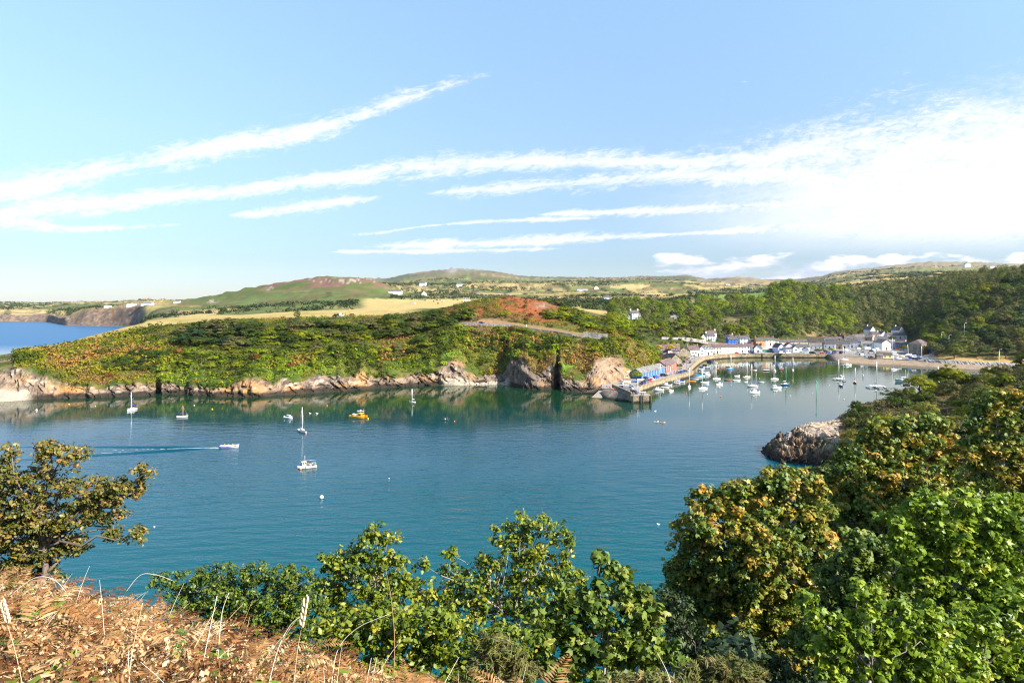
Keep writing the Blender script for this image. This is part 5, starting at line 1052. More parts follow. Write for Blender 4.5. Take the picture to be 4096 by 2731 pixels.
for lb, u, v, z, w, d, h, rh, rz, wl_, rf, gb in (
 ('white farmhouse alone on the wooded slope above the quay',2545,1308,20.5,7,7,4.6,2.0,18,WHITE,SLATE,False),
 ('low white wing of the lone hillside farmhouse',2524,1309,20.3,6,6,2.6,1.6,18,WHITE,SLATEL,False),
 ('brown-roofed bungalow half hidden by hillside trees',2700,1298,20.5,10,7,3.0,1.6,-4,GREYR,SLATEL,False),
 ('dark gabled cottage below the brown-roofed bungalow',2694,1314,18.0,6,7,2.8,2.6,12,ST_GREY,SLATE,True),
 ('ruddy-roofed house with tall brick chimneys behind the headland trees',2432,1200,0,11,8,3.6,2.2,0,PALEBLUE,SLATEP,False),
 ('white stone farm building on the golden field behind the belt',1866,1208,0,8,6,4,1.2,4,BEIGE,SLATEL,False),
 ('long white farmhouse under the heather hill',1580,1177,0,26,9,6,3,4,WHITE,SLATE,False),
 ('white house among trees right of the heather hill farm',1690,1146,0,18,10,9,4,-6,WHITE,SLATE,False),
 ('small white gable among distant hedges',1697,1186,0,9,8,5,4,10,CREAM,SLATE,True),
 ('small white house in the distant copse under the far mountain',1838,1148,0,16,10,8,4,4,WHITE,SLATE,False),
 ('long grey barn on the far farmland',2330,1166,0,30,12,5,3,3,GREYR,SLATEL,False),
 ('small house with pale gable beside the far grey barns',2386,1159,0,12,9,6,4,6,BEIGE,SLATE,True),
 ('white farm in the far valley left of the wooded dome',2912,1142,0,22,10,6,4,-4,WHITE,SLATEL,False),
 ('white farmhouse high on the far moor at the right',3872,1069,0,34,18,14,8,8,WHITE,SLATE,True),
 ('white farm near the right edge of the far moor',3978,1073,0,40,18,10,6,-6,WHITE,SLATEL,False),
 ('large white building on the far clifftop at the left',522,1228,0,13,8,4,1.4,4,WHITE,WHITE,False),
 ('low white clifftop building left of the larger one',427,1233,0,10,7,3,1.2,2,WHITE,WHITE,False),
 ('long grey chalets on the far clifftop',585,1224,0,17,7,2.6,1.2,2,PALEBLUE,SLATEL,False),
 ('white bungalow at the right of the clifftop chalets',705,1214,0,10,7,3,1.4,2,WHITE,SLATEL,False)):
    if z == 0:                                   # far houses: stand them where the line of sight meets the land
        Ys = np.exp(np.linspace(math.log(430),math.log(6000),260)); zz = [ground(u,y) for y in Ys]; vv = [HZ+(CAMZ-q)*F/y for q,y in zip(zz,Ys)]
        k = next((i for i in range(len(Ys)) if vv[i] <= v), len(Ys)-1); Yh, zh = float(Ys[k]), zz[k]
    else: Yh = Yof(v, z); zh = max(z, ground(u,Yh)) if z > 12 else z
    far_ = Yh > 900
    house(lb, u, v, zh, w*(1 if Yh<900 else 1), d, h, rh, rz, wl_, rf, gb, cols=(3 if w<14 else 5), rows=1 if h<4 else 2, chim=() if far_ else (0,1), Y=Yh, chm=WHITE if wl_ is WHITE else None, door=())
# the stone warehouse with its blue shed, and the yellow boat hut
wh = house('tall stone warehouse with hipped slate roof at the back of the boat park', 3660,1418,2.8,8.2,15,7.4,2.9,-50,ST_HOUSE,SLATEP,hip=True,cols=2,rows=3,wk='n',chim=(),door=(),name='warehouse',cat='warehouse')
Yw = Yof(1418,2.8); e = empty('boat_shed', ((3696-2048)/F*Yw+3.2, Yw+1.2, 2.8), R(-50), 'blue sheet-metal shed built against the stone warehouse', 'shed')
mb = MB(); mb.add([(0,0,-1),(5,0,-1),(5,13,-1),(0,13,-1),(0,0,6.4),(5,0,5.2),(5,13,5.2),(0,13,6.4)],[(0,1,5,4),(1,2,6,5),(2,3,7,6),(3,0,4,7)],0); mb.build('wall',[SHED],e)
mb = MB(); mb.add([(-.05,-.3,6.47),(5.4,-.3,5.12),(5.4,13.3,5.12),(-.05,13.3,6.47),(-.05,-.3,6.6),(5.4,-.3,5.25),(5.4,13.3,5.25),(-.05,13.3,6.6)],[(4,5,6,7),(0,1,5,4),(1,2,6,5),(2,3,7,6),(3,0,4,7),(3,2,1,0)],0); mb.build('roof',[M('shed_roof',(.30,.42,.68),.5,.08,1)],e)
for yy_, z_ in ((2.5,4.2),(5.5,4.2),(9.0,4.3),(2.5,1.6),(9.5,1.6)): wput(e, WMESH[('s',)], (5.0,yy_,z_), R(90))
house('small yellow-ended boat hut with a brown roof above the beach', 3541,1433.5,2.75,9,4.4,2.4,1.4,-8,YELLOW,SLATEB,cols=3,rows=1,chim=(),door=(),name='boat_hut',cat='hut',side=2)
e = house('tiny flat kiosk with a white shutter beside the yellow boat hut', 3520,1434,2.75,4,3,2.2,.3,-8,ST_HOUSE,SLATEL,cols=1,rows=1,wk='w',chim=(),door=(),name='kiosk',cat='hut')
mb = MB(); a = P(3047,1408,2.8); b_ = P(3097,1408,2.8); 
for i in range(12): p = a.lerp(b_, i/11); mb.box((p.x,p.y,3.7),(.12,.12,2.0),1)
mb.box(((a.x+b_.x)/2,a.y,3.75),((b_-a).length,.05,1.7),0); tag(mb.build('mesh_fence',[M('green_netting',(.02,.22,.15),.8,.2,2),WOOD]),'green netting fence right of the terrace','fence')
# ================================================================== boats
HW = M('white_gelcoat', (.80,.79,.76), .35, .05, 1.5, spec=.4); HCREAM = M('cream_gelcoat', (.72,.64,.48), .45, .07, 1.5, spec=.4); HBLUE = M('navy_gelcoat', (.02,.05,.20), .35, .1, 1.5, spec=.4); HSKY = M('sky_blue_gelcoat', (.02,.24,.66), .4, .08, 1.5); HRED = M('red_gelcoat', (.48,.03,.03), .4, .1, 1.5); HMAR = M('maroon_gelcoat', (.30,.05,.05), .45, .1, 1.5)
HYEL = M('yellow_gelcoat', (.85,.42,.01), .45, .08, 1.5); HGREEN = M('green_gelcoat', (.03,.20,.12), .45, .1, 1.5); HBLACK = M('black_rubber', (.02,.02,.024), .6, .2, 2); HGREY = M('grey_gelcoat', (.40,.41,.42), .45, .1, 1.5); HWOOD = M('varnished_wood', (.34,.15,.06), .45, .2, 3); HORANGE = M('orange_tube', (.80,.16,.01), .5, .08, 2); HPURP = M('dark_purple_cover', (.06,.05,.09), .7, .15, 2)
ANTI = M('antifouling', (.10,.03,.025), .8, .2, 2); ANTIB = M('blue_antifouling', (.04,.14,.38), .8, .2, 2); DECK = M('boat_deck', (.70,.68,.63), .7, .06, 2); TEAK = M('teak_deck', (.36,.24,.14), .8, .15, 3); ALU = M('mast_alloy', (.78,.77,.74), .35, .05, 1, metal=.3); GREENMAST = M('green_mast', (.10,.36,.28), .5, .1, 1); BROWNMAST = M('wooden_mast', (.42,.20,.08), .55, .15, 2); WIRE = M('rigging_wire', (.42,.42,.42), .5, .05, 1)
CBLUE = M('blue_canvas', (.015,.04,.30), .85, .12, 3); CTARP = M('bright_blue_tarp', (.02,.22,.62), .7, .12, 2); CRED = M('red_brown_canvas', (.26,.06,.05), .85, .12, 3); CWHITE = M('white_canvas', (.72,.72,.70), .85, .08, 3); BGLASS = M('boat_window', (.02,.025,.03), .15, .1, 1, spec=.6); MOTOR = M('outboard_casing', (.06,.06,.065), .4, .1, 2); MOTORW = M('white_outboard', (.72,.72,.70), .4, .1, 2); FEND = M('orange_fender', (.85,.20,.04), .55, .1, 2); TEAL = M('teal_netting', (.02,.36,.34), .8, .2, 4); POTM = M('pot_netting', (.18,.13,.09), .9, .3, 6)
def hull_mesh(mb, L, b, fb, bow=1.0, tr=.8, sheer=.25, m=0, mb_=1, ox=0, oy=0, dr=.35, plumb=.1):
    secs = []; N = 12
    for i in range(N+1):
        t = i/N; s = -L/2+L*t; w = b/2*(tr+(1-tr)*math.sin(min(t/.45,1)*math.pi/2)) if t < .45 else b/2*(1-((t-.45)/.55)**2.2)
        w = max(w,.015); z = fb*(1+sheer*max(0,(t-.3))**2*2.0+sheer*.35*max(0,.3-t)); k = dr*(1-.8*max(0,t-.6)/.4*bow)
        xb = s+(0 if t < .75 else 0); rk = (t-.75)*plumb*L if t > .75 else 0
        secs.append([(ox+xb+rk*1.0,oy-w,z),(ox+xb+rk*.55,oy-w*.97,z*.5),(ox+xb+rk*.2,oy-w*.86,.06),(ox+xb,oy-w*.55,-k*.6),(ox+xb,oy,-k),(ox+xb,oy+w*.55,-k*.6),(ox+xb+rk*.2,oy+w*.86,.06),(ox+xb+rk*.55,oy+w*.97,z*.5),(ox+xb+rk,oy+w,z)])
    n = 9; base = len(mb.v); mb.v += [p for q in secs for p in q]
    for i in range(N):
        for j in range(n-1):
            mb.f.append([base+i*n+j, base+(i+1)*n+j, base+(i+1)*n+j+1, base+i*n+j+1]); mb.m.append(m if j in (0,1,6,7) else mb_); mb.s.append(True)
    mb.f.append([base+j for j in range(n)]); mb.m.append(m); mb.s.append(False)
    return secs
def deck_from(mb, secs, drop=.04, m=0, a=0, b_=None, rim=0.0):
    vs = []; fs = []; S_ = secs[a:b_]
    for q in S_:
        l, r_ = q[0], q[-1]; ins = 1-rim
        vs += [(l[0],(l[1]+r_[1])/2+(l[1]-r_[1])/2*ins,l[2]-drop),(r_[0],(l[1]+r_[1])/2-(l[1]-r_[1])/2*ins,r_[2]-drop)]
    for i in range(len(S_)-1): fs.append((2*i,2*i+1,2*i+3,2*i+2))
    mb.add(vs, [f[::-1] for f in fs], m)
def motor_part(e, x, z, white=False):
    m_ = MB(); m_.box((x-.16,0,z+.22),(.32,.30,.46),0,taper=.8); m_.box((x-.14,0,z-.25),(.12,.10,.6),0); m_.build('outboard_motor',[MOTORW if white else MOTOR],e)
def boat_root(name, u, v, hd, label, cat, z=0.0, group='boats moored in the harbour'):
    p = P(u,v,z); return empty(name, p, R(hd), label, cat, group)
def mastset(e, x, zd, H, L, mast, cover, boom=True, spread=True, ketch=None):
    m_ = MB(); m_.tube([(x,0,zd),(x,0,zd+H*.6),(x,0,zd+H)],[.16,.15,.11],6,0)
    if spread: m_.tube([(x,-.42,zd+H*.58),(x,.42,zd+H*.58)],.025,4,0)
    mo = m_.build('mast',[mast],e)
    if boom:
        b_ = MB(); b_.tube([(x-.08,0,zd+.75),(x-L*.40,0,zd+.78)],.045,5,0); bo = b_.build('boom',[mast],mo)
        c = MB(); c.tube([(x-.02,0,zd+.98),(x-.12,0,zd+.92),(x-L*.2,0,zd+.9),(x-L*.39,0,zd+.86)],[.10,.17,.14,.08],6,0); c.build('sail_cover',[cover],bo)
    w = MB(); w.tube([(x,0,zd+H*.97),(L*.49,0,zd+.15)],.016,3,0); w.tube([(x,0,zd+H),(-L*.49,0,zd+.1)],.012,3,0)
    for s in (-1,1): w.tube([(x,0,zd+H*.95),(x,s*.42,zd+H*.58),(x-.1,s*L*.135,zd)],.012,3,0)
    w.build('rigging',[WIRE],mo); return mo
def yacht(u, v, L, hd, H, label, hull=None, bott=None, cover=None, mast=None, z=0, cabin=True, group='boats moored in the harbour', H2=None, stripe=None):
    hull = hull or HW; e = boat_root('sailing_yacht', u, v, hd, label, 'sailing boat', z, group); b = L*.31; fb = .13*L
    m_ = MB(); secs = hull_mesh(m_, L, b, fb, sheer=.35, tr=.62, plumb=.22); h = m_.build('hull',[hull, bott or ANTI, stripe or CBLUE],e)
    if stripe:
        s_ = MB(); 
        for sd_ in (0,-1): s_.add([(q[sd_][0],q[sd_][1]*1.012,q[sd_][2]*.97) for q in secs]+[(q[sd_][0],q[sd_][1]*1.012,q[sd_][2]*.80) for q in secs],[(i,i+1,14+i,13+i) for i in range(12)],0)
        s_.build('stripe',[stripe],h)
    d = MB(); deck_from(d, secs, .03, 0, 4); d.add([secs[4][0],secs[4][-1],secs[0][-1],secs[0][0],(secs[4][0][0],secs[4][0][1]*.7,fb*.45),(secs[4][0][0],-secs[4][0][1]*.7,fb*.45),(secs[0][0][0]+.15,-secs[0][0][1]*.75,fb*.45),(secs[0][0][0]+.15,secs[0][0][1]*.75,fb*.45)],[(0,4,7,3),(1,2,6,5),(2,3,7,6),(0,1,5,4),(4,5,6,7)],0); d.build('deck',[DECK],e)
    if cabin:
        c = MB(); x0, x1 = -L*.17, L*.22; hw = b*.31; zc = fb*1.0; q = .085*L
        c.add([(x0,-hw,zc),(x1,-hw*.62,zc+.04*L),(x1,hw*.62,zc+.04*L),(x0,hw,zc),(x0+.05,-hw*.86,zc+q),(x1-L*.10,-hw*.55,zc+q*.95),(x1-L*.10,hw*.55,zc+q*.95),(x0+.05,hw*.86,zc+q)],[(0,1,5,4),(1,2,6,5),(2,3,7,6),(3,0,4,7),(4,5,6,7)],0); co = c.build('cabin',[HW],e)
        w = MB()
        for s in (-1,1):
            for k in (.28,.55): px = x0+(x1-x0)*k; py = s*(hw*(1-.38*k)*.955+.02); w.box((px,py,zc+q*.52),(L*.075,.03,q*.36),0,-s*.09)
        w.build('cabin_window',[BGLASS],co)
    r_ = MB(); r_.tube([(L*.40,-b*.13,fb*1.25),(L*.40,-b*.13,fb*1.25+.42),(L*.52,0,fb*1.35+.42),(L*.40,b*.13,fb*1.25+.42),(L*.40,b*.13,fb*1.25)],.018,4,0); r_.build('pulpit_rail',[ALU],e)
    mastset(e, L*.08, fb*1.05+(.08*L if cabin else 0), H, L, mast or ALU, cover or CBLUE)
    if H2: m2 = MB(); m2.tube([(-L*.36,0,fb),(-L*.36,0,fb+H2)],[.06,.04],6,0); m2.tube([(-L*.36,0,fb+.8),(-L*.55,0,fb+.82)],[.12,.08],5,1); m2.build('mizzen_mast',[ALU, cover or CBLUE],e)
    if z > 0: k = MB(); k.add([(-L*.12,-.06,-.3),(L*.14,-.06,-.3),(L*.08,-.05,-.85),(-.1*L,-.05,-.85),(-L*.12,.06,-.3),(L*.14,.06,-.3),(L*.08,.05,-.85),(-.1*L,.05,-.85)],[(0,3,2,1),(4,5,6,7),(0,1,5,4),(1,2,6,5),(2,3,7,6),(3,0,4,7)],0); k.build('keel',[bott or ANTI],e); e.location.z += .85
    return e
def cruiser(u, v, L, hd, label, hull=None, bott=None, top=None, z=0, ptop=None, canopy=None, fly=False, group='boats moored in the harbour', pos=.08, stripe=None, motor=True, cat='motor boat', name='motor_boat', mast=0):
    hull = hull or HW; e = boat_root(name, u, v, hd, label, cat, z, group); b = L*.37; fb = .15*L
    m_ = MB(); secs = hull_mesh(m_, L, b, fb, sheer=.5, tr=.86, plumb=.25); h = m_.build('hull',[hull, bott or hull],e)
    if stripe:
        s_ = MB()
        for sd_ in (0,-1): s_.add([(q[sd_][0],q[sd_][1]*1.015,q[sd_][2]*.92) for q in secs]+[(q[sd_][0],q[sd_][1]*1.015,q[sd_][2]*.72) for q in secs],[(i,i+1,14+i,13+i) for i in range(12)],0)
        s_.build('stripe',[stripe],h)
    d = MB(); deck_from(d, secs, .03, 0, 5); deck_from(d, secs, fb*.5, 0, 0, 6, .12); d.build('deck',[DECK],e)
    for_ = canopy
    c = MB(); x0, x1 = L*(pos-.20), L*(pos+.20); hw = b*.36; z0 = fb*.85; q = .22*L
    c.add([(x0,-hw,z0),(x1,-hw*.72,z0+.06*L),(x1,hw*.72,z0+.06*L),(x0,hw,z0),(x0+.02*L,-hw*.85,z0+q),(x1-.13*L,-hw*.66,z0+q),(x1-.13*L,hw*.66,z0+q),(x0+.02*L,hw*.85,z0+q)],[(0,1,5,4),(1,2,6,5),(2,3,7,6),(3,0,4,7)],0)
    c.box(((x0+x1-.13*L)/2+.0,0,z0+q+.02),(x1-x0-.06*L,hw*1.8,.05),0)
    co = c.build('cabin',[top or HW],e); w = MB()
    for s in (-1,1):
        for k in (.26,.58): px = x0+(x1-.06*L-x0)*k; py = s*(hw*(1-.2*k)*.92+.02); w.box((px,py,z0+q*.64),(L*.085,.03,q*.34),0,-s*.08)
    xm = x1-.075*L; w.box((xm+.02,0,z0+q*.62),(.05,hw*1.05,q*.36),0); w.build('cabin_window',[BGLASS],co)
    if canopy:
        k = MB(); k.add([(x0,-b*.42,fb+.02),(x0,b*.42,fb+.02),(-L*.46,b*.40,fb+.02),(-L*.46,-b*.40,fb+.02),(x0,0,fb+.26*b),(-L*.46,0,fb+.10*b)],[(0,4,5,3),(1,2,5,4),(2,3,5),(0,1,4)],0); k.build('cockpit_cover',[canopy],e)
    if motor: motor_part(e, -L/2, fb*.9, True)
    r_ = MB(); r_.tube([(L*.22,-b*.40,fb*1.15),(L*.30,-b*.34,fb*1.2+.3),(L*.50,0,fb*1.35+.34),(L*.30,b*.34,fb*1.2+.3),(L*.22,b*.40,fb*1.15)],.018,4,0); r_.tube([(x0+.15,0,z0+q),(x0+.15,0,z0+q+.5)],.02,4,0); r_.build('rail',[ALU],e)
    if mast: t = MB(); t.tube([(x0,0,z0+q),(x0,0,z0+q+mast)],[.05,.03],5,0); t.build('mast',[ALU],e)
    return e
def dinghy(u, v, L, hd, label, hull=None, inside=None, cover=None, motor=False, z=0, group='small open boats in the harbour', name='dinghy', mast=0, mastm=None, roll=0):
    hull = hull or HW; e = boat_root(name, u, v, hd, label, 'small boat', z, group); b = L*.38; fb = .13*L
    m_ = MB(); secs = hull_mesh(m_, L, b, fb, sheer=.4, tr=.75, plumb=.12, dr=.15 if z else .3, mb_=0); m_.build('hull',[hull],e)
    d = MB(); deck_from(d, secs, fb*.55, 0, 0, 11, .12)
    for q0, q1 in zip(secs[:-1], secs[1:]):
        for s in (0,-1):
            a, c = q0[s], q1[s]; d.add([a,c,(c[0],c[1]*.88,c[2]-fb*.55),(a[0],a[1]*.88,a[2]-fb*.55)],[(0,1,2,3)],0)
    d.build('inside',[inside or DECK],e); t = MB()
    for k in (3,6,8): q = secs[k]; t.box((q[0][0],0,q[0][2]-fb*.2),(L*.07,(q[-1][1]-q[0][1])*.92,.035),0)
    t.build('thwart',[TEAK],e)
    if cover:
        c = MB(); n_ = len(secs); c.add([q[0] for q in secs]+[(q[0][0],0,q[0][2]+.16*b) for q in secs]+[q[-1] for q in secs],[(i,i+1,n_+i+1,n_+i) for i in range(n_-1)]+[(n_+i,n_+i+1,2*n_+i+1,2*n_+i) for i in range(n_-1)],0,True); co=c.build('cover',[cover],e); co.location.z=.015; co.scale=(1.01,1.03,1)
    if motor: motor_part(e, -L/2, fb*.8)
    if mast: k = MB(); k.tube([(L*.12,0,0),(L*.12,0,mast)],[.045,.03],5,0); k.tube([(L*.1,0,.55),(-L*.36,0,.6)],[.07,.04],5,0); k.build('mast',[mastm or ALU],e)
    if roll: e.rotation_euler = (R(roll),0,R(hd))
    return e
def rib(u, v, L, hd, label, tube=None, z=0, console=True, group='small open boats in the harbour'):
    e = boat_root('inflatable_boat', u, v, hd, label, 'inflatable boat', z, group); b = L*.36; t = MB(); pts = []
    for i in range(15):
        s = i/14; a = (s-.5)*2; x = L*.5-L*abs(a)**1.7*1.0; y = b*.42*math.copysign(min(1,abs(a)*1.9)**.6,a) if a else 0; pts.append((x,y,.20+.10*max(0,(x/L))))
    t.tube(pts, L*.055, 7, 0); t.build('tube',[tube or HBLACK],e); f = MB(); f.add([(p[0],p[1],.10) for p in pts]+[(p[0],p[1]*.3,-.12) for p in pts],[tuple(range(15))]+[(i,15+i,16+i,i+1) for i in range(14)],0); f.build('hull',[HGREY],e)
    if console: c = MB(); c.box((0,0,.42),(L*.12,L*.14,.6),0,taper=.8); c.box((-L*.2,0,.3),(L*.12,L*.2,.35),1); c.tube([(-L*.36,-.3,.2),(-L*.36,-.3,1.0),(-L*.36,.3,1.0),(-L*.36,.3,.2)],.03,5,2); c.build('console',[HW,MOTOR,ALU],e)
    motor_part(e, -L*.47, .25); return e
def trimaran(u, v, L, B, hd, H, label):
    e = boat_root('trimaran', u, v, hd, label, 'sailing boat'); m_ = MB(); secs = hull_mesh(m_, L, L*.16, L*.10, sheer=.3, tr=.6); m_.build('hull',[HW,HW],e); d = MB(); deck_from(d, secs, .02, 0); d.build('deck',[DECK],e)
    for s in (-1,1):
        f = MB(); q = hull_mesh(f, L*.62, L*.075, L*.075, sheer=.3, tr=.4, ox=.1, oy=s*B/2); deck_from(f, q, .02, 0); f.build('float',[HW,HW],e)
    a = MB()
    for x in (L*.14,-L*.16):
        for s in (-1,1):
            pts = [(x,s*.15,L*.11),(x,s*B*.18,L*.135),(x,s*B*.36,L*.125),(x,s*B*.49,L*.075)]; a.tube(pts,[.20,.18,.16,.13],7,0)
    a.build('cross_beam',[HW],e); n_ = MB()
    for s in (-1,1): n_.add([(L*.12,s*.3,L*.10),(L*.12,s*B*.42,L*.095),(-L*.14,s*B*.42,L*.095),(-L*.14,s*.3,L*.10)],[(0,1,2,3)],0)
    n_.build('netting',[HBLACK],e); c = MB(); c.box((-.02*L,0,L*.135),(L*.3,L*.10,L*.07),0,taper=.75); c.box((-.02*L,0,L*.14),(L*.2,L*.094,L*.025),1); c.build('cabin',[HW,BGLASS],e)
    mastset(e, L*.06, L*.15, H, L, ALU, CBLUE if B<6 else HBLACK); return e
G0 = 'boats moored in the outer bay'
yacht(528,1641,4.6,262,5.6,'small white yacht with a blue cover moored below the left cliff',group=G0,stripe=CBLUE)
yacht(728,1669,3.5,28,3.5,'little grey sailing boat with a short mast, left of the bay centre',hull=HGREY,group=G0,cabin=False,mast=BROWNMAST)
cruiser(1154,1674,3.4,-22,'small white motor cruiser left of the blue-covered yacht',group=G0,stripe=CBLUE)
yacht(1207,1727,4.7,-52,6.6,'white yacht with a blue sail cover in the middle of the bay',group=G0,stripe=HW)
yacht(1650,1609,2.5,172,5.0,'tiny white sailing dinghy near the shingle cove',group=G0,cabin=False,mast=ALU,cover=CWHITE)
rib(1781,1681,2.3,185,'black inflatable boat lying alone in the middle of the bay',group=G0)
rib(1443,1646,2.7,175,'grey inflatable with a console beyond the yellow workboat',tube=HGREY,group=G0)
e = boat_root('work_boat',1434,1671,-24,'yellow twin-hulled workboat with a cluttered deck','work boat',group=G0); L = 6.2
m_ = MB(); a_ = [hull_mesh(m_, L, 1.15, .78, sheer=.35, tr=.9, oy=s*.88, dr=.3) for s in (-1,1)]; m_.build('hull',[HYEL,HGREY],e); m_ = MB(); m_.box((-.5,0,.68),(L*.82,2.5,.14),0); m_.add([(L*.28,-1.3,.80),(L*.46,-.7,.95),(L*.46,.7,.95),(L*.28,1.3,.80)],[(0,1,2,3)],0); m_.build('deck',[HYEL],e)
m_ = MB(); m_.box((1.05,0,1.15),(1.5,1.9,.85),0,taper=.82); m_.box((1.05,0,1.62),(1.5,1.75,.08),0); co = m_.build('wheelhouse',[HYEL],e); m_ = MB(); m_.box((1.74,0,1.28),(.12,1.4,.4),0); m_.box((1.05,-.90,1.28),(.9,.06,.36),0); m_.box((1.05,.90,1.28),(.9,.06,.36),0); m_.build('cabin_window',[BGLASS],co)
m_ = MB(); rr = random.Random(4)
for i in range(16): m_.box((rr.uniform(-2.6,.2),rr.uniform(-1,1),.95+rr.uniform(0,.15)),(rr.uniform(.25,.6),rr.uniform(.25,.6),rr.uniform(.25,.55)),rr.choice([0,0,1,2]),rr.random())
m_.build('deck_gear',[HW,HGREY,HORANGE],e); m_ = MB(); m_.tube([(.7,.0,1.6),(.7,0,3.0)],[.05,.03],5,0); m_.tube([(.4,-.8,1.6),(.4,-.8,2.5),(.4,.8,2.5),(.4,.8,1.6)],.03,5,0); m_.build('radar_mast',[ALU],e)
e = boat_root('fishing_boat',1229,1871,206,'white fishing boat with wheelhouse, pots and teal netting','fishing boat',group=G0); L = 4.3
m_ = MB(); secs = hull_mesh(m_, L, 1.55, .62, sheer=.55, tr=.8, plumb=.18); m_.build('hull',[HCREAM,ANTI],e); m_ = MB(); deck_from(m_, secs, .10, 0, 0, 12, .06); m_.build('deck',[HGREY],e); m_ = MB()
for s in (0,-1): m_.tube([q[s] for q in secs],.035,5,0)
m_.build('rubbing_strake',[CBLUE],e)
m_ = MB(); m_.box((.75,0,1.05),(.95,.9,.95),0,taper=.93); m_.box((.75,0,1.56),(1.15,1.08,.07),0); co = m_.build('wheelhouse',[HCREAM],e); m_ = MB()
for y in (-.26,0,.26): m_.box((1.225,y,1.24),(.05,.19,.34),0)
for s in (-1,1):
    for x in (.52,.95): m_.box((x,s*.445,1.24),(.26,.05,.34),0)
m_.build('wheelhouse_window',[BGLASS],co); m_ = MB(); m_.tube([(.55,0,1.55),(.55,0,3.1)],[.045,.02],5,0); m_.tube([(.55,-.3,2.2),(.55,.3,2.2)],.02,4,0); m_.tube([(.55,0,2.0),(-2.0,0,1.6)],.018,4,0); m_.build('mast',[ALU],e)
m_ = MB()
for i in range(14): m_.box((rr.uniform(-1.7,.1),rr.uniform(-.5,.5),.72+rr.uniform(0,.3)),(rr.uniform(.25,.42),rr.uniform(.25,.4),rr.uniform(.2,.4)),rr.choice([0,0,1,2]),rr.random())
m_.build('lobster_pot',[POTM,CTARP,HGREY],e); m_ = MB(); m_.sphere((-1.75,.1,.95),.36,8,6,0,(1,1.1,.8)); m_.sphere((-1.35,-.2,.95),.28,8,6,1,(1,1,.9)); m_.build('netting',[TEAL,CTARP],e); m_ = MB()
for x in (-1.5,-1.1,-.7,.4): m_.sphere((x,.72 if x<0 else .78,.45),.11,7,5,0,(1,1,1.3))
m_.build('fender',[FEND],e)
lau = boat_root('motor_launch',917,1789,10,'white and blue open launch speeding along with a wake','motor boat',group=G0); L = 4.7
m_ = MB(); secs = hull_mesh(m_, L, 1.5, .5, sheer=.6, tr=.85, plumb=.22, m=0, mb_=1); h_ = m_.build('hull',[HW,CBLUE],lau); s_ = MB()
for sd_ in (0,-1): s_.add([(q[sd_][0],q[sd_][1]*1.015,q[sd_][2]*.80) for q in secs]+[(q[sd_+1 if sd_==0 else -2][0],q[sd_+1 if sd_==0 else -2][1]*1.02,q[sd_][2]*.45) for q in secs],[(i,i+1,14+i,13+i) for i in range(12)],0)
s_.build('stripe',[CBLUE],h_); d = MB(); deck_from(d, secs, .25, 0, 0, 12, .1); d.build('deck',[DECK],lau); t = MB(); t.box((-.2,0,.5),(.4,.5,.5),0); t.box((-1.3,0,.38),(.3,1.0,.22),0); t.box((.9,0,.4),(.3,1.0,.2),0); t.build('console',[HW],lau); motor_part(lau, -L/2, .4)
lp = lau.location
QG = 'small boats rafted along the quay'
cruiser(2684,1566,2.7,28,'white little boat with wheelhouse at the outer end of the quay raft',group=QG,pos=-.12,motor=False)
cruiser(2634,1563,4.4,186,'long white motor boat nearest the pier head, low cabin',group=QG,pos=.18)
dinghy(2661,1551,3.6,4,'cream open boat with an upright blue drum by the quay',hull=HCREAM,group=QG)
cruiser(2669,1543,4.2,186,'white cuddy boat with a blue cockpit cover close to the quay wall',group=QG,canopy=CBLUE,pos=.16)
dinghy(2644,1540,3.0,160,'grey open boat with a dark engine touching the quay wall',hull=HGREY,motor=True,group=QG)
cruiser(2719,1530,4.4,176,'white cuddy boat with a dark blue cover in the middle of the quay',group=QG,canopy=CBLUE,pos=.2)
cruiser(2704,1535,3.5,172,'low white speedboat with a red deck line beside the quay',group=QG,stripe=HRED,pos=.1)
yacht(2757,1550,4.8,248,8.4,'white yacht with wheelhouse-like cabin, nearest the quay corner',stripe=HW)
rib(2769,1526,3.4,184,'bright orange inflatable boat by the quay corner',tube=HORANGE,console=False,group=QG)
dinghy(2776,1517,4.2,178,'white boat with a blue cover rafted behind the orange inflatable',cover=CBLUE,group=QG)
dinghy(2791,1511,3.8,182,'pale green sailing dinghy with a thin mast in the raft',hull=M('pale_green_gelcoat',(.52,.68,.60),.4,.06,1.5),group=QG,mast=4.6)
dinghy(2801,1506,4.6,180,'long boat under a bright blue tarpaulin in the raft',cover=CTARP,group=QG)
cruiser(2825,1502,4.2,4,'white motor boat with an outboard at the outer end of the raft',group=QG,pos=.1,stripe=CBLUE)
dinghy(2823,1494,3.7,2,'white launch with a dark blue band, topmost of the raft',cover=CWHITE,group=QG,hull=HBLUE)
cruiser(2797,1481,2.7,130,'white dinghy with a dark cover beside the quay corner',group=QG,canopy=HBLACK)
dinghy(2806,1468,2.6,150,'blue and grey dinghy tucked below the curving quay wall',hull=HGREY,cover=CBLUE,group=QG)
dinghy(2819,1461,2.7,165,'black covered dinghy below the curving quay wall',hull=HBLACK,cover=HBLACK,group=QG)
dinghy(2829,1473,2.5,170,'dark grey dinghy with a pale outboard off the quay wall',hull=HBLACK,motor=True,group=QG)
cruiser(2843,1447,4.7,172,'dark purple covered motor boat in the back corner of the harbour',hull=HPURP,top=HPURP,canopy=HPURP,pos=.2,group=QG)
dinghy(2859,1452,3.6,178,'long low white rowing boat beside the purple covered boat',group=QG)
yacht(2812,1556,5.0,212,8.2,'white yacht with blue furled headsail off the end of the raft',cover=CTARP)
dinghy(2819,1533,4.0,2,'white open boat behind the yacht with the blue headsail',group=QG,cover=CWHITE,motor=True)
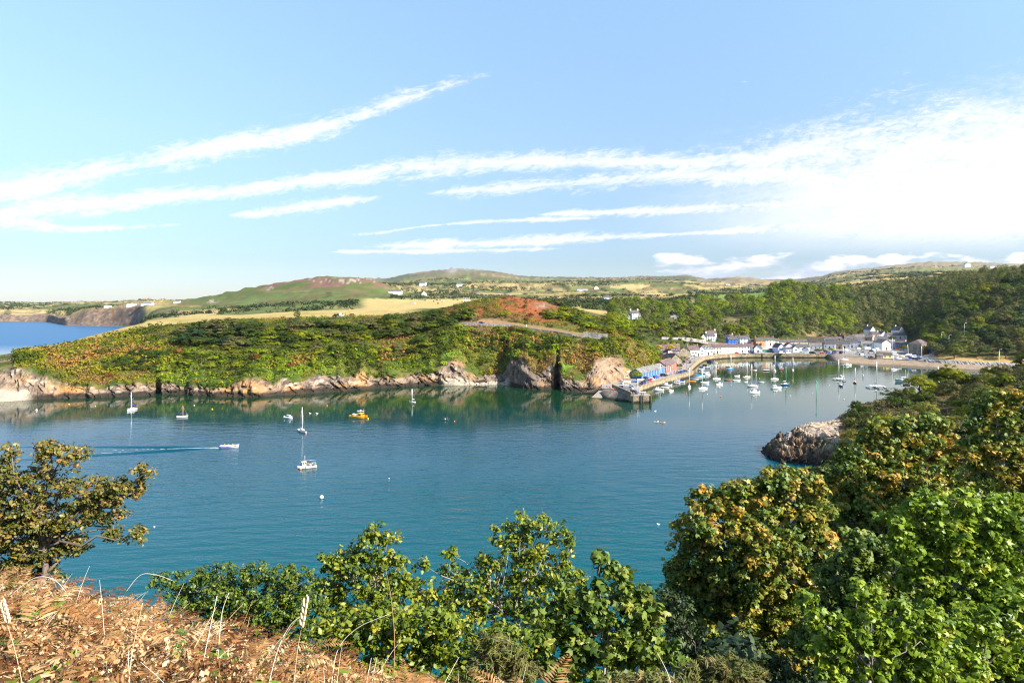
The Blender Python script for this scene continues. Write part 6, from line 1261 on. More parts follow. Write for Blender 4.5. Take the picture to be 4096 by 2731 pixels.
dinghy(2869,1474,2.1,200,'tiny yellow boat with a blue cover',hull=HYEL,cover=CBLUE)
yacht(2866,1517,4.3,200,6.6,'white yacht with a red-brown sail cover',cover=CRED)
cruiser(2877,1540,3.7,214,'chunky white cabin cruiser with two dark windows',pos=.02)
yacht(2922,1477,3.9,20,7.6,'bright sky-blue hulled yacht under the terrace',hull=HSKY,bott=HSKY,cover=CWHITE)
dinghy(2911,1468,2.4,150,'dark dinghy lying just behind the sky-blue yacht',hull=HBLACK,motor=True)
cruiser(2968,1469,2.3,250,'small cabin boat with a blue hull under the white terraced cottages',hull=HBLUE,pos=-.05)
dinghy(2910,1521,3.5,188,'brown wooden boat with clutter aboard',hull=HWOOD,inside=HWOOD)
dinghy(2948,1506,3.1,8,'white pointed boat with a short orange mast',mast=2.6,mastm=BROWNMAST,cover=CWHITE)
dinghy(2946,1523,4.0,10,'long empty white rowing boat in the harbour middle',cover=None)
yacht(2986,1510,4.2,12,6.4,'cream-hulled yacht with a navy sail cover',hull=HCREAM,bott=HCREAM)
dinghy(2984,1528,2.3,20,'small white tender with a covered bow near the ketch')
yacht(3010,1547,5.0,186,9.6,'two-masted white ketch in the harbour middle',H2=6.0)
cruiser(3018,1573,4.6,198,'white motor-sailer with a blue canopy, nearest boat of the harbour group',canopy=CTARP,pos=.05)
dinghy(3019,1481,2.6,10,'small white boat with a red inside under the terrace end',inside=HRED)
dinghy(3044,1529,2.9,182,'white dinghy with a dark outboard right of the ketch',motor=True)
dinghy(3065,1483,3.3,176,'navy and white dinghy lying below the green netting',hull=HBLUE,cover=CWHITE)
yacht(3100,1485,3.8,248,8.4,'white yacht with a red bottom below the lavender house',bott=HRED,hull=HW,stripe=HRED)
yacht(3098,1518,4.4,200,7.0,'white yacht with a blue cover in front of the red-bottomed yacht')
cruiser(3105,1555,4.7,6,'white fishing cruiser with wheelhouse windows right of the ketch',pos=-.1,motor=False)
yacht(3141,1540,4.7,16,8.0,'dark navy yacht with a green mast',hull=HBLUE,bott=HGREEN,mast=GREENMAST,cover=CWHITE)
yacht(3126,1477,2.7,10,3.8,'little maroon sailing boat with a brown mast',hull=HMAR,bott=HGREEN,mast=BROWNMAST,cover=CWHITE,cabin=False)
yacht(3172,1481,3.2,240,6.8,'small white yacht right of the maroon sailing boat')
yacht(3376,1446,5.2,184,7.6,'white yacht with a blue keel propped on the mud at the beach edge',bott=ANTIB,z=.25,group='boats drawn up ashore')
dinghy(3401,1441,2.4,176,'wooden tender beside the grounded yacht',hull=HWOOD,z=.4,group='boats drawn up ashore')
cruiser(3392,1462,4.2,4,'white cabin boat afloat just below the grounded yacht',pos=-.1)
trimaran(3354,1519,5.2,5.4,262,9.6,'smaller white trimaran with a white mast in front of a white cruiser')
cruiser(3365,1508,3.0,252,'white flybridge cruiser behind the smaller trimaran',pos=0,fly=True)
yacht(3376,1526,2.2,200,2.8,'tiny dark sailing dinghy right of the smaller trimaran',hull=HBLUE,cabin=False,cover=CWHITE)
cruiser(3365,1545,3.2,262,'navy hulled cabin boat with a white cabin, stern to the camera',hull=HBLUE,bott=HMAR,pos=-.05)
yacht(3420,1532,4.2,256,6.6,'red-hulled yacht seen end on between the two trimarans',hull=HRED,bott=HMAR)
yacht(3452,1500,2.5,240,3.4,'small brown sailing boat right of the red yacht',hull=HCREAM,bott=HBLACK,mast=BROWNMAST,cover=CRED,cabin=False)
trimaran(3505,1551,7.0,7.6,262,11.2,'large white trimaran with broad outriggers near the right shore')
yacht(3576,1479,4.0,200,7.6,'white yacht lying off the brown beach in front of the boat hut')
dinghy(3435,1451,1.9,10,'tiny pale dinghy lying at the beach edge',z=.1,group='boats drawn up ashore')
e = cruiser(3610,1527,6.6,176,'classic white motor yacht with a dark stripe and a short mast',stripe=HBLACK,pos=-.02,motor=False,mast=4.0)
dinghy(3626,1541,3.0,160,'dark small boat half hidden by the round green tree',hull=HBLACK,inside=HRED)
yacht(3752,1522,4.6,240,6.4,'yacht with a bright blue cover half hidden by bushes at the right')
BG = 'boats drawn up ashore'
cruiser(3575,1420,5.0,172,'large white motor cruiser stored behind the boat hut',z=2.95,group=BG,pos=.02)
cruiser(3556,1415,4.2,168,'white cruiser stored left of the large one behind the boat hut',z=2.95,group=BG)
yacht(3571,1416,5.0,176,9.4,'white yacht with a tall grey mast stored behind the boat hut',z=2.8,group=BG)
cruiser(3591,1436,4.2,184,'grey and white boat with a blue canopy near the sea wall',z=2.85,group=BG,canopy=CBLUE,bott=HGREY)
cruiser(3609,1427,2.8,180,'small white cabin boat left of the boat with the leaning mast',z=2.85,group=BG)
yy = yacht(3632,1427,5.6,10,6.2,'white yacht ashore with a leaning mast',z=2.7,group=BG); yy.rotation_euler = (R(-7),0,R(10))
cruiser(3658,1435,7.0,176,'long navy and white motor boat on the hard in front of the warehouse',z=2.85,group=BG,hull=HBLUE,pos=.1)
dinghy(3638,1438.5,2.4,170,'blue covered dinghy at the left bow of the long navy boat',z=2.85,group=BG,cover=CTARP)
dinghy(3669,1439,2.3,12,'dark dinghy under the stern of the long navy boat',z=2.85,group=BG,hull=HBLACK,cover=HBLACK)
yacht(3686,1435,3.0,240,6.6,'small blue yacht with a bare mast in the shade of the trees',z=2.8,group=BG,hull=HSKY)
dinghy(3713,1433.5,2.6,20,'upturned white dinghy in the shade beside the trees',z=2.85,group=BG,cover=CWHITE)
dinghy(3664,1416,4.2,186,'white boat on the grass in front of the stone warehouse',z=2.95,group=BG)
dinghy(2507,1531,3.6,10,'cream dinghy at the foot of the rock on the quay',z=2.85,group=BG,hull=HCREAM,cover=HCREAM)
dinghy(2507,1526,3.6,12,'second cream dinghy, behind the first at the foot of the rock',z=2.85,group=BG,hull=HCREAM)
dinghy(2543,1527,3.4,170,'white dinghy with a blue cover stored on the quay',z=2.85,group=BG,cover=CTARP)
for k in range(3): dinghy(2562,1521.5,3.4,8+k*3,('bottom','middle','topmost')[k]+' white hull of the dinghy stack by the blue boathouse',z=2.85+k*.42,group=BG,cover=CWHITE)
dinghy(2485,1532,2.8,110,'white and black dinghy propped against the rock face',z=3.05,group=BG,inside=HBLACK,roll=50)
dinghy(2571,1570,2.6,6,'pale orange boat lying on the pier deck near the edge',z=2.85,group=BG,hull=HCREAM)
for u,v,h in ((2494,1533,5),(2502,1531,5.2),(2510,1529,5.4)):
    p = QP(u,v); m_ = MB(); m_.tube([(0,0,0),(.9,.3,h)],[.05,.03],5,0); o = m_.build('dinghy_mast',[ALU]); o.location = p; tag(o,'slanting bare dinghy mast leaning by the green bush on the quay','mast','dinghy masts on the quay')

# ---- buoys, beacon, gulls
def buoy(u, v, r, mat, label, name='buoy'):
    e = empty(name, P(u,v,0), 0, label, 'buoy', 'mooring buoys'); m_ = MB(); m_.sphere((0,0,r*.62),r,10,8,0,(1,1,.96)); m_.build('float',[mat],e); t = MB(); t.tube([(0,0,r*1.5),(0,0,r*1.8)],r*.12,5,0); t.tube([(.0,-.05,r*.1),(r*1.6,-r*1.2,.03),(r*2.6,-r*2.4,.02)],r*.09,4,0); t.build('mooring_line',[HBLACK],e)
BW = M('buoy_white',(.80,.74,.70),.5,.05,2); BP = M('buoy_pink',(.80,.40,.34),.5,.06,2); BO = M('buoy_orange',(.85,.19,.03),.5,.06,2); BY = M('buoy_yellow',(.85,.56,.02),.5,.06,2)
for a in ((1286,1993,.42,BW,'large white mooring buoy alone in the near bay'),(1202,1876,.34,BP,'pinkish buoy at the bow of the fishing boat'),(1223,1732,.36,BP,'pinkish buoy at the bow of the blue-covered yacht'),(1472,1676,.26,BY,'yellow buoy at the bow of the yellow workboat'),(1308,1624,.26,BO,'orange buoy between the white cruiser and the yellow workboat'),(849,1637,.24,BY,'yellow buoy right of the little grey sailing boat'),(777,1622,.2,BW,'white buoy beyond the little grey sailing boat'),(146,1642,.34,BW,'white buoy near the left edge of the bay'),(518,1645,.26,BP,'pink buoy beside the yacht below the left cliff'),(276,1617,.22,BY,'yellow buoy close to the left shore'),(381,1624,.16,BW,'small white buoy right of the yellow one near the left shore'),(1556,1914,.13,BW,'tiny white float in the centre of the bay'),(617,2108,.14,BW,'tiny white float right of the hawthorn'),(1818,1686,.22,BO,'orange buoy beside the black inflatable'),(2745,1572,.18,BO,'orange buoy in front of the quay-corner yacht'),(2829,1577,.18,BW,'white buoy in front of the blue-headsail yacht'),(2855,1557,.15,BO,'small red float under the chunky cruiser'),(2882,1586,.26,BO,'orange-red buoy nearest the camera in the harbour mouth'),(2925,1541,.14,BW,'pale float between the cruiser and the rowing boats'),(2972,1544,.13,BY,'small yellow float left of the ketch'),(3038,1514,.17,BW,'white buoy right of the cream yacht'),(3086,1531,.17,BO,'red float below the blue-covered yacht'),(3162,1584,.22,BW,'white buoy beside the green beacon'),(3168,1520,.16,BY,'yellow float right of the navy yacht'),(3317,1541,.15,BW,'white float left of the navy cabin boat'),(3375,1597,.22,BW,'white buoy near the right shore below the trimarans'),(3248,1573,.13,BW,'tiny white float beyond the green beacon'),(2902,1501,.14,BO,'small orange float by the brown wooden boat'),(2921,2097-0,.01,BW,None)):
    if a[4]: buoy(*a)
e = empty('channel_beacon', P(3265,1594,0), 0, 'tall thin green beacon pole with a triangle topmark', 'beacon'); m_ = MB(); GB = M('beacon_green',(.01,.30,.12),.5,.1,2); m_.tube([(0,0,-1),(0,0,6.6)],.10,6,0); m_.build('pole',[GB],e); m_ = MB(); m_.tube([(0,0,6.5),(0,0,7.5)],[.45,.02],6,0,smooth=False); m_.build('topmark',[GB],e)
GUL = M('gull_feather',(.78,.78,.78),.8,.08,4)
def gull(u, v, s, hd, label):
    e = empty('gull', P(u,v,0), R(hd), label, 'gull', 'gulls on the water'); m_ = MB(); m_.sphere((0,0,.07*s),.16*s,8,6,0,(1.5,.75,.7)); m_.sphere((.21*s,0,.24*s),.075*s,7,5,0); m_.tube([(.13*s,0,.12*s),(.2*s,0,.23*s)],[.07*s,.05*s],6,0); m_.tube([(-.18*s,0,.10*s),(-.36*s,0,.14*s)],[.09*s,.02*s],5,1); m_.tube([(.27*s,0,.23*s),(.36*s,0,.21*s)],[.025*s,.008*s],4,2); m_.build('body',[GUL,HGREY,HYEL],e)
gull(2633,2098,1.1,200,'white gull swimming alone in the near blue water'); gull(1240,1654,1.5,180,'white gull left of two on the green water'); gull(1268,1655,1.5,185,'white gull right of two on the green water'); gull(2621,1645,1.4,20,'white gull swimming near the two kayaks')

# ================================================================== cars
PAINT = {k: M('car_paint_'+k, c, .25, .06, 2, metal=.15 if k in ('silver','grey') else 0, spec=.5) for k, c in dict(white=(.78,.78,.77),red=(.55,.015,.02),navy=(.015,.03,.12),blue=(.02,.10,.42),black=(.012,.012,.014),silver=(.52,.53,.55),grey=(.16,.17,.19),yellow=(.90,.50,.005),maroon=(.22,.02,.03),lightblue=(.30,.52,.66)).items()}
CGL = M('car_glass',(.018,.02,.024),.1,.1,1,spec=.6); TYRE = M('tyre',(.018,.018,.018),.9,.2,4); LAMP = M('head_lamp',(.75,.75,.72),.2,.05,2); TAIL = M('tail_lamp',(.45,.01,.01),.3,.1,2)
def car_proto(kind):
    S_ = {'hatch':(3.9,1.7,.86,1.45,[(-1.85,.86),(-1.55,1.40),(.35,1.45),(1.05,.92)]),'suv':(4.4,1.8,1.0,1.75,[(-2.15,1.0),(-1.95,1.70),(.35,1.75),(1.1,1.05)]),'van':(4.9,1.9,1.15,2.15,[(-2.4,1.2),(-2.38,2.10),(1.1,2.15),(1.9,1.2)])}[kind]
    L, W, zb, zt, rf = S_; b = MB(); prof = [(-L/2,.35),(-L/2,zb*.78),(-L/2+.08,zb),(rf[3][0],zb),(L/2-.25,zb*.86),(L/2,zb*.62),(L/2,.32)]
    secs = [[(x,s*W/2*k,z) for x,z in prof] for s,k in ((-1,.94),(-1,1.0),(1,1.0),(1,.94))]
    b.loft([[(x,y*1,z) for x,y,z in q] for q in secs],0,False); n = len(prof); base = len(b.v)-4*n
    b.f.append([base+i for i in range(n)]); b.m.append(0); b.s.append(False); b.f.append([base+3*n+i for i in range(n)][::-1]); b.m.append(0); b.s.append(False)
    b.add([(rf[1][0],-W*.40,rf[1][1]),(rf[2][0],-W*.40,rf[2][1]),(rf[2][0],W*.40,rf[2][1]),(rf[1][0],W*.40,rf[1][1]),(rf[1][0],-W*.40,rf[1][1]-.07),(rf[2][0]+.06,-W*.41,rf[2][1]-.07),(rf[2][0]+.06,W*.41,rf[2][1]-.07),(rf[1][0]-.02,W*.41,rf[1][1]-.07)],[(0,1,2,3),(0,4,5,1),(1,5,6,2),(2,6,7,3),(3,7,4,0)],0)
    if kind == 'van': b.box((-.9,0,(zb+zt)/2),(2.9,W*.93,zt-zb-.06),0)
    for x in (-.35 if kind!='van' else .62,): 
        for s in (-1,1): b.box((x,s*W*.44,(zb+zt)/2),(.09,.05,zt-zb-.05),0)
    g = MB(); g.add([(rf[0][0]+.05,-W*.455,zb-.01),(rf[3][0]-.02,-W*.455,zb-.01),(rf[2][0]+.04,-W*.405,zt-.07),(rf[1][0],-W*.40,zt-.08),(rf[0][0]+.05,W*.455,zb-.01),(rf[3][0]-.02,W*.455,zb-.01),(rf[2][0]+.04,W*.405,zt-.07),(rf[1][0],W*.40,zt-.08)],[(0,1,2,3),(7,6,5,4),(1,5,6,2),(3,7,4,0)],0)
    w = MB(); w.tube([(0,-.11,0),(0,.11,0)],.33,12,0,smooth=False); w.tube([(0,-.125,0),(0,.125,0)],.19,10,1,smooth=False)
    hl = MB(); hl.box((L/2-.03,0,zb*.62),(.10,.36,.16),0); tl = MB(); tl.box((-L/2+.02,0,zb*.74),(.08,.22,.26),0)
    out = []
    for mb_, nm, ms in ((b,'body',[PAINT['white']]),(g,'window_glass',[CGL]),(w,'wheel',[TYRE,HGREY]),(hl,'headlight',[LAMP]),(tl,'tail_light',[TAIL])):
        o = mb_.build(nm, ms); out.append(o.data); bpy.data.objects.remove(o)
    return out, L, W, zb
CARS = {k: car_proto(k) for k in ('hatch','suv','van')}; BODY = {}
CS = .84
def car(u, v, z, hd, color, kind, label, group, Y=None):
    (bd,gl,wl_,hl,tl),L,W,zb = CARS[kind]; p = P(u,v,z) if Y is None else GP(u,Y)
    e = empty('parked_'+('van' if kind=='van' else 'car'), p, R(hd), label, 'van' if kind=='van' else 'car', group); e.scale = (CS,)*3
    if (kind,color) not in BODY: m2 = bd.copy(); m2.materials.clear(); m2.materials.append(PAINT[color]); BODY[(kind,color)] = m2
    def a(nm, me, loc=(0,0,0)): o = bpy.data.objects.new(nm, me); C.objects.link(o); o.parent = e; o.location = loc
    a('body', BODY[(kind,color)]); a('window_glass', gl)
    for x in (-L*.31,L*.31):
        for s in (-1,1): a('wheel', wl_, (x,s*(W/2-.08),.33))
    for s in (-1,1): a('headlight', hl, (0,s*W*.33,0)); a('tail_light', tl, (0,s*W*.42,0))
    return e
QC, VC = 'cars parked along the quay', 'cars in the village car park'
for u,v,hd,c,k,lb in ((2519,1549,-8,'navy','hatch','navy car parked alone on the inner pier deck'),(2561,1541,40,'black','hatch','black car first in the row along the quay edge'),(2575,1535,42,'navy','hatch','navy car second in the row along the quay edge'),(2585,1530,44,'grey','suv','dark grey car between the navy one and the red one'),(2598.5,1526.5,46,'red','hatch','bright red car in front of the blue boathouse'),(2609,1522,48,'white','hatch','white car behind the bright red one'),(2583,1518,55,'black','suv','black off-roader close to the left end of the blue boathouse'),(2624,1512,35,'blue','hatch','blue car parked against the blue boathouse'),(2656,1505,20,'black','suv','black pickup-like car by the flagpole'),(2718,1494,30,'navy','hatch','navy car at the right edge of the crowd'),(2730,1491,35,'blue','hatch','mid-blue car between two navy cars by the crowd'),(2741,1488,40,'navy','hatch','navy car nearest the quay corner'),(2724,1475,68,'yellow','hatch','bright yellow car beside the red quay cottage'),(2724,1466,70,'navy','hatch','dark blue car right behind the yellow one'),(2726,1461,70,'white','hatch','white car two places behind the yellow one'),(2730,1457,70,'red','hatch','red car in the line behind the yellow car'),(2736,1450.5,66,'black','suv','dark car in the middle of the uphill line'),(2741,1446.5,64,'white','suv','white car in the middle of the uphill line'),(2749,1442,62,'grey','hatch','grey car beyond the white one in the uphill line'),(2757,1437,60,'silver','hatch','silver car by the rough stone building'),(2767,1430,60,'white','suv','white car with dark rear window by the cream house'),(2776,1427,55,'grey','hatch','grey car in front of the cream house door'),(2760,1452,250,'maroon','hatch','maroon car driving down the middle of the quay road'),(2831,1419.8,15,'silver','suv','silver people carrier in front of the dormered house'),(2852,1417.8,10,'navy','hatch','navy car at the left corner of the terrace')):
    car(u,v,2.74,hd,c,k,lb,QC)
for u,v,hd,c,k,lb in ((2513,1559,-22,'silver','van','silver van behind the pier parapet'),(2538,1574,-40,'navy','suv','dark car parked on the pier head'),(2512,1551,-15,'white','hatch','white car behind the silver van on the pier'),(2499,1553,-15,'blue','hatch','small blue car behind the parapet'),(2490,1551,-15,'white','hatch','white car at the root of the pier')): car(u,v,2.74,hd,c,k,lb,QC)
for u,v,hd,c,k,lb in ((2948,1414.6,2,'red','hatch','red car in front of the white terraced cottages'),(2977,1414.2,2,'white','hatch','white car right of the red one in front of the terrace'),(3008,1413.6,2,'navy','suv','dark car at the right end of the terrace'),(3038,1413,0,'white','hatch','small white car by the wedge-shaped house'),(3095,1412,60,'black','hatch','black car seen end on right of the green netting'),(3103,1404,10,'maroon','suv','maroon car behind the green netting'),(3127,1414.3,4,'white','van','long white van in front of the lavender house'),(3223,1416,0,'white','suv','white car on the sea wall left of the black van'),(3250,1415.6,0,'black','van','black van parked on the sea wall'),(3289,1415.4,2,'red','hatch','red car alone on the sea wall'),(3305,1409,20,'black','suv','black car behind the blue one'),(3312,1415,10,'blue','hatch','bright blue car right of the red one on the sea wall'),(3325,1411,15,'silver','hatch','silver car right of the bright blue one'),(3337,1414,10,'navy','hatch','navy car at the sea wall railings'),(3338,1408,10,'black','hatch','black car in the second row of the car park'),(3350,1409,12,'grey','hatch','grey car in the second row of the car park'),(3362,1413,70,'black','van','tall black van parked end on'),(3374,1411.5,60,'navy','suv','dark vehicle by the mast of the grounded yacht'),(3388,1404.5,0,'white','van','white van near the cottages with sharp gables'),(3399,1404,10,'white','hatch','white car right of the white van'),(3408,1402.5,10,'grey','hatch','grey car by the pale house with double doors'),(3438,1412.5,4,'silver','suv','silver estate car in the open car park'),(3451,1411.5,8,'navy','hatch','navy car right of the silver estate'),(3486,1407,30,'black','suv','black car in front of the white van by the caravan'),(3499,1405,-10,'white','van','white camper van below the grey-blue gable'),(3481,1415,8,'silver','hatch','silver car with people standing beside it'),(3501,1413.5,30,'white','hatch','white car beside the dark trailer'),(3512,1401,0,'white','van','white truck near the tall white gable'),(3577,1399,10,'navy','hatch','navy car in front of the violet low house'),(3590,1399.5,10,'red','hatch','red car half hidden by the bushes near the dark cottage'),(3437,1399,0,'white','van','white box van beside the caravan')): car(u,v,2.95,hd,c,k,lb,VC)
for u,v,hd,c,k,lb in ((3449,1424,12,'silver','van','silver van on the slip above the beach'),(3465,1428,10,'lightblue','hatch','light blue car on the slip above the beach'),(3483,1430.5,8,'red','hatch','red car at the end of the slip above the beach')): car(u,v,2.85,hd,c,k,lb,VC)
def los(u, v, Y0=250, Y1=1500):
    Ys = np.linspace(Y0,Y1,900)
    for y in Ys:
        if HZ+(CAMZ-ground(u,y))*F/y <= v: return float(y)
    return Y1
for u,T,hd,c,k,lb in ((1340,3.03,5,'red','hatch','red car at the front of the lay-by on the headland brow'),(1345,3.09,8,'black','hatch','black car behind the red one in the lay-by'),(1362,3.16,60,'silver','van','silver van with an open rear in the lay-by'),(1410,3.07,80,'maroon','suv','maroon car alone at the right of the lay-by'),(1927,2.0,-4,'navy','hatch','dark car climbing the headland road')): car(u,0,0,hd,c,k,lb,'cars on the headland',Y=curveY(u,T))
e = empty('caravan', P(3469,1400,2.9), R(4), 'white touring caravan parked near the grey-blue gable', 'caravan'); m_ = MB(); m_.loft([[(x,s*.95,z) for x,z in ((-2.2,.5),(-2.3,1.4),(-1.9,2.3),(1.8,2.3),(2.2,1.5),(2.1,.5))] for s in (-1,1)],0,closed=True,cap0=True,cap1=True); m_.build('body',[HW],e); m_ = MB()
for x in (-1.2,.2,1.3): m_.box((x,-.96,1.6),(.7,.04,.5),0)
m_.build('window_glass',[CGL],e)
for s in (-1,1): m_ = MB(); m_.tube([(0,-.1,0),(0,.1,0)],.33,10,0,smooth=False); o = m_.build('wheel',[TYRE],e); o.location = (0,s*.85,.33)

# ================================================================== people
def skin_person(pose):
    J = {'pel':(0,0,.92),'che':(0,0,1.28),'nec':(0,.0,1.48),'hea':(.02,0,1.60),'top':(.01,0,1.72)}
    if pose == 'stand': J.update(lh=(0,.10,.88),lk=(.04,.11,.50),la=(-.02,.12,.08),lt=(.14,.14,.04),rh=(0,-.10,.88),rk=(.08,-.11,.50),ra=(.06,-.12,.08),rt=(.22,-.13,.04),ls=(0,.19,1.40),le=(-.05,.25,1.14),lw=(.10,.25,.92),lf=(.16,.24,.82),rs=(0,-.19,1.40),re=(-.04,-.26,1.14),rw=(.06,-.27,.90),rf=(.10,-.26,.80))
    elif pose == 'walk': J.update(lh=(0,.10,.88),lk=(.22,.11,.52),la=(.24,.12,.10),lt=(.40,.13,.06),rh=(0,-.10,.88),rk=(-.05,-.11,.48),ra=(-.32,-.12,.14),rt=(-.20,-.12,.05),ls=(0,.19,1.40),le=(-.18,.24,1.16),lw=(-.10,.25,.92),lf=(-.05,.24,.84),rs=(0,-.19,1.40),re=(.12,-.25,1.16),rw=(.32,-.24,1.04),rf=(.42,-.23,1.02))
    else:
        J = {'pel':(0,0,.10),'che':(.02,0,.46),'nec':(.03,0,.66),'hea':(.06,0,.79),'top':(.05,0,.90)}
        J.update(lh=(.02,.10,.10),lk=(.44,.14,.30 if pose=='sit' else .22),la=(.56,.13,-.12 if pose=='sit' else .06),lt=(.70,.14,-.16 if pose=='sit' else .10),rh=(.02,-.10,.10),rk=(.46,-.14,.28 if pose=='sit' else .22),ra=(.50,-.13,-.14 if pose=='sit' else .06),rt=(.64,-.14,-.17 if pose=='sit' else .10),ls=(.03,.19,.58),le=(.16,.28,.36),lw=(.36,.24,.36),lf=(.44,.21,.37),rs=(.03,-.19,.58),re=(.18,-.28,.38),rw=(.38,-.22,.40),rf=(.46,-.18,.41))
    rad = dict(pel=.15,che=.155,nec=.06,hea=.10,top=.075,lh=.10,rh=.10,lk=.065,rk=.065,la=.045,ra=.045,lt=.035,rt=.035,ls=.065,rs=.065,le=.045,re=.045,lw=.032,rw=.032,lf=.035,rf=.035)
    ed = [('pel','che'),('che','nec'),('nec','hea'),('hea','top'),('pel','lh'),('lh','lk'),('lk','la'),('la','lt'),('pel','rh'),('rh','rk'),('rk','ra'),('ra','rt'),('che','ls'),('ls','le'),('le','lw'),('lw','lf'),('che','rs'),('rs','re'),('re','rw'),('rw','rf')]
    ks = list(J); me = bpy.data.meshes.new('person'); me.from_pydata([J[k] for k in ks],[(ks.index(a),ks.index(b_)) for a,b_ in ed],[]); o = bpy.data.objects.new('person',me); C.objects.link(o)
    sm = o.modifiers.new('s','SKIN'); 
    for i,k in enumerate(ks): me.skin_vertices[0].data[i].radius = (rad[k],rad[k]); me.skin_vertices[0].data[i].use_root = (k=='pel')
    o.modifiers.new('d','SUBSURF').levels = 1
    dg = bpy.context.evaluated_depsgraph_get(); m2 = bpy.data.meshes.new_from_object(o.evaluated_get(dg)); bpy.data.objects.remove(o); m2.name = 'person'
    zt = J['top'][2]; m2.materials.clear()
    for mm_ in (SKIN,SHIRTS[0],TROUS[0],HAIR): m2.materials.append(mm_)
    for p in m2.polygons:
        c = p.center; arm = abs(c.y) > .225; h = zt-c.z
        p.material_index = 3 if (h < .10 or (h < .22 and c.x < J['hea'][0]-.05)) else 0 if h < .27 else (0 if arm and h > .46 else 1) if h < .74 else 2 if h < (1.12 if pose in ('stand','walk') else 9) else 0; p.use_smooth = True
    return m2
SKIN = M('skin',(.50,.27,.18),.7,.08,4); HAIR = M('hair',(.06,.04,.025),.8,.2,6); SHIRTS = [M('shirt_'+n_,c,.9,.1,4) for n_,c in (('white',(.75,.74,.72)),('red',(.55,.05,.04)),('blue',(.05,.12,.40)),('black',(.02,.02,.025)),('pink',(.65,.30,.32)),('yellow',(.80,.55,.08)),('green',(.08,.30,.16)),('orange',(.85,.25,.03)))]; TROUS = [M('trousers_'+n_,c,.9,.1,4) for n_,c in (('navy',(.025,.035,.08)),('grey',(.18,.18,.18)),('tan',(.42,.32,.20)),('blue',(.05,.10,.26)))]
PM = {k: skin_person(k) for k in ('stand','walk','sit','kayak')}
def person(p, hd, pose, shirt, trous, label, group, s=.86):
    o = bpy.data.objects.new('person', PM[pose]); C.objects.link(o); o.location = p; o.rotation_euler = (0,0,R(hd)); o.scale = (s,)*3
    for i, mm_ in ((1,SHIRTS[shirt]),(2,TROUS[trous])): o.material_slots[i].link = 'OBJECT'; o.material_slots[i].material = mm_
    return tag(o, label, 'person', group)
SN = ['white','red','blue','black','pink','yellow','green','orange']; TN = ['navy','grey','tan','blue']
cr = random.Random(12); CG = 'people outside the red quay cottage'
for i in range(22):
    t = cr.random(); u = 2666+46*t; v = 1504-11*t+cr.uniform(-4,3); s_, t_ = cr.randrange(8), cr.randrange(4)
    person(QP(u,v)+Vector((0,0,.02)), cr.uniform(0,360), cr.choice(['stand','walk']), s_, t_, f'person in a {SN[s_]} top and {TN[t_]} bottoms in the crowd by the red quay cottage', CG)
for u,v,s_,t_,pose,lb in ((2492,1547,0,2,'stand','person in white standing left of the navy car on the pier'),(2500,1549,0,1,'stand','second person in white, standing nearer the silver van'),(2566,1582,1,0,'stand','person in red at the pier edge by the timber posts'),(2573,1582,3,0,'stand','person in black at the pier edge by the timber posts'),(2535,1581,1,2,'walk','person in a red top by the dark car on the pier head'),(2546,1582,3,0,'stand','person in black beside the dark car on the pier head'),(2719,1483,2,0,'walk','person in blue walking towards the crowd'),(2747,1480,7,1,'sit','person in orange sitting on the quay edge'),(2791,1436,7,2,'walk','person in orange on the quay wall by the bend'),(2796,1434,6,2,'walk','person in green on the quay wall by the bend'),(3454,1414,2,0,'stand','person in blue standing beside the navy car in the car park'),(3470,1418,1,1,'stand','person in red by the silver car in the car park')):
    person(QP(u,v)+Vector((0,0,.02)), cr.uniform(180,330), pose, s_, t_, lb, 'people on the quay')
for i,(u,v) in enumerate(((2427,1547),(2431,1549),(2435,1550),(2439,1551),(2445,1554),(2449,1556),(2454,1558),(2458,1560))):
    s_ = (1,7,4,1,0,7,4,1)[i]; person(QP(u,v)+Vector((0,0,.04)), 250, 'sit', s_, i%4, f'person in a {SN[s_]} top sitting at the root of the pier, place {("nearest the slipway","beside that","third along","fourth along","fifth along","sixth along","seventh along","nearest the parapet")[i]}', 'people sitting at the root of the pier')
person(P(2399,1551,2.3), 260, 'walk', 0, 2, 'person in white at the top of the slipway', 'people on the quay'); person(P(2406,1550,2.5), 240, 'stand', 2, 0, 'person in blue at the top of the slipway', 'people on the quay')
person(Vector((lp.x-.25,lp.y+.05,.36)), 10, 'sit', 2, 0, 'person in blue steering the speeding launch', 'people in the launch', .8); person(Vector((lp.x-1.25,lp.y-.1,.40)), 10, 'sit', 7, 0, 'person in orange at the stern of the launch', 'people in the launch', .8); person(Vector((lp.x+.9,lp.y+.2,.42)), 190, 'sit', 7, 1, 'person in orange in the bow of the launch', 'people in the launch', .8)
for u,v,hd,lb,pl in ((2624,1687,18,'white sit-on kayak, left of two','person paddling the left kayak'),(2650,1691,8,'pale yellow sit-on kayak, right of two','person paddling the right kayak')):
    e = empty('kayak', P(u,v,0), R(hd), lb, 'kayak', 'two kayaks'); m_ = MB(); q = hull_mesh(m_, 1.9, .55, .16, sheer=.5, tr=.12, dr=.08); deck_from(m_, q, .01, 0); m_.build('hull',[HW if 'white' in lb else HCREAM,HORANGE],e)
    pp_ = P(u,v,0); person(pp_+Vector((0,0,.10)), hd, 'kayak', 3 if 'left' in pl else 1, 0, pl, 'kayakers', .75)
    m_ = MB(); m_.tube([(-.15,-.75,.05),(.15,.75,.30)],.014,5,0); m_.box((-.17,-.83,.02),(.03,.20,.14),1); m_.box((.17,.83,.33),(.03,.20,.14),1); o = m_.build('paddle',[HBLACK,HYEL]); o.location = pp_+Vector((.28,0,.36)); o.rotation_euler = (0,0,R(hd)); tag(o, 'double paddle held by the '+('left' if 'left' in pl else 'right')+' kayaker', 'paddle', 'kayak paddles')

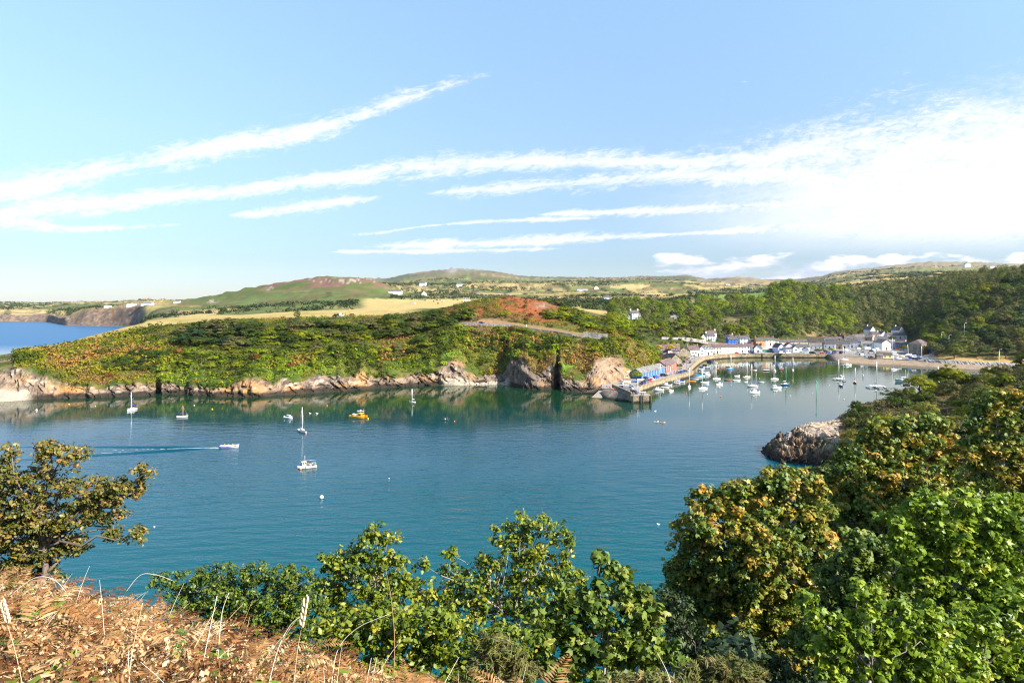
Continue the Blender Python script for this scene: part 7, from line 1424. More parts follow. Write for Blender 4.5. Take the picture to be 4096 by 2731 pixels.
# ---- wake of the launch
d0 = Vector((math.cos(R(10)),math.sin(R(10)),0)); nx = Vector((-d0.y,d0.x,0)); m_ = MB(); st = Vector((lp.x,lp.y,0))-d0*2.3
FOAM = M('foam',(.36,.46,.50),.6,.45,1.6)
wk = random.Random(8)
for arm, ang, ln in ((-1,-.04,40),(1,.05,34)):
    L_ = []; R_ = []
    for i in range(60):
        t = i/59; c = st-d0*(ln*t)+nx*(arm*(.35+ln*t*abs(ang)*1.0)); w = (.28*(1-t)**1.2+.03)*wk.uniform(.4,1.3); L_.append((c.x-nx.x*w,c.y-nx.y*w,.03)); R_.append((c.x+nx.x*w,c.y+nx.y*w,.035))
    m_.add(L_+R_,[(i,i+1,61+i,60+i) for i in range(59) if wk.random() < 1.15-i/70],0)
tag(m_.build('wake_foam',[FOAM]),'broken white foam trailing behind the launch',None,None,'stuff')
m_ = MB()
for arm, ang, ln in ((-1,.13,62),(1,.20,70),(-1,.10,55)):
    secs = []
    for i in range(40):
        t = i/39; c = st-d0*(2+ln*t)+nx*(arm*(.5+ln*t*ang)); w = .35+1.3*t; h = .42*(1-t*.75)*math.sin(min(1,t*6)*math.pi/2); secs.append([(c.x-nx.x*w,c.y-nx.y*w,-.05),(c.x,c.y,h),(c.x+nx.x*w,c.y+nx.y*w,-.05)])
    m_.loft(secs,0,True)
tag(m_.build('wake',[WATER]),'spreading bow waves behind the launch',None,None,'structure')

# ================================================================== posts, lamps, cows
IRON = M('dark_iron',(.03,.03,.035),.6,.15,3)
def lamp_post(p, h, label, group, modern=False):
    e = empty('street_lamp', p, 0, label, 'street lamp', group); m_ = MB(); m_.tube([(0,0,0),(0,0,h*.2),(0,0,h)],[.11,.07,.05],7,0)
    if modern: m_.tube([(0,0,h),(.25,0,h+.35),(1.0,0,h+.5)],.04,5,0)
    m_.build('post',[IRON if not modern else ALU],e); m_ = MB()
    if modern: m_.box((1.2,0,h+.5),(.8,.28,.14),0)
    else: m_.tube([(0,0,h),(0,0,h+.45)],[.12,.22],6,0); m_.tube([(0,0,h+.45),(0,0,h+.7)],[.26,.02],6,1)
    m_.build('lantern',[LAMP if modern else CGL, IRON],e)
for u,v,lb in ((2572,1509,'black quay lamp at the left end of the blue boathouse'),(2661,1491,'black quay lamp between the blue boathouse and the red cottage'),(2746,1474,'black quay lamp beside the road near the yellow car'),(2777,1447,'black quay lamp at the bend with a hanging basket'),(2772,1451,'thin pale lamp on the quay wall bend')): lamp_post(QP(u,v), 4.0, lb, 'quay lamps')
for u,Y,h,lb in ((3997,383,9,'tall white street lamp on the right-hand hillside road'),(3796,440,9,'white street lamp rising from the trees right of the warehouse'),(3766,455,9,'lower white street lamp among the trees right of the warehouse'),(3858,448,12,'white street lamp against the dark trees at the right')): lamp_post(GP(u,Y)+Vector((0,0,0)), h, lb, 'road lamps on the right hillside', True)
e = empty('flagpole', QP(2642,1502), 0, 'white flagpole between the blue boathouse and the black car', 'flagpole'); m_ = MB(); m_.tube([(0,0,0),(0,0,6.0)],[.09,.05],7,0); m_.build('pole',[HW],e); m_ = MB(); m_.add([(.06,0,4.6),(.75,.1,4.55),(.75,.1,5.1),(.06,0,5.15),(.06,.02,4.6),(.75,.12,4.55),(.75,.12,5.1),(.06,.02,5.15)],[(0,1,2,3),(7,6,5,4)],0); m_.build('flag',[CBLUE],e)
for u,lb in ((2549.5,'left pole of the white hoist frame on the pier'),(2554.5,'right pole of the white hoist frame on the pier')):
    m_ = MB(); m_.tube([(0,0,0),(.1,0,5.2)],[.09,.07],6,0); o = m_.build('hoist_pole',[HW]); o.location = QP(u,1565); tag(o,lb,'pole','hoist poles on the pier')
for u,Y,h,lb in ((2694,610,9,'wooden power pole on the skyline of the hillside wood'),(2732,560,10,'wooden power pole beside the hillside wood clearing'),(2864,800,12,'lone pole standing in the green meadow'),(1890,347,4.5,'left grey post beside the headland road'),(1905,347,4.5,'right grey post beside the headland road'),(2105,345,2,'short white post beside the headland road'),(1400,396,4,'yellow sign post beside the lay-by'),(1382,392,3,'grey sign post beside the lay-by'),(2655,500,7,'bare pole standing on the slope below the farmhouse')):
    m_ = MB(); m_.tube([(0,0,-.3),(0,0,h)],[.14,.10],6,0)
    if 'power' in lb: m_.box((0,0,h-.6),(2.0,.14,.14),0)
    if 'sign' in lb: m_.box((0,-.1,h-.3),(.9,.06,.7),1)
    o = m_.build('power_pole' if 'power' in lb else 'post',[WOOD if 'white' not in lb else HW, HYEL if 'yellow' in lb else HGREY]); o.location = GP(u,Y); tag(o,lb,'pole')
def cow_mesh():
    m_ = MB(); m_.loft([[(x,r*math.cos(a)*w,z+r*math.sin(a)) for a in np.arange(8)*math.pi/4] for x,r,w,z in ((-.95,.10,.8,1.12),(-.88,.32,.8,1.05),(-.4,.40,.85,1.0),(.1,.42,.85,.96),(.55,.38,.8,1.0),(.85,.28,.75,1.08),(1.1,.18,.8,1.18),(1.25,.15,.8,1.2))],0,True,True,True,True)
    m_.loft([[(x,r*math.cos(a),z+r*math.sin(a)) for a in np.arange(6)*math.pi/3] for x,r,z in ((1.15,.15,1.22),(1.35,.14,1.22),(1.6,.09,1.05),(1.68,.07,1.0))],0,True,True,True,True)
    for s in (-1,1):
        m_.tube([(.68,s*.2,.9),(.70,s*.2,.48),(.66,s*.2,.0)],[.12,.07,.06],6,0); m_.tube([(-.70,s*.22,1.0),(-.55,s*.22,.66),(-.80,s*.22,.44),(-.76,s*.22,0)],[.20,.11,.07,.06],6,0); m_.tube([(1.25,s*.12,1.32),(1.24,s*.3,1.34)],[.05,.03],5,0)
    m_.tube([(-.95,0,1.2),(-1.08,0,.9),(-1.08,0,.5)],[.05,.03,.05],5,0); o = m_.build('cow',[HBLACK]); me = o.data; bpy.data.objects.remove(o); return me
CM = cow_mesh(); COWB = M('cow_black',(.025,.022,.02),.85,.3,2); COWR = M('cow_brown',(.20,.08,.035),.85,.3,2); COWW = M('cow_white',(.62,.60,.56),.85,.2,2)
for i,(u,v) in enumerate(((1735,1208),(1748,1203),(1760,1202),(1790,1202),(1752,1217),(1814,1201),(1830,1203),(1660,1218),(1178,1246),(1183,1247),(1700,1204),(1772,1209))):
    m2 = (COWB,COWB,COWR,COWW)[i%4]; y = los(u,v,420,1000); o = bpy.data.objects.new('cow',CM); C.objects.link(o); o.location = GP(u,y); o.rotation_euler = (0,0,cr.uniform(0,6.28)); o.material_slots[0].link='OBJECT'; o.material_slots[0].material = m2; o.scale=(1.3,)*3
    tag(o, ('black','black','brown','whitish')[i%4]+' cow grazing in the golden fields behind the headland trees', 'cow', 'cows in the golden fields')
# fence posts along the far left path
for k,(u0,u1,T) in enumerate(((20,105,2.8),(0,150,2.05),(270,330,2.96))):
    n_ = int((u1-u0)/6); e = empty('post_fence', GP(u0,curveY(u0,T)), 0, ('wooden post fence by the windswept thorns','wooden post fence along the clifftop path','wooden gate fence at the bottom of the golden field')[k], 'fence'); base = e.location; m_ = MB(); pv = None
    for i in range(n_+1):
        u = u0+(u1-u0)*i/n_; p = GP(u,curveY(u,T))-base; m_.tube([(p.x,p.y,-.2),(p.x,p.y,1.15)],.08,5,0)
        if pv: m_.tube([(pv.x,pv.y,pv.z+.9),(p.x,p.y,p.z+.9)],.035,4,0); m_.tube([(pv.x,pv.y,pv.z+.5),(p.x,p.y,p.z+.5)],.035,4,0)
        pv = p
    m_.build('rail',[WOOD],e)
# village shrubs and trees
VG = 'trees and shrubs in the village'
for u,v,z,s,k,lb in ((3570,1364,7.2,.62,'dark','round dark tree in front of the long pink house'),(3615,1401,3.2,.52,'mid','bushy green tree left of the stone warehouse'),(3634,1398,3.2,.58,'mid','second bushy green tree left of the stone warehouse'),(3650,1392,3.4,.42,'mid','green tree touching the warehouse corner'),(3600,1405,3.0,.32,'mid','low green bush beside the red car near the dark cottage'),(3700,1362,12,.8,'mid','spreading tree with pale trunks above the warehouse roof'),(3512,1318,14,.95,'yel','big yellow-green round tree above the village'),(3486,1328,12,.7,'yel','smaller yellow-green tree left of the big one'),(3534,1334,11.5,.85,'pine','dark cedar-like tree right of the white gable above the village'),(3655,1330,12,.7,'yel','yellow-green tree right of the upper white gable'),(2884,1362,10,.62,'olive','grey-green tree between the ivy house and the blue house'),(2800,1350,12.5,.55,'red','purple-leaved tree on the slope left of the ivy house'),(3746,1428,3.6,.30,'red','purple bush in the trees beside the dry grass bank'),(2728,1300,20,.75,'pine','tall conifer beside the brown-roofed bungalow')): put_tree(k, P(u,v,z), s, lb, VG)
for u,v,z,s,k,lb in ((3268,1409,2.9,1.1,'bdark','dark shrub behind the black van'),(3280,1408,2.9,1.2,'bmid','green shrub left of the red car on the sea wall'),(3292,1406,2.9,1.1,'bmid','green shrub behind the red car'),(3326,1404,2.9,1.3,'blime','bright lime shrub in the middle of the car park edge'),(3440,1392,3.1,1.1,'bmid','green bush in front of the violet house'),(2740,1443,2.9,1.1,'brust','reddish flowering shrub below the rough stone building'),(2726,1443,3.1,1.0,'bmid','green hedge bush below the rough stone building'),(2706,1459+10,2.8,.9,'bdark','dark bush at the right end of the red cottage'),(2634,1402,9,1.6,'bgold','yellow gorse above the school roof'),(2680,1401,8.5,1.7,'bgold','yellow flowering bush behind the school chimney'),(2700,1396,8.8,1.8,'bgold','larger yellow bush above the rough stone building'),(2880,1206,44,3.2,'bgold','yellow gorse at the edge of the green meadow'),(2894,1207,44,2.6,'bgold','second yellow gorse at the meadow edge'),(2838,1366,9.8,.9,'blime','ivy-green shrub at the corner of the ivy house'),(3560,1440,1.6,.8,'bmid','small weed bush below the boat hut wall'),(3040,1384,6.6,.9,'bmid','green bush under the peach cottage'),(2563,1525,2.8,.55,'blime','bright bush at the left end of the blue boathouse'),(2545,1515,4.2,1.6,'blime','large bright green bush on the rock above the dinghies')): put_tree(k, P(u,v,z), s, lb, VG, 'bush', 'bush')
for i in range(120):
    u = cr.uniform(2640,2830); Y = np.interp(u,[2640,2700,2740,2830],[442,449,460,482])+cr.uniform(2,44)
    if abs((u-2700)) < 1: continue
    k = cr.choice(['bmid','bmid','bdark','byel','bolive']); put_tree(k, GP(u,Y), cr.uniform(1.0,2.1), {'bmid':'mid green','bdark':'dark green','byel':'yellow-green','bolive':'olive'}[k]+' garden bush on the terraces above the quay houses', VG, 'bush', 'bush')
for i in range(40):
    u = cr.uniform(2500,3300); v_ = cr.uniform(1335,1372)
    Y = los(u, v_, 440, 760)
    k = cr.choice(['mid','dark','olive','mid']); put_tree(k, GP(u,Y), cr.uniform(.30,.5), {'mid':'mid green','dark':'dark green','olive':'olive'}[k]+' small tree on the slope behind the upper houses', 'small trees behind the upper houses')

for i in range(48):
    u = cr.uniform(2575,2790); v_ = cr.uniform(1322,1384); Y = los(u, v_, 396, 640)
    k = cr.choice(['mid','dark','olive','mid','lime']); put_tree(k, GP(u,Y), cr.uniform(.22,.40), {'mid':'mid green','dark':'dark green','olive':'olive','lime':'bright green'}[k]+' small tree on the overgrown slope between the headland and the road wall', 'small trees above the quay road', 'small_tree', 'tree', sq=.85)
# ================================================================== foreground trees and shrubs on the near hillside
L_HAW = leaf_mat('hawthorn_leaf', [(0.044,0.053,0.010),(0.094,0.099,0.016),(0.175,0.143,0.026),(0.300,0.165,0.050)], .22, .45, spec=.35)
L_OAK = leaf_mat('oak_leaf', [(0.056,0.090,0.008),(0.119,0.168,0.012),(0.213,0.235,0.018),(0.338,0.280,0.030)], .28, .45, spec=.35)
L_SYC = leaf_mat('sycamore_leaf', [(0.042,0.078,0.010),(0.092,0.146,0.016),(0.177,0.207,0.026),(0.319,0.246,0.035),(0.448,0.246,0.030)], .25, .5, spec=.3)
L_SYCG = leaf_mat('green_sycamore_leaf', [(0.037,0.069,0.012),(0.088,0.140,0.018),(0.163,0.213,0.028),(0.275,0.280,0.050)], .28, .5, spec=.3)
L_SYCB = leaf_mat('bright_sycamore_leaf', [(0.075,0.132,0.012),(0.150,0.231,0.016),(0.250,0.330,0.024),(0.375,0.374,0.045)], .34, .45, spec=.3)
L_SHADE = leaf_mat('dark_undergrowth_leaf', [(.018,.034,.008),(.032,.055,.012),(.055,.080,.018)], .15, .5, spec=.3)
L_SMALL = leaf_mat('small_green_leaf', [(0.048,0.081,0.010),(0.090,0.135,0.014),(0.156,0.194,0.022)], .25, .45, spec=.35)
L_GORSE = leaf_mat('gorse_needles', [(.11,.075,.03),(.14,.13,.035),(.10,.13,.04),(.24,.17,.07)], .1, .8, spec=.1)
def near_tree(name, label, cat, bu, bY, lobes, shape, size, lm, per=30, cr=.14, dens=1.0, seed=1, group=None, bark=None, up=.55, tintf=None, twig=True, depth=.8, trunk_r=.06):
    """lobes: (u, v, Y, half width px, half height px) masses of the crown; each is filled with leafy clumps on twigs"""
    r = np.random.default_rng(seed); bp = NP(bu,bY); e = empty(name, bp, 0, label, cat, group); b0 = np.array(bp)
    cs, rs, tn, mb = [], [], [], MB(); LC = []
    for (u,v,Y,pw,ph) in lobes:
        c = np.array(((u-2048)/F*Y, Y, zv(Y,v))); rx, rz = pw*Y/F, ph*Y/F; ry = (rx+rz)/2*depth; LC.append((c,rx,ry,rz))
    cen = np.mean([c for c,_,_,_ in LC],0); cen[2] = max(cen[2], b0[2]+.3); H_ = np.linalg.norm(cen-b0)
    spine = [b0+(cen-b0)*t+r.normal(size=3)*.014*H_*(t>0)*np.array([1,1,.2]) for t in np.linspace(0,1,6)]; spine[0] = spine[0]-(0,0,.3)
    mb.tube([q-b0 for q in spine],[trunk_r*(1-.75*i/5) for i in range(6)],7,0)
    for c,rx,ry,rz in LC:
        k0 = int(np.clip(round(1+3.6*np.clip((c[2]-b0[2])/max(cen[2]-b0[2],.1),0,1)+r.normal()*.6),1,4)); fk = spine[k0]; D_ = c-fk; pts_ = []
        for t in np.linspace(0,1,6): pts_.append(fk+D_*t+np.array([0,0,.10*np.linalg.norm(D_)])*math.sin(t*math.pi)*r.uniform(-.4,1)+r.normal(size=3)*.045*np.linalg.norm(D_)*(0<t<1))
        mb.tube([q-b0 for q in pts_],[trunk_r*.30*(1-.75*i/5) for i in range(6)],5,0)
        n_ = max(6, int(dens*6.5*((rx*ry+ry*rz+rx*rz)/3)/(cr*cr))); d = unit(r.normal(size=(n_,3))); d[:,2] += .12; d[:,1] -= .15; d = unit(d)
        k = r.uniform(.30,1.0,n_)**.6; pc = c+d*np.array([rx,ry,rz])*k[:,None]*r.uniform(.9,1.14,(n_,1)); cs.append(pc); s = cr*r.uniform(.6,1.35,n_); rs.append(np.stack([s,s,s*.72],1))
        t = np.clip(.42+.2*r.normal(size=n_),.02,.98); t = t if tintf is None else np.clip(t+np.array([tintf(p,b0) for p in pc]),.02,.98); tn.append(t)
        if twig:
            for p in pc[::4]: m_ = c*.5+p*.5+r.normal(size=3)*.10*rx; mb.tube([c-b0,m_-b0,p-b0],[trunk_r*.08,trunk_r*.06,trunk_r*.03],3,0,False)
    mb.build('trunk',[bark or BARKG],e)
    v,f,t = leaf_cloud(np.concatenate(cs), np.concatenate(rs), per, size, r, shape, up=up, out=.6, jit=.7, tint=np.concatenate(tn), spread=.22, shell=.25)
    o = mesh_obj('crown', v-b0, f, lm, attrs={'tint':t}); o.parent = e; return e
def Yl(Y, *a): return [(u,v,Y+(q[0] if q else 0),w,h) for u,v,w,h,*q in a]
near_tree('hawthorn','gnarled hawthorn with olive-brown leaves at the left edge','tree',70,7.6,Yl(8,(250,1825,95,62),(200,1790,50,40),(130,1950,120,85),(330,1965,120,50),(455,1960,95,48),(560,1895,45,36),(540,1965,50,40),(250,2070,170,62),(420,2050,90,40),(455,2125,60,28),(540,2135,45,42,-.1),(400,2010,90,40),(70,2130,130,90),(10,1900,40,95),(45,1800,26,30),(-90,2000,110,190,.5),(170,2190,110,55),(30,2240,120,60),(90,2040,120,80),(120,2265,80,45),(60,2315,100,45),(-30,2310,90,60),(200,2290,50,40),(110,2335,110,40),(10,2355,90,40),(290,2180,80,40),(180,2120,90,60)),'oak',.042,L_HAW,per=34,cr=.085,dens=.8,seed=3,bark=BARK,trunk_r=.07,tintf=lambda p,b: .05)
near_tree('oak_sapling','bushy young oak with a pointed leafy top left of the taller oak','tree',1470,11.5,Yl(12,(1500,2125,42,36),(1470,2170,70,40),(1560,2150,30,30),(1400,2225,60,36),(1545,2230,75,50),(1320,2240,50,38),(1420,2270,120,50),(1590,2270,40,45),(1330,2320,75,50),(1500,2330,150,60),(1300,2400,90,60),(1450,2420,170,70),(1600,2380,60,50),(1640,2330,35,40),(1690,2350,50,40),(1530,2500,150,60)),'oak',.075,L_OAK,per=24,cr=.15,dens=.95,seed=4,trunk_r=.05)
near_tree('oak_sapling','tallest young oak in the middle foreground with a rounded bright top','tree',2080,12,Yl(13,(2120,2085,66,40),(2060,2130,55,45),(2000,2140,35,35),(2240,2140,46,40),(2180,2120,50,45),(2100,2190,115,55),(2270,2190,25,35),(2050,2250,70,50),(2180,2270,120,60),(2300,2300,50,45),(1930,2230,26,40),(1960,2270,60,45),(1800,2215,24,26),(1805,2280,36,45),(1690,2255,0+20,20),(1880,2330,80,60),(1790,2370,60,60),(2010,2360,110,70),(2150,2370,140,80),(1720,2400,70,50),(1850,2440,120,70),(2030,2480,150,80)),'oak',.078,L_OAK,per=24,cr=.16,dens=.95,seed=5,trunk_r=.06)
near_tree('green_shrub','dense small-leaved green shrub right of the bracken bank','bush',900,10,Yl(10.5,(660,2325,60,28),(760,2310,70,40),(880,2290,70,42),(1020,2295,80,42),(1130,2300,70,50),(1210,2330,60,55),(820,2370,150,50),(1020,2370,170,60),(1200,2420,110,70),(1080,2440,150,60),(920,2430,140,50),(720,2420,90,50),(1000,2500,160,60),(1180,2520,140,70),(1280,2560,100,60),(820,2480,120,40)),'oak',.045,L_SMALL,per=34,cr=.10,dens=.85,seed=6,bark=BARK,twig=False)
near_tree('sycamore_shrub','sycamore shrub with large drooping leaves and two upright shoots','bush',2400,8.4,Yl(9,(2405,2235,18,30),(2415,2300,30,50),(2450,2280,20,26),(2485,2300,24,45),(2500,2370,46,50),(2380,2390,80,60),(2270,2400,70,55),(2240,2330,50,50),(2560,2400,36,40),(2575,2365,16,24),(2460,2450,120,70),(2310,2480,120,80),(2180,2500,80,80),(2580,2470,70,70),(2420,2570,170,80),(2230,2600,130,80),(2570,2580,100,80),(2340,2680,200,60),(2540,2680,120,50),(2150,2680,90,50),(2690,2590,40,50),(2720,2650,50,40)),'syc',.085,L_SYCG,per=15,cr=.115,dens=.85,seed=7,up=.35,trunk_r=.03,tintf=lambda p,b: .05)
near_tree('oak_scrub','low oak scrub filling the foot of the two young oaks','bush',1650,7.6,Yl(8.2,(1450,2540,120,60),(1620,2560,130,70),(1800,2560,130,70),(1960,2560,90,60),(1560,2650,150,60),(1760,2670,170,60),(1360,2580,70,50),(1920,2690,120,50),(1420,2650,80,40),(1350,2500,90,60),(1560,2480,150,60),(1750,2480,120,60),(2050,2560,110,70)),'oak',.065,L_OAK,per=22,cr=.11,dens=1.1,seed=8,trunk_r=.03)
gr_ = np.random.default_rng(5)
gold = lambda p,b: (.32 if gr_.random()<.27 else .03)*np.clip((p[2]-29.5)/3.5,0,1)*(1.25 if p[0]<9.5 else .6)
near_tree('sycamore','large sycamore with golden-brown seeds over its dark left side','tree',2960,24.5,Yl(25,(3120,1920,120,50),(3230,1950,80,50),(2960,1960,90,50),(2830,2010,90,55),(3030,2020,160,80),(3200,2060,130,80),(2900,2110,150,80,-.6),(2760,2120,70,70),(3060,2180,170,90,-1.0),(3250,2200,120,100),(2800,2230,110,90),(2960,2280,160,90,-.8),(2720,2310,60,70),(3150,2320,160,90),(2830,2370,140,80),(2680,2420,60,60),(3020,2420,180,90),(2760,2490,110,80),(3200,2460,130,90),(2900,2540,180,90),(3120,2600,180,100),(2720,2600,100,70)),'syc',.155,L_SYC,per=34,cr=.34,dens=1.3,seed=9,trunk_r=.22,tintf=gold)
near_tree('sycamore','broad sycamore behind the golden one, yellowish top above the rocky point','tree',3520,34,Yl(35,(3420,1810,70,50),(3350,1880,80,50),(3520,1715,60,45),(3620,1720,110,60),(3730,1700,80,50),(3480,1810,90,70),(3580,1820,150,80),(3750,1800,110,80),(3300,1920,90,60),(3440,1910,150,80,-1),(3640,1920,160,90,-1),(3800,1920,100,90),(3330,1990,110,70),(3500,2020,170,80,-1.5),(3700,2030,150,90,-1.5),(3400,2110,140,80),(3600,2140,160,90)),'syc',.19,L_SYC,per=36,cr=.44,dens=.95,seed=10,trunk_r=.25,tintf=lambda p,b: .15 if gr_.random()<.22 else .0)
near_tree('sycamore','tall sycamore at the right edge reaching above the near ridge','tree',4080,29,Yl(30,(4030,1585,60,35),(3960,1620,60,40),(4090,1640,60,60),(4000,1680,100,55),(3910,1700,60,45),(4110,1760,80,80),(4000,1790,110,70),(3900,1800,70,60),(4080,1890,100,80),(3960,1890,100,70),(4130,2000,80,90)),'syc',.16,L_SYC,per=34,cr=.36,dens=.9,seed=11,trunk_r=.18,tintf=lambda p,b: .06)
near_tree('sycamore','bright green sycamore catching the sun right of the golden one','tree',3800,17,Yl(18,(3700,2030,100,50),(3830,2000,90,50),(3600,2080,70,50),(3760,2120,150,70),(3930,2080,110,80),(4040,2060,90,90),(3640,2190,110,70),(3800,2230,150,80),(3960,2220,120,90),(4080,2200,70,100),(3700,2310,110,70),(3860,2340,130,80),(4020,2360,110,90),(3780,2420,120,70)),'syc',.135,L_SYCB,per=30,cr=.27,dens=.95,seed=12,trunk_r=.12,up=.4)
near_tree('sycamore','half-shaded green sycamore in the gap between the golden and bright sycamores','tree',3480,19,Yl(21,(3420,2190,120,80),(3560,2260,110,90),(3380,2310,130,80),(3500,2380,140,70),(3310,2420,110,70),(3630,2150,70,70),(3450,2480,140,70),(3600,2400,90,70),(3250,2550,110,70)),'syc',.15,L_SYCG,per=32,cr=.32,dens=.9,seed=19,trunk_r=.13)
near_tree('sycamore_sapling','fresh green sycamore saplings with upright shoots at the bottom right','tree',3500,11,Yl(12,(3215,2400,26,32),(3250,2460,46,40),(3330,2490,50,36),(3430,2370,26,40),(3500,2350,26,36),(3470,2430,64,50),(3610,2440,40,40),(3690,2490,60,50),(3730,2450,40,40),(3400,2530,110,60),(3560,2540,120,60),(3680,2570,110,50),(3320,2600,90,50),(3480,2640,150,60),(3650,2670,150,60),(3780,2530,50,40),(3330,2690,90,40)),'syc',.105,L_SYCB,per=16,cr=.15,dens=.9,seed=13,trunk_r=.05,up=.5)
near_tree('sycamore','leafy green sycamore filling the bottom right corner','tree',3980,13.5,Yl(15,(3940,2480,90,60),(4060,2470,80,80),(3880,2570,110,70),(4020,2600,120,80),(3800,2660,110,60),(3950,2690,130,50),(4090,2700,80,70),(3900,2480,110,60,-.5),(4040,2400,80,60),(3780,2600,90,60,-1),(3860,2700,120,50,-1)),'syc',.125,L_SYCB,per=24,cr=.22,dens=1.0,seed=14,trunk_r=.08)
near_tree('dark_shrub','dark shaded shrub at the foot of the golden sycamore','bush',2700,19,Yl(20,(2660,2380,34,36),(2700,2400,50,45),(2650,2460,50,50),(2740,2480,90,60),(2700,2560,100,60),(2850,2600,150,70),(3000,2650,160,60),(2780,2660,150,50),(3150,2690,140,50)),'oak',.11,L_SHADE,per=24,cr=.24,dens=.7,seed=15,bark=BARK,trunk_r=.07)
for lb,bu,bY,lo,sd in (('brown-green gorse bush in the bottom middle below the oaks',2010,5.6,Yl(6,(1980,2580,60,40),(2040,2630,80,50),(1950,2660,80,50),(2080,2690,90,40),(1900,2710,80,30)),16),('yellow-green gorse bush at the bottom below the dark shade',2850,5.4,Yl(5.8,(2800,2680,80,40),(2900,2660,80,40),(2990,2690,80,40),(2850,2720,140,30)),17),('low brownish gorse at the bottom edge under the sycamore shrub',2560,4.8,Yl(5.2,(2480,2725,80,20),(2600,2715,90,24),(2700,2725,60,20)),18)):
    near_tree('gorse',lb,'bush',bu,bY,lo,'blade',.075,L_GORSE,per=60,cr=.055,dens=.75,seed=sd,bark=BARK,twig=False,trunk_r=.015,group='gorse bushes in the foreground')
def underwood(name, label, n, reg, size, lm, seed, cr=.35, per=16):
    r = np.random.default_rng(seed); cs, tn = [], []
    while len(cs) < n:
        u, Y = r.uniform(reg[0],reg[1]), math.exp(r.uniform(math.log(reg[2]),math.log(reg[3]))); z = nground(u,Y)
        if z < 1 or (u-reg[0] < 260 and Y < reg[2]*1.25): continue
        cs.append(((u-2048)/F*Y, Y, z+r.uniform(.1,1.5)*cr*2.2)); tn.append(np.clip(.4+.25*r.normal(),0,1))
    v,f,t = leaf_cloud(np.array(cs), np.full(len(cs),cr), per, size, r, 'oak', up=.7, out=.5, jit=.6, tint=tn, spread=.25, shell=.2); tag(mesh_obj(name, v, f, lm, attrs={'tint':t}), label, None, None, 'stuff')
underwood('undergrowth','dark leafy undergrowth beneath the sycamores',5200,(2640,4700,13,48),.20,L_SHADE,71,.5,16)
underwood('bramble_thicket','leafy thicket on the steep bank below the young oaks',5200,(500,2900,6.2,14),.085,L_OAK,72,.22,16)
# ---- ridge of the near hillside down to the rocky point
NG = 'trees and bushes on the near ridge'
for u,Y,s,k,lb in ((3678,196,.98,'nlime','round yellow-green tree standing on the near ridge above the water'),(3636,190,.50,'nmid','small tree at the left foot of the round yellow-green ridge tree'),(3800,206,.80,'nlime','bright bushy tree right of the round ridge tree'),(3838,210,.62,'nlime','second bright bushy tree farther right on the near ridge'),(3752,208,.40,'nolive','thin grey-green sapling between the ridge trees'),(3955,236,.78,'nyel','yellow-green tree where the ridge meets the grass bank'),(3860,150,.62,'nmid','leafy tree on the slope in front of the ridge'),(4020,170,.55,'nmid','leafy tree near the walker on the ridge'),(3585,192,.26,'ndark','dark thorn on the lower end of the ridge'),(3555,110,.62,'nmid','green tree on the near slope above the rocky point'),(3700,105,.72,'nmid','broad green tree in the hollow of the near slope'),(3840,95,.75,'nolive','olive green tree in the hollow of the near slope'),(3950,85,.70,'nmid','green tree near the right edge of the hollow'),(3470,135,.42,'nolive','stunted tree above the rock of the point')):
    put_tree(k, NP(u,Y), s, lb, NG)
nr2 = np.random.default_rng(91); sc_ = []
for i in range(150):
    u = nr2.uniform(3400,4130); Y = nr2.uniform(70,212)
    if u < 3480 and Y < 140: continue
    k = nr2.choice(['bdark','bdark','bmid','bolive','bmid','byel']); put_tree('n'+k, NP(u,Y), nr2.uniform(.8,1.9), {'bdark':'dark green','bmid':'mid green','bolive':'olive brown','byel':'yellow-green'}[k]+' bush among the scrub of the near ridge', 'bushes on the near ridge', 'bush', 'bush')
L_NSCR = leaf_mat('near_scrub', [(.022,.036,.008),(.045,.060,.012),(.085,.080,.022),(.125,.090,.038)], .15, .7, spec=.1)
for _ in range(5200):
    u = nr2.uniform(3370,4300); Y = nr2.uniform(45,222); z = nground(u,Y)
    if z < 4 or (u < 3330) or (u < 3440 and z < 6.2): continue
    x = (u-2048)/F*Y; sc_.append((x,Y,z,nr2.uniform(.5,1.1),np.clip(float(fbm(np.array([x/16]),np.array([Y/16]),oct=2,seed=6)[0])*1.6-.35+.15*nr2.normal(),0,1)))
stuff_mass('ridge_scrub', sc_, 'rough scrub and dry grass over the near ridge', None, L_NSCR)
person(NP(3928,188)+Vector((0,0,.9)), 200, 'walk', 0, 0, 'walker in a white top on the path of the near ridge', None, 1.0)
# steps cut in the rocky point
m_ = MB()
for i in range(9): t = i/8; p = Vector(((3142-2048)/F*169+.28*i,168.2+.5*i,2.6+.33*i)); m_.box((p.x,p.y,p.z),(1.0,.9,.4),0,.5)
tag(m_.build('rock_steps',[ST_GREY]),'narrow steps cut into the rocky point on the right','steps')

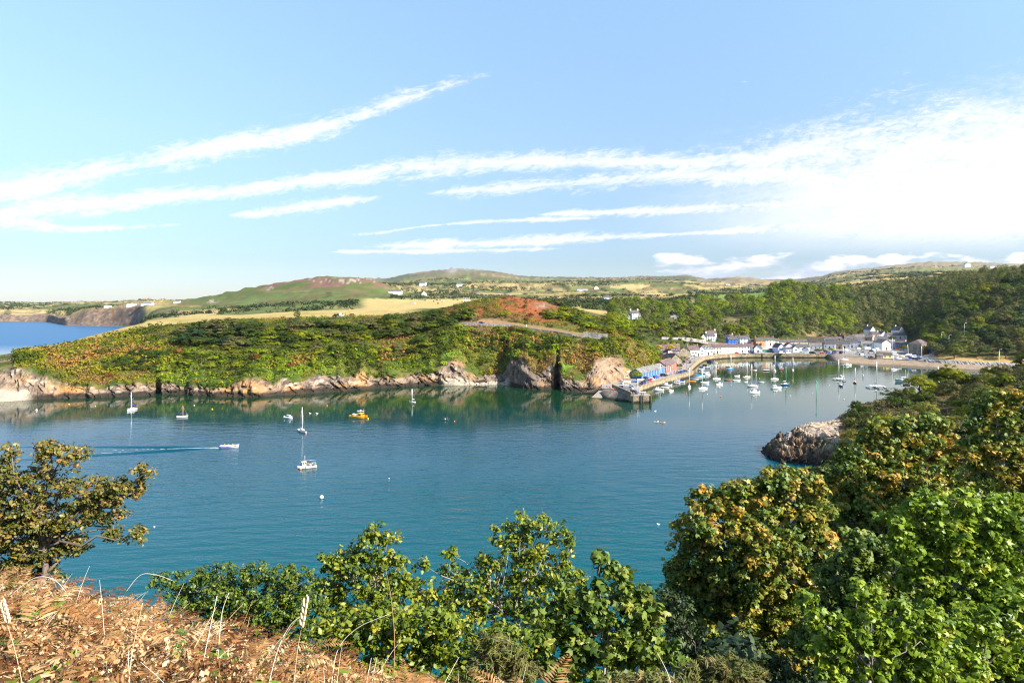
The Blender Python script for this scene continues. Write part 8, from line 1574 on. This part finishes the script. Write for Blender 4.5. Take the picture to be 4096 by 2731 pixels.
# ================================================================== bracken bank under the camera
L_BRK = leaf_mat('dead_bracken', [(.075,.028,.011),(.235,.100,.034),(.38,.215,.085),(.53,.40,.215)], .25, .75, spec=.12)
L_LIT = leaf_mat('dry_leaves_and_straw', [(.13,.05,.018),(.31,.155,.055),(.42,.28,.13),(.52,.41,.25)], .2, .7, spec=.15)
L_BRM = leaf_mat('bramble_leaf', [(.06,.10,.012),(.12,.18,.016),(.22,.27,.03)], .3, .5, spec=.3)
fr = np.random.default_rng(61)
def bank(n, far=6.9):
    out = []
    while len(out) < n:
        Y = fr.uniform(1.7,far)**1; u = fr.uniform(-500,2350); lim = np.interp(u,[-500,0,700,1000,1500,2000,2400],[7.0,6.9,6.3,5.6,4.9,4.3,3.6])
        if Y < lim: out.append((u,Y))
    return out
def fern(vs, fs, ts, p, hd, tilt, L, curl, tint):
    """one frond: tapering row of paired leaflets along a curved midrib"""
    n_ = 13 if L < .3 else 24; a = np.array([math.cos(hd),math.sin(hd),0]); s = np.array([-a[1],a[0],0]); pos = np.array(p,float); ang = tilt
    for i in range(n_):
        d = a*math.cos(ang)+np.array([0,0,1])*math.sin(ang); nrm = np.cross(d,s); stp = L/n_
        if i > 1:
            w = L*.30*(1-((i-2)/(n_-2))**1.1)*(.75+.5*fr.random())
            for sg in (-1,1):
                tip = pos+s*sg*w+d*w*.35+nrm*(-.12*w+fr.normal()*.10*w); b = len(vs); vs += [pos-d*stp*.42, pos+(tip-pos)*.5-d*stp*.36, tip, pos+(tip-pos)*.5+d*stp*.40+0]; fs.append((b,b+1,b+2,b+3)); ts += [np.clip(tint+fr.normal()*.12,0,1)]*4
        pos = pos+d*stp; ang += curl/n_
vs, fs, ts = [], [], []
for u,Y in bank(3600):
    p = NP(u,Y); fern(vs,fs,ts,(p.x,p.y,p.z+fr.uniform(.0,.42)),fr.uniform(0,6.28),fr.uniform(-.1,1.0),fr.uniform(.12,.30),-fr.uniform(.6,2.4),np.clip(.42+.25*fr.normal(),0,1))
for u,Y in bank(300):
    if Y < 3.3: continue
    p = NP(u,Y); fern(vs,fs,ts,(p.x,p.y,p.z+fr.uniform(.18,.42)),fr.uniform(0,6.28),fr.uniform(.2,.9),fr.uniform(.32,.52),-fr.uniform(.8,1.9),np.clip(.45+.25*fr.normal(),0,1))
o = mesh_obj('bracken', np.array(vs), np.array(fs), L_BRK, attrs={'tint':ts}); tag(o,'dead brown bracken covering the bank under the camera',None,None,'stuff')
cs = []; tn = []
for u,Y in bank(9000): p = NP(u,Y); cs.append((p.x,p.y,p.z+fr.uniform(.02,.40))); tn.append(np.clip(.5+.28*fr.normal(),0,1))
v,f,t = leaf_cloud(np.array(cs), np.full(len(cs),.07), 6, .024, fr, 'oak', up=.3, out=.4, jit=1.0, tint=tn, spread=.3, shell=.1); o = mesh_obj('leaf_litter', v, f, L_LIT, attrs={'tint':t}); tag(o,'crumpled dry leaves lying through the bracken',None,None,'stuff')
cs = []
for u,Y in bank(420): 
    if fr.random() < .75: p = NP(u,Y); cs.append((p.x,p.y,p.z+fr.uniform(.12,.42)))
v,f,t = leaf_cloud(np.array(cs), np.full(len(cs),.075), 6, .055, fr, 'oak', up=.8, out=.3, jit=.5, spread=.3, shell=.1); o = mesh_obj('bramble', v, f, L_BRM, attrs={'tint':t}); tag(o,'green bramble leaves scattered through the dead bracken',None,None,'stuff')
STRAW = M('dry_straw',(.62,.47,.29),.7,.2,6,spec=.2); TWIG = M('dead_twig',(.30,.17,.10),.85,.25,8); PALE = M('bleached_stem',(.66,.58,.47),.75,.15,6)
m_ = MB()
for u,Y in bank(1500):
    p = NP(u,Y); hd = fr.uniform(0,6.28); L = fr.uniform(.12,.5); a = np.array([math.cos(hd),math.sin(hd),0]); b_ = np.array([-a[1],a[0],0])*fr.normal()*.15; p = np.array(p); h = fr.uniform(.08,.32)*(1.5 if fr.random()<.05 else 1); k = fr.uniform(.2,1.2)
    m_.tube([p+a*L*t+b_*L*t*t+(0,0,h*(1.9*t-1.25*k*t*t)) for t in np.linspace(0,1,9)],[.0020*(1-.7*i/8)*(1 if L<.42 else 1.3) for i in range(9)],4,int(fr.integers(0,3)),False)
tag(m_.build('dry_grass',[STRAW,TWIG,PALE]),'tangle of dry grass stalks and bramble stems over the bank',None,None,'stuff')
# reddish twiggy shrubs along the brink of the bank
L_TWG = leaf_mat('reddish_bracken_tips', [(.17,.07,.03),(.16,.12,.03),(.10,.13,.02),(.30,.16,.06)], .2, .6)
for (u,Y,w,h,lb) in ((300,7.0,90,50,'reddish dying shrub at the brink right of the hawthorn'),(430,7.0,70,70,'reddish upright dying shrub at the brink left of the green shrub'),(620,6.7,70,40,'low brown-leaved shrub at the brink beside the green shrub'),(1060,6.3,90,60,'brown withered shrub below the green shrub'),(1240,6.0,60,60,'withered brown leaves hanging at the foot of the pointed oak')):
    vv_ = float(HZ+(CAMZ-(nground(u,Y)+.30))*F/Y); near_tree('withered_shrub',lb,'bush',u,Y-.1,[(u,vv_,Y,w*.7,h*.7),(u-w*.6,vv_+h*.3,Y,w*.5,h*.5),(u+w*.6,vv_+h*.2,Y,w*.5,h*.6)],'oak',.035,L_TWG,per=16,cr=.06,dens=.5,seed=int(u),bark=BARK,trunk_r=.015,group='withered shrubs along the brink')
# the separate tall stalks that stand up against the shrubs
def stalk(name, label, pts, r0, mat, head=None):
    P3 = [np.array(((u-2048)/F*Y, Y, zv(Y,v))) for u,v,Y in pts]; b = P3[0]; e = empty(name, Vector(b), 0, label, 'grass stem' if head else 'stem', 'tall dry stems in the foreground'); m_ = MB(); n_ = len(P3)
    fine = []
    Q = [2*P3[0]-P3[1]]+P3+[2*P3[-1]-P3[-2]]
    for i in range(n_-1):
        a, b_, c, d = Q[i:i+4]
        for t in np.linspace(0,1,7)[:-1]: fine.append(.5*(2*b_+(c-a)*t+(2*a-5*b_+4*c-d)*t*t+(3*b_-a-3*c+d)*t**3))
    fine.append(P3[-1]); m_.tube([q-b for q in fine],[r0*.62*(1-.6*i/(len(fine)-1)) for i in range(len(fine))],5,0); m_.build('stalk',[mat],e)
    if head:
        h = MB(); a, c = P3[-1]-(P3[-1]-P3[-2])*.15, P3[-1]+(P3[-1]-P3[-2])/np.linalg.norm(P3[-1]-P3[-2])*head
        for i in range(9):
            t = i/8; q = a*(1-t)+c*t-b; s = (-1)**i; h.tube([q,q+np.array([s*.006,0,.010]),q+np.array([s*.008,.002,.026]),q+np.array([s*.004,0,.040])],[.002,.0055,.0045,.0008],5,0)
        h.build('seed_head',[STRAW],e)
stalk('grass_stem','tall grass stem with a plump pale seed head left of centre',[(1172,2760,2.6),(1190,2600,2.6),(1208,2500,2.6)],.0022,STRAW,.085)
stalk('grass_stem','thin grass stem with a narrow seed head at the far left',[(95,2760,2.5),(60,2600,2.5),(24,2480,2.5)],.0022,STRAW,.05)
stalk('dry_stem','straight pale stem leaning right beside the bleached pair',[(790,2760,2.9),(830,2560,2.9),(868,2382,2.9)],.0045,PALE)
stalk('dry_stem','second bleached stem with a bent tip, right of the straight one',[(860,2760,3.0),(875,2580,3.0),(888,2450,3.0),(915,2370,3.0)],.0040,PALE)
stalk('dry_stem','orange-tan stem standing up in the middle of the bracken',[(510,2760,2.8),(530,2600,2.8),(570,2410,2.8)],.0036,STRAW)
stalk('dry_stem','long arching pale stem rising to the right through the oak scrub',[(1322,2760,3.0),(1350,2600,3.0),(1430,2510,3.0),(1555,2455,3.0)],.0034,PALE)
stalk('dry_stem','upright reddish brier stem in front of the pointed oak',[(1572,2760,3.2),(1578,2560,3.2),(1565,2400,3.2),(1545,2285,3.2)],.0042,TWIG)
stalk('dry_stem','curved pale stem bending over at the left of the seed head',[(1068,2760,2.8),(1110,2600,2.8),(1160,2500,2.8),(1210,2460,2.8)],.0034,PALE)
stalk('dry_stem','long arching stem over the left bracken below the hawthorn',[(40,2380,4.6),(140,2310,4.6),(220,2320,4.6),(290,2400,4.6)],.0045,PALE)
stalk('dry_stem','arching stem along the brink in front of the green shrub',[(500,2370,5.2),(560,2300,5.2),(620,2297,5.2),(690,2320,5.2)],.0042,PALE)
stalk('dry_stem','bleached twig crossing the bottom right of the sycamore shrub',[(2690,2760,4.0),(2670,2690,4.0),(2630,2610,4.0)],.0045,PALE)
# ================================================================== sea air between the camera and the far hills
mb = MB(); mb.box((0,4200,215),(15000,8900,450),0)
hz = mb.build('haze',[None])
m = bpy.data.materials.new('sea_air'); m.use_nodes = True; n = m.node_tree.nodes; n.clear()
o_ = n.new('ShaderNodeOutputMaterial'); pv = n.new('ShaderNodeVolumePrincipled'); pv.inputs['Color'].default_value = (.80,.88,1.0,1); pv.inputs['Density'].default_value = 1.8e-5
m.node_tree.links.new(pv.outputs[0], o_.inputs['Volume']); hz.data.materials.clear(); hz.data.materials.append(m)
tag(hz, 'thin pale sea air over the bay and hills', None, None, 'stuff')
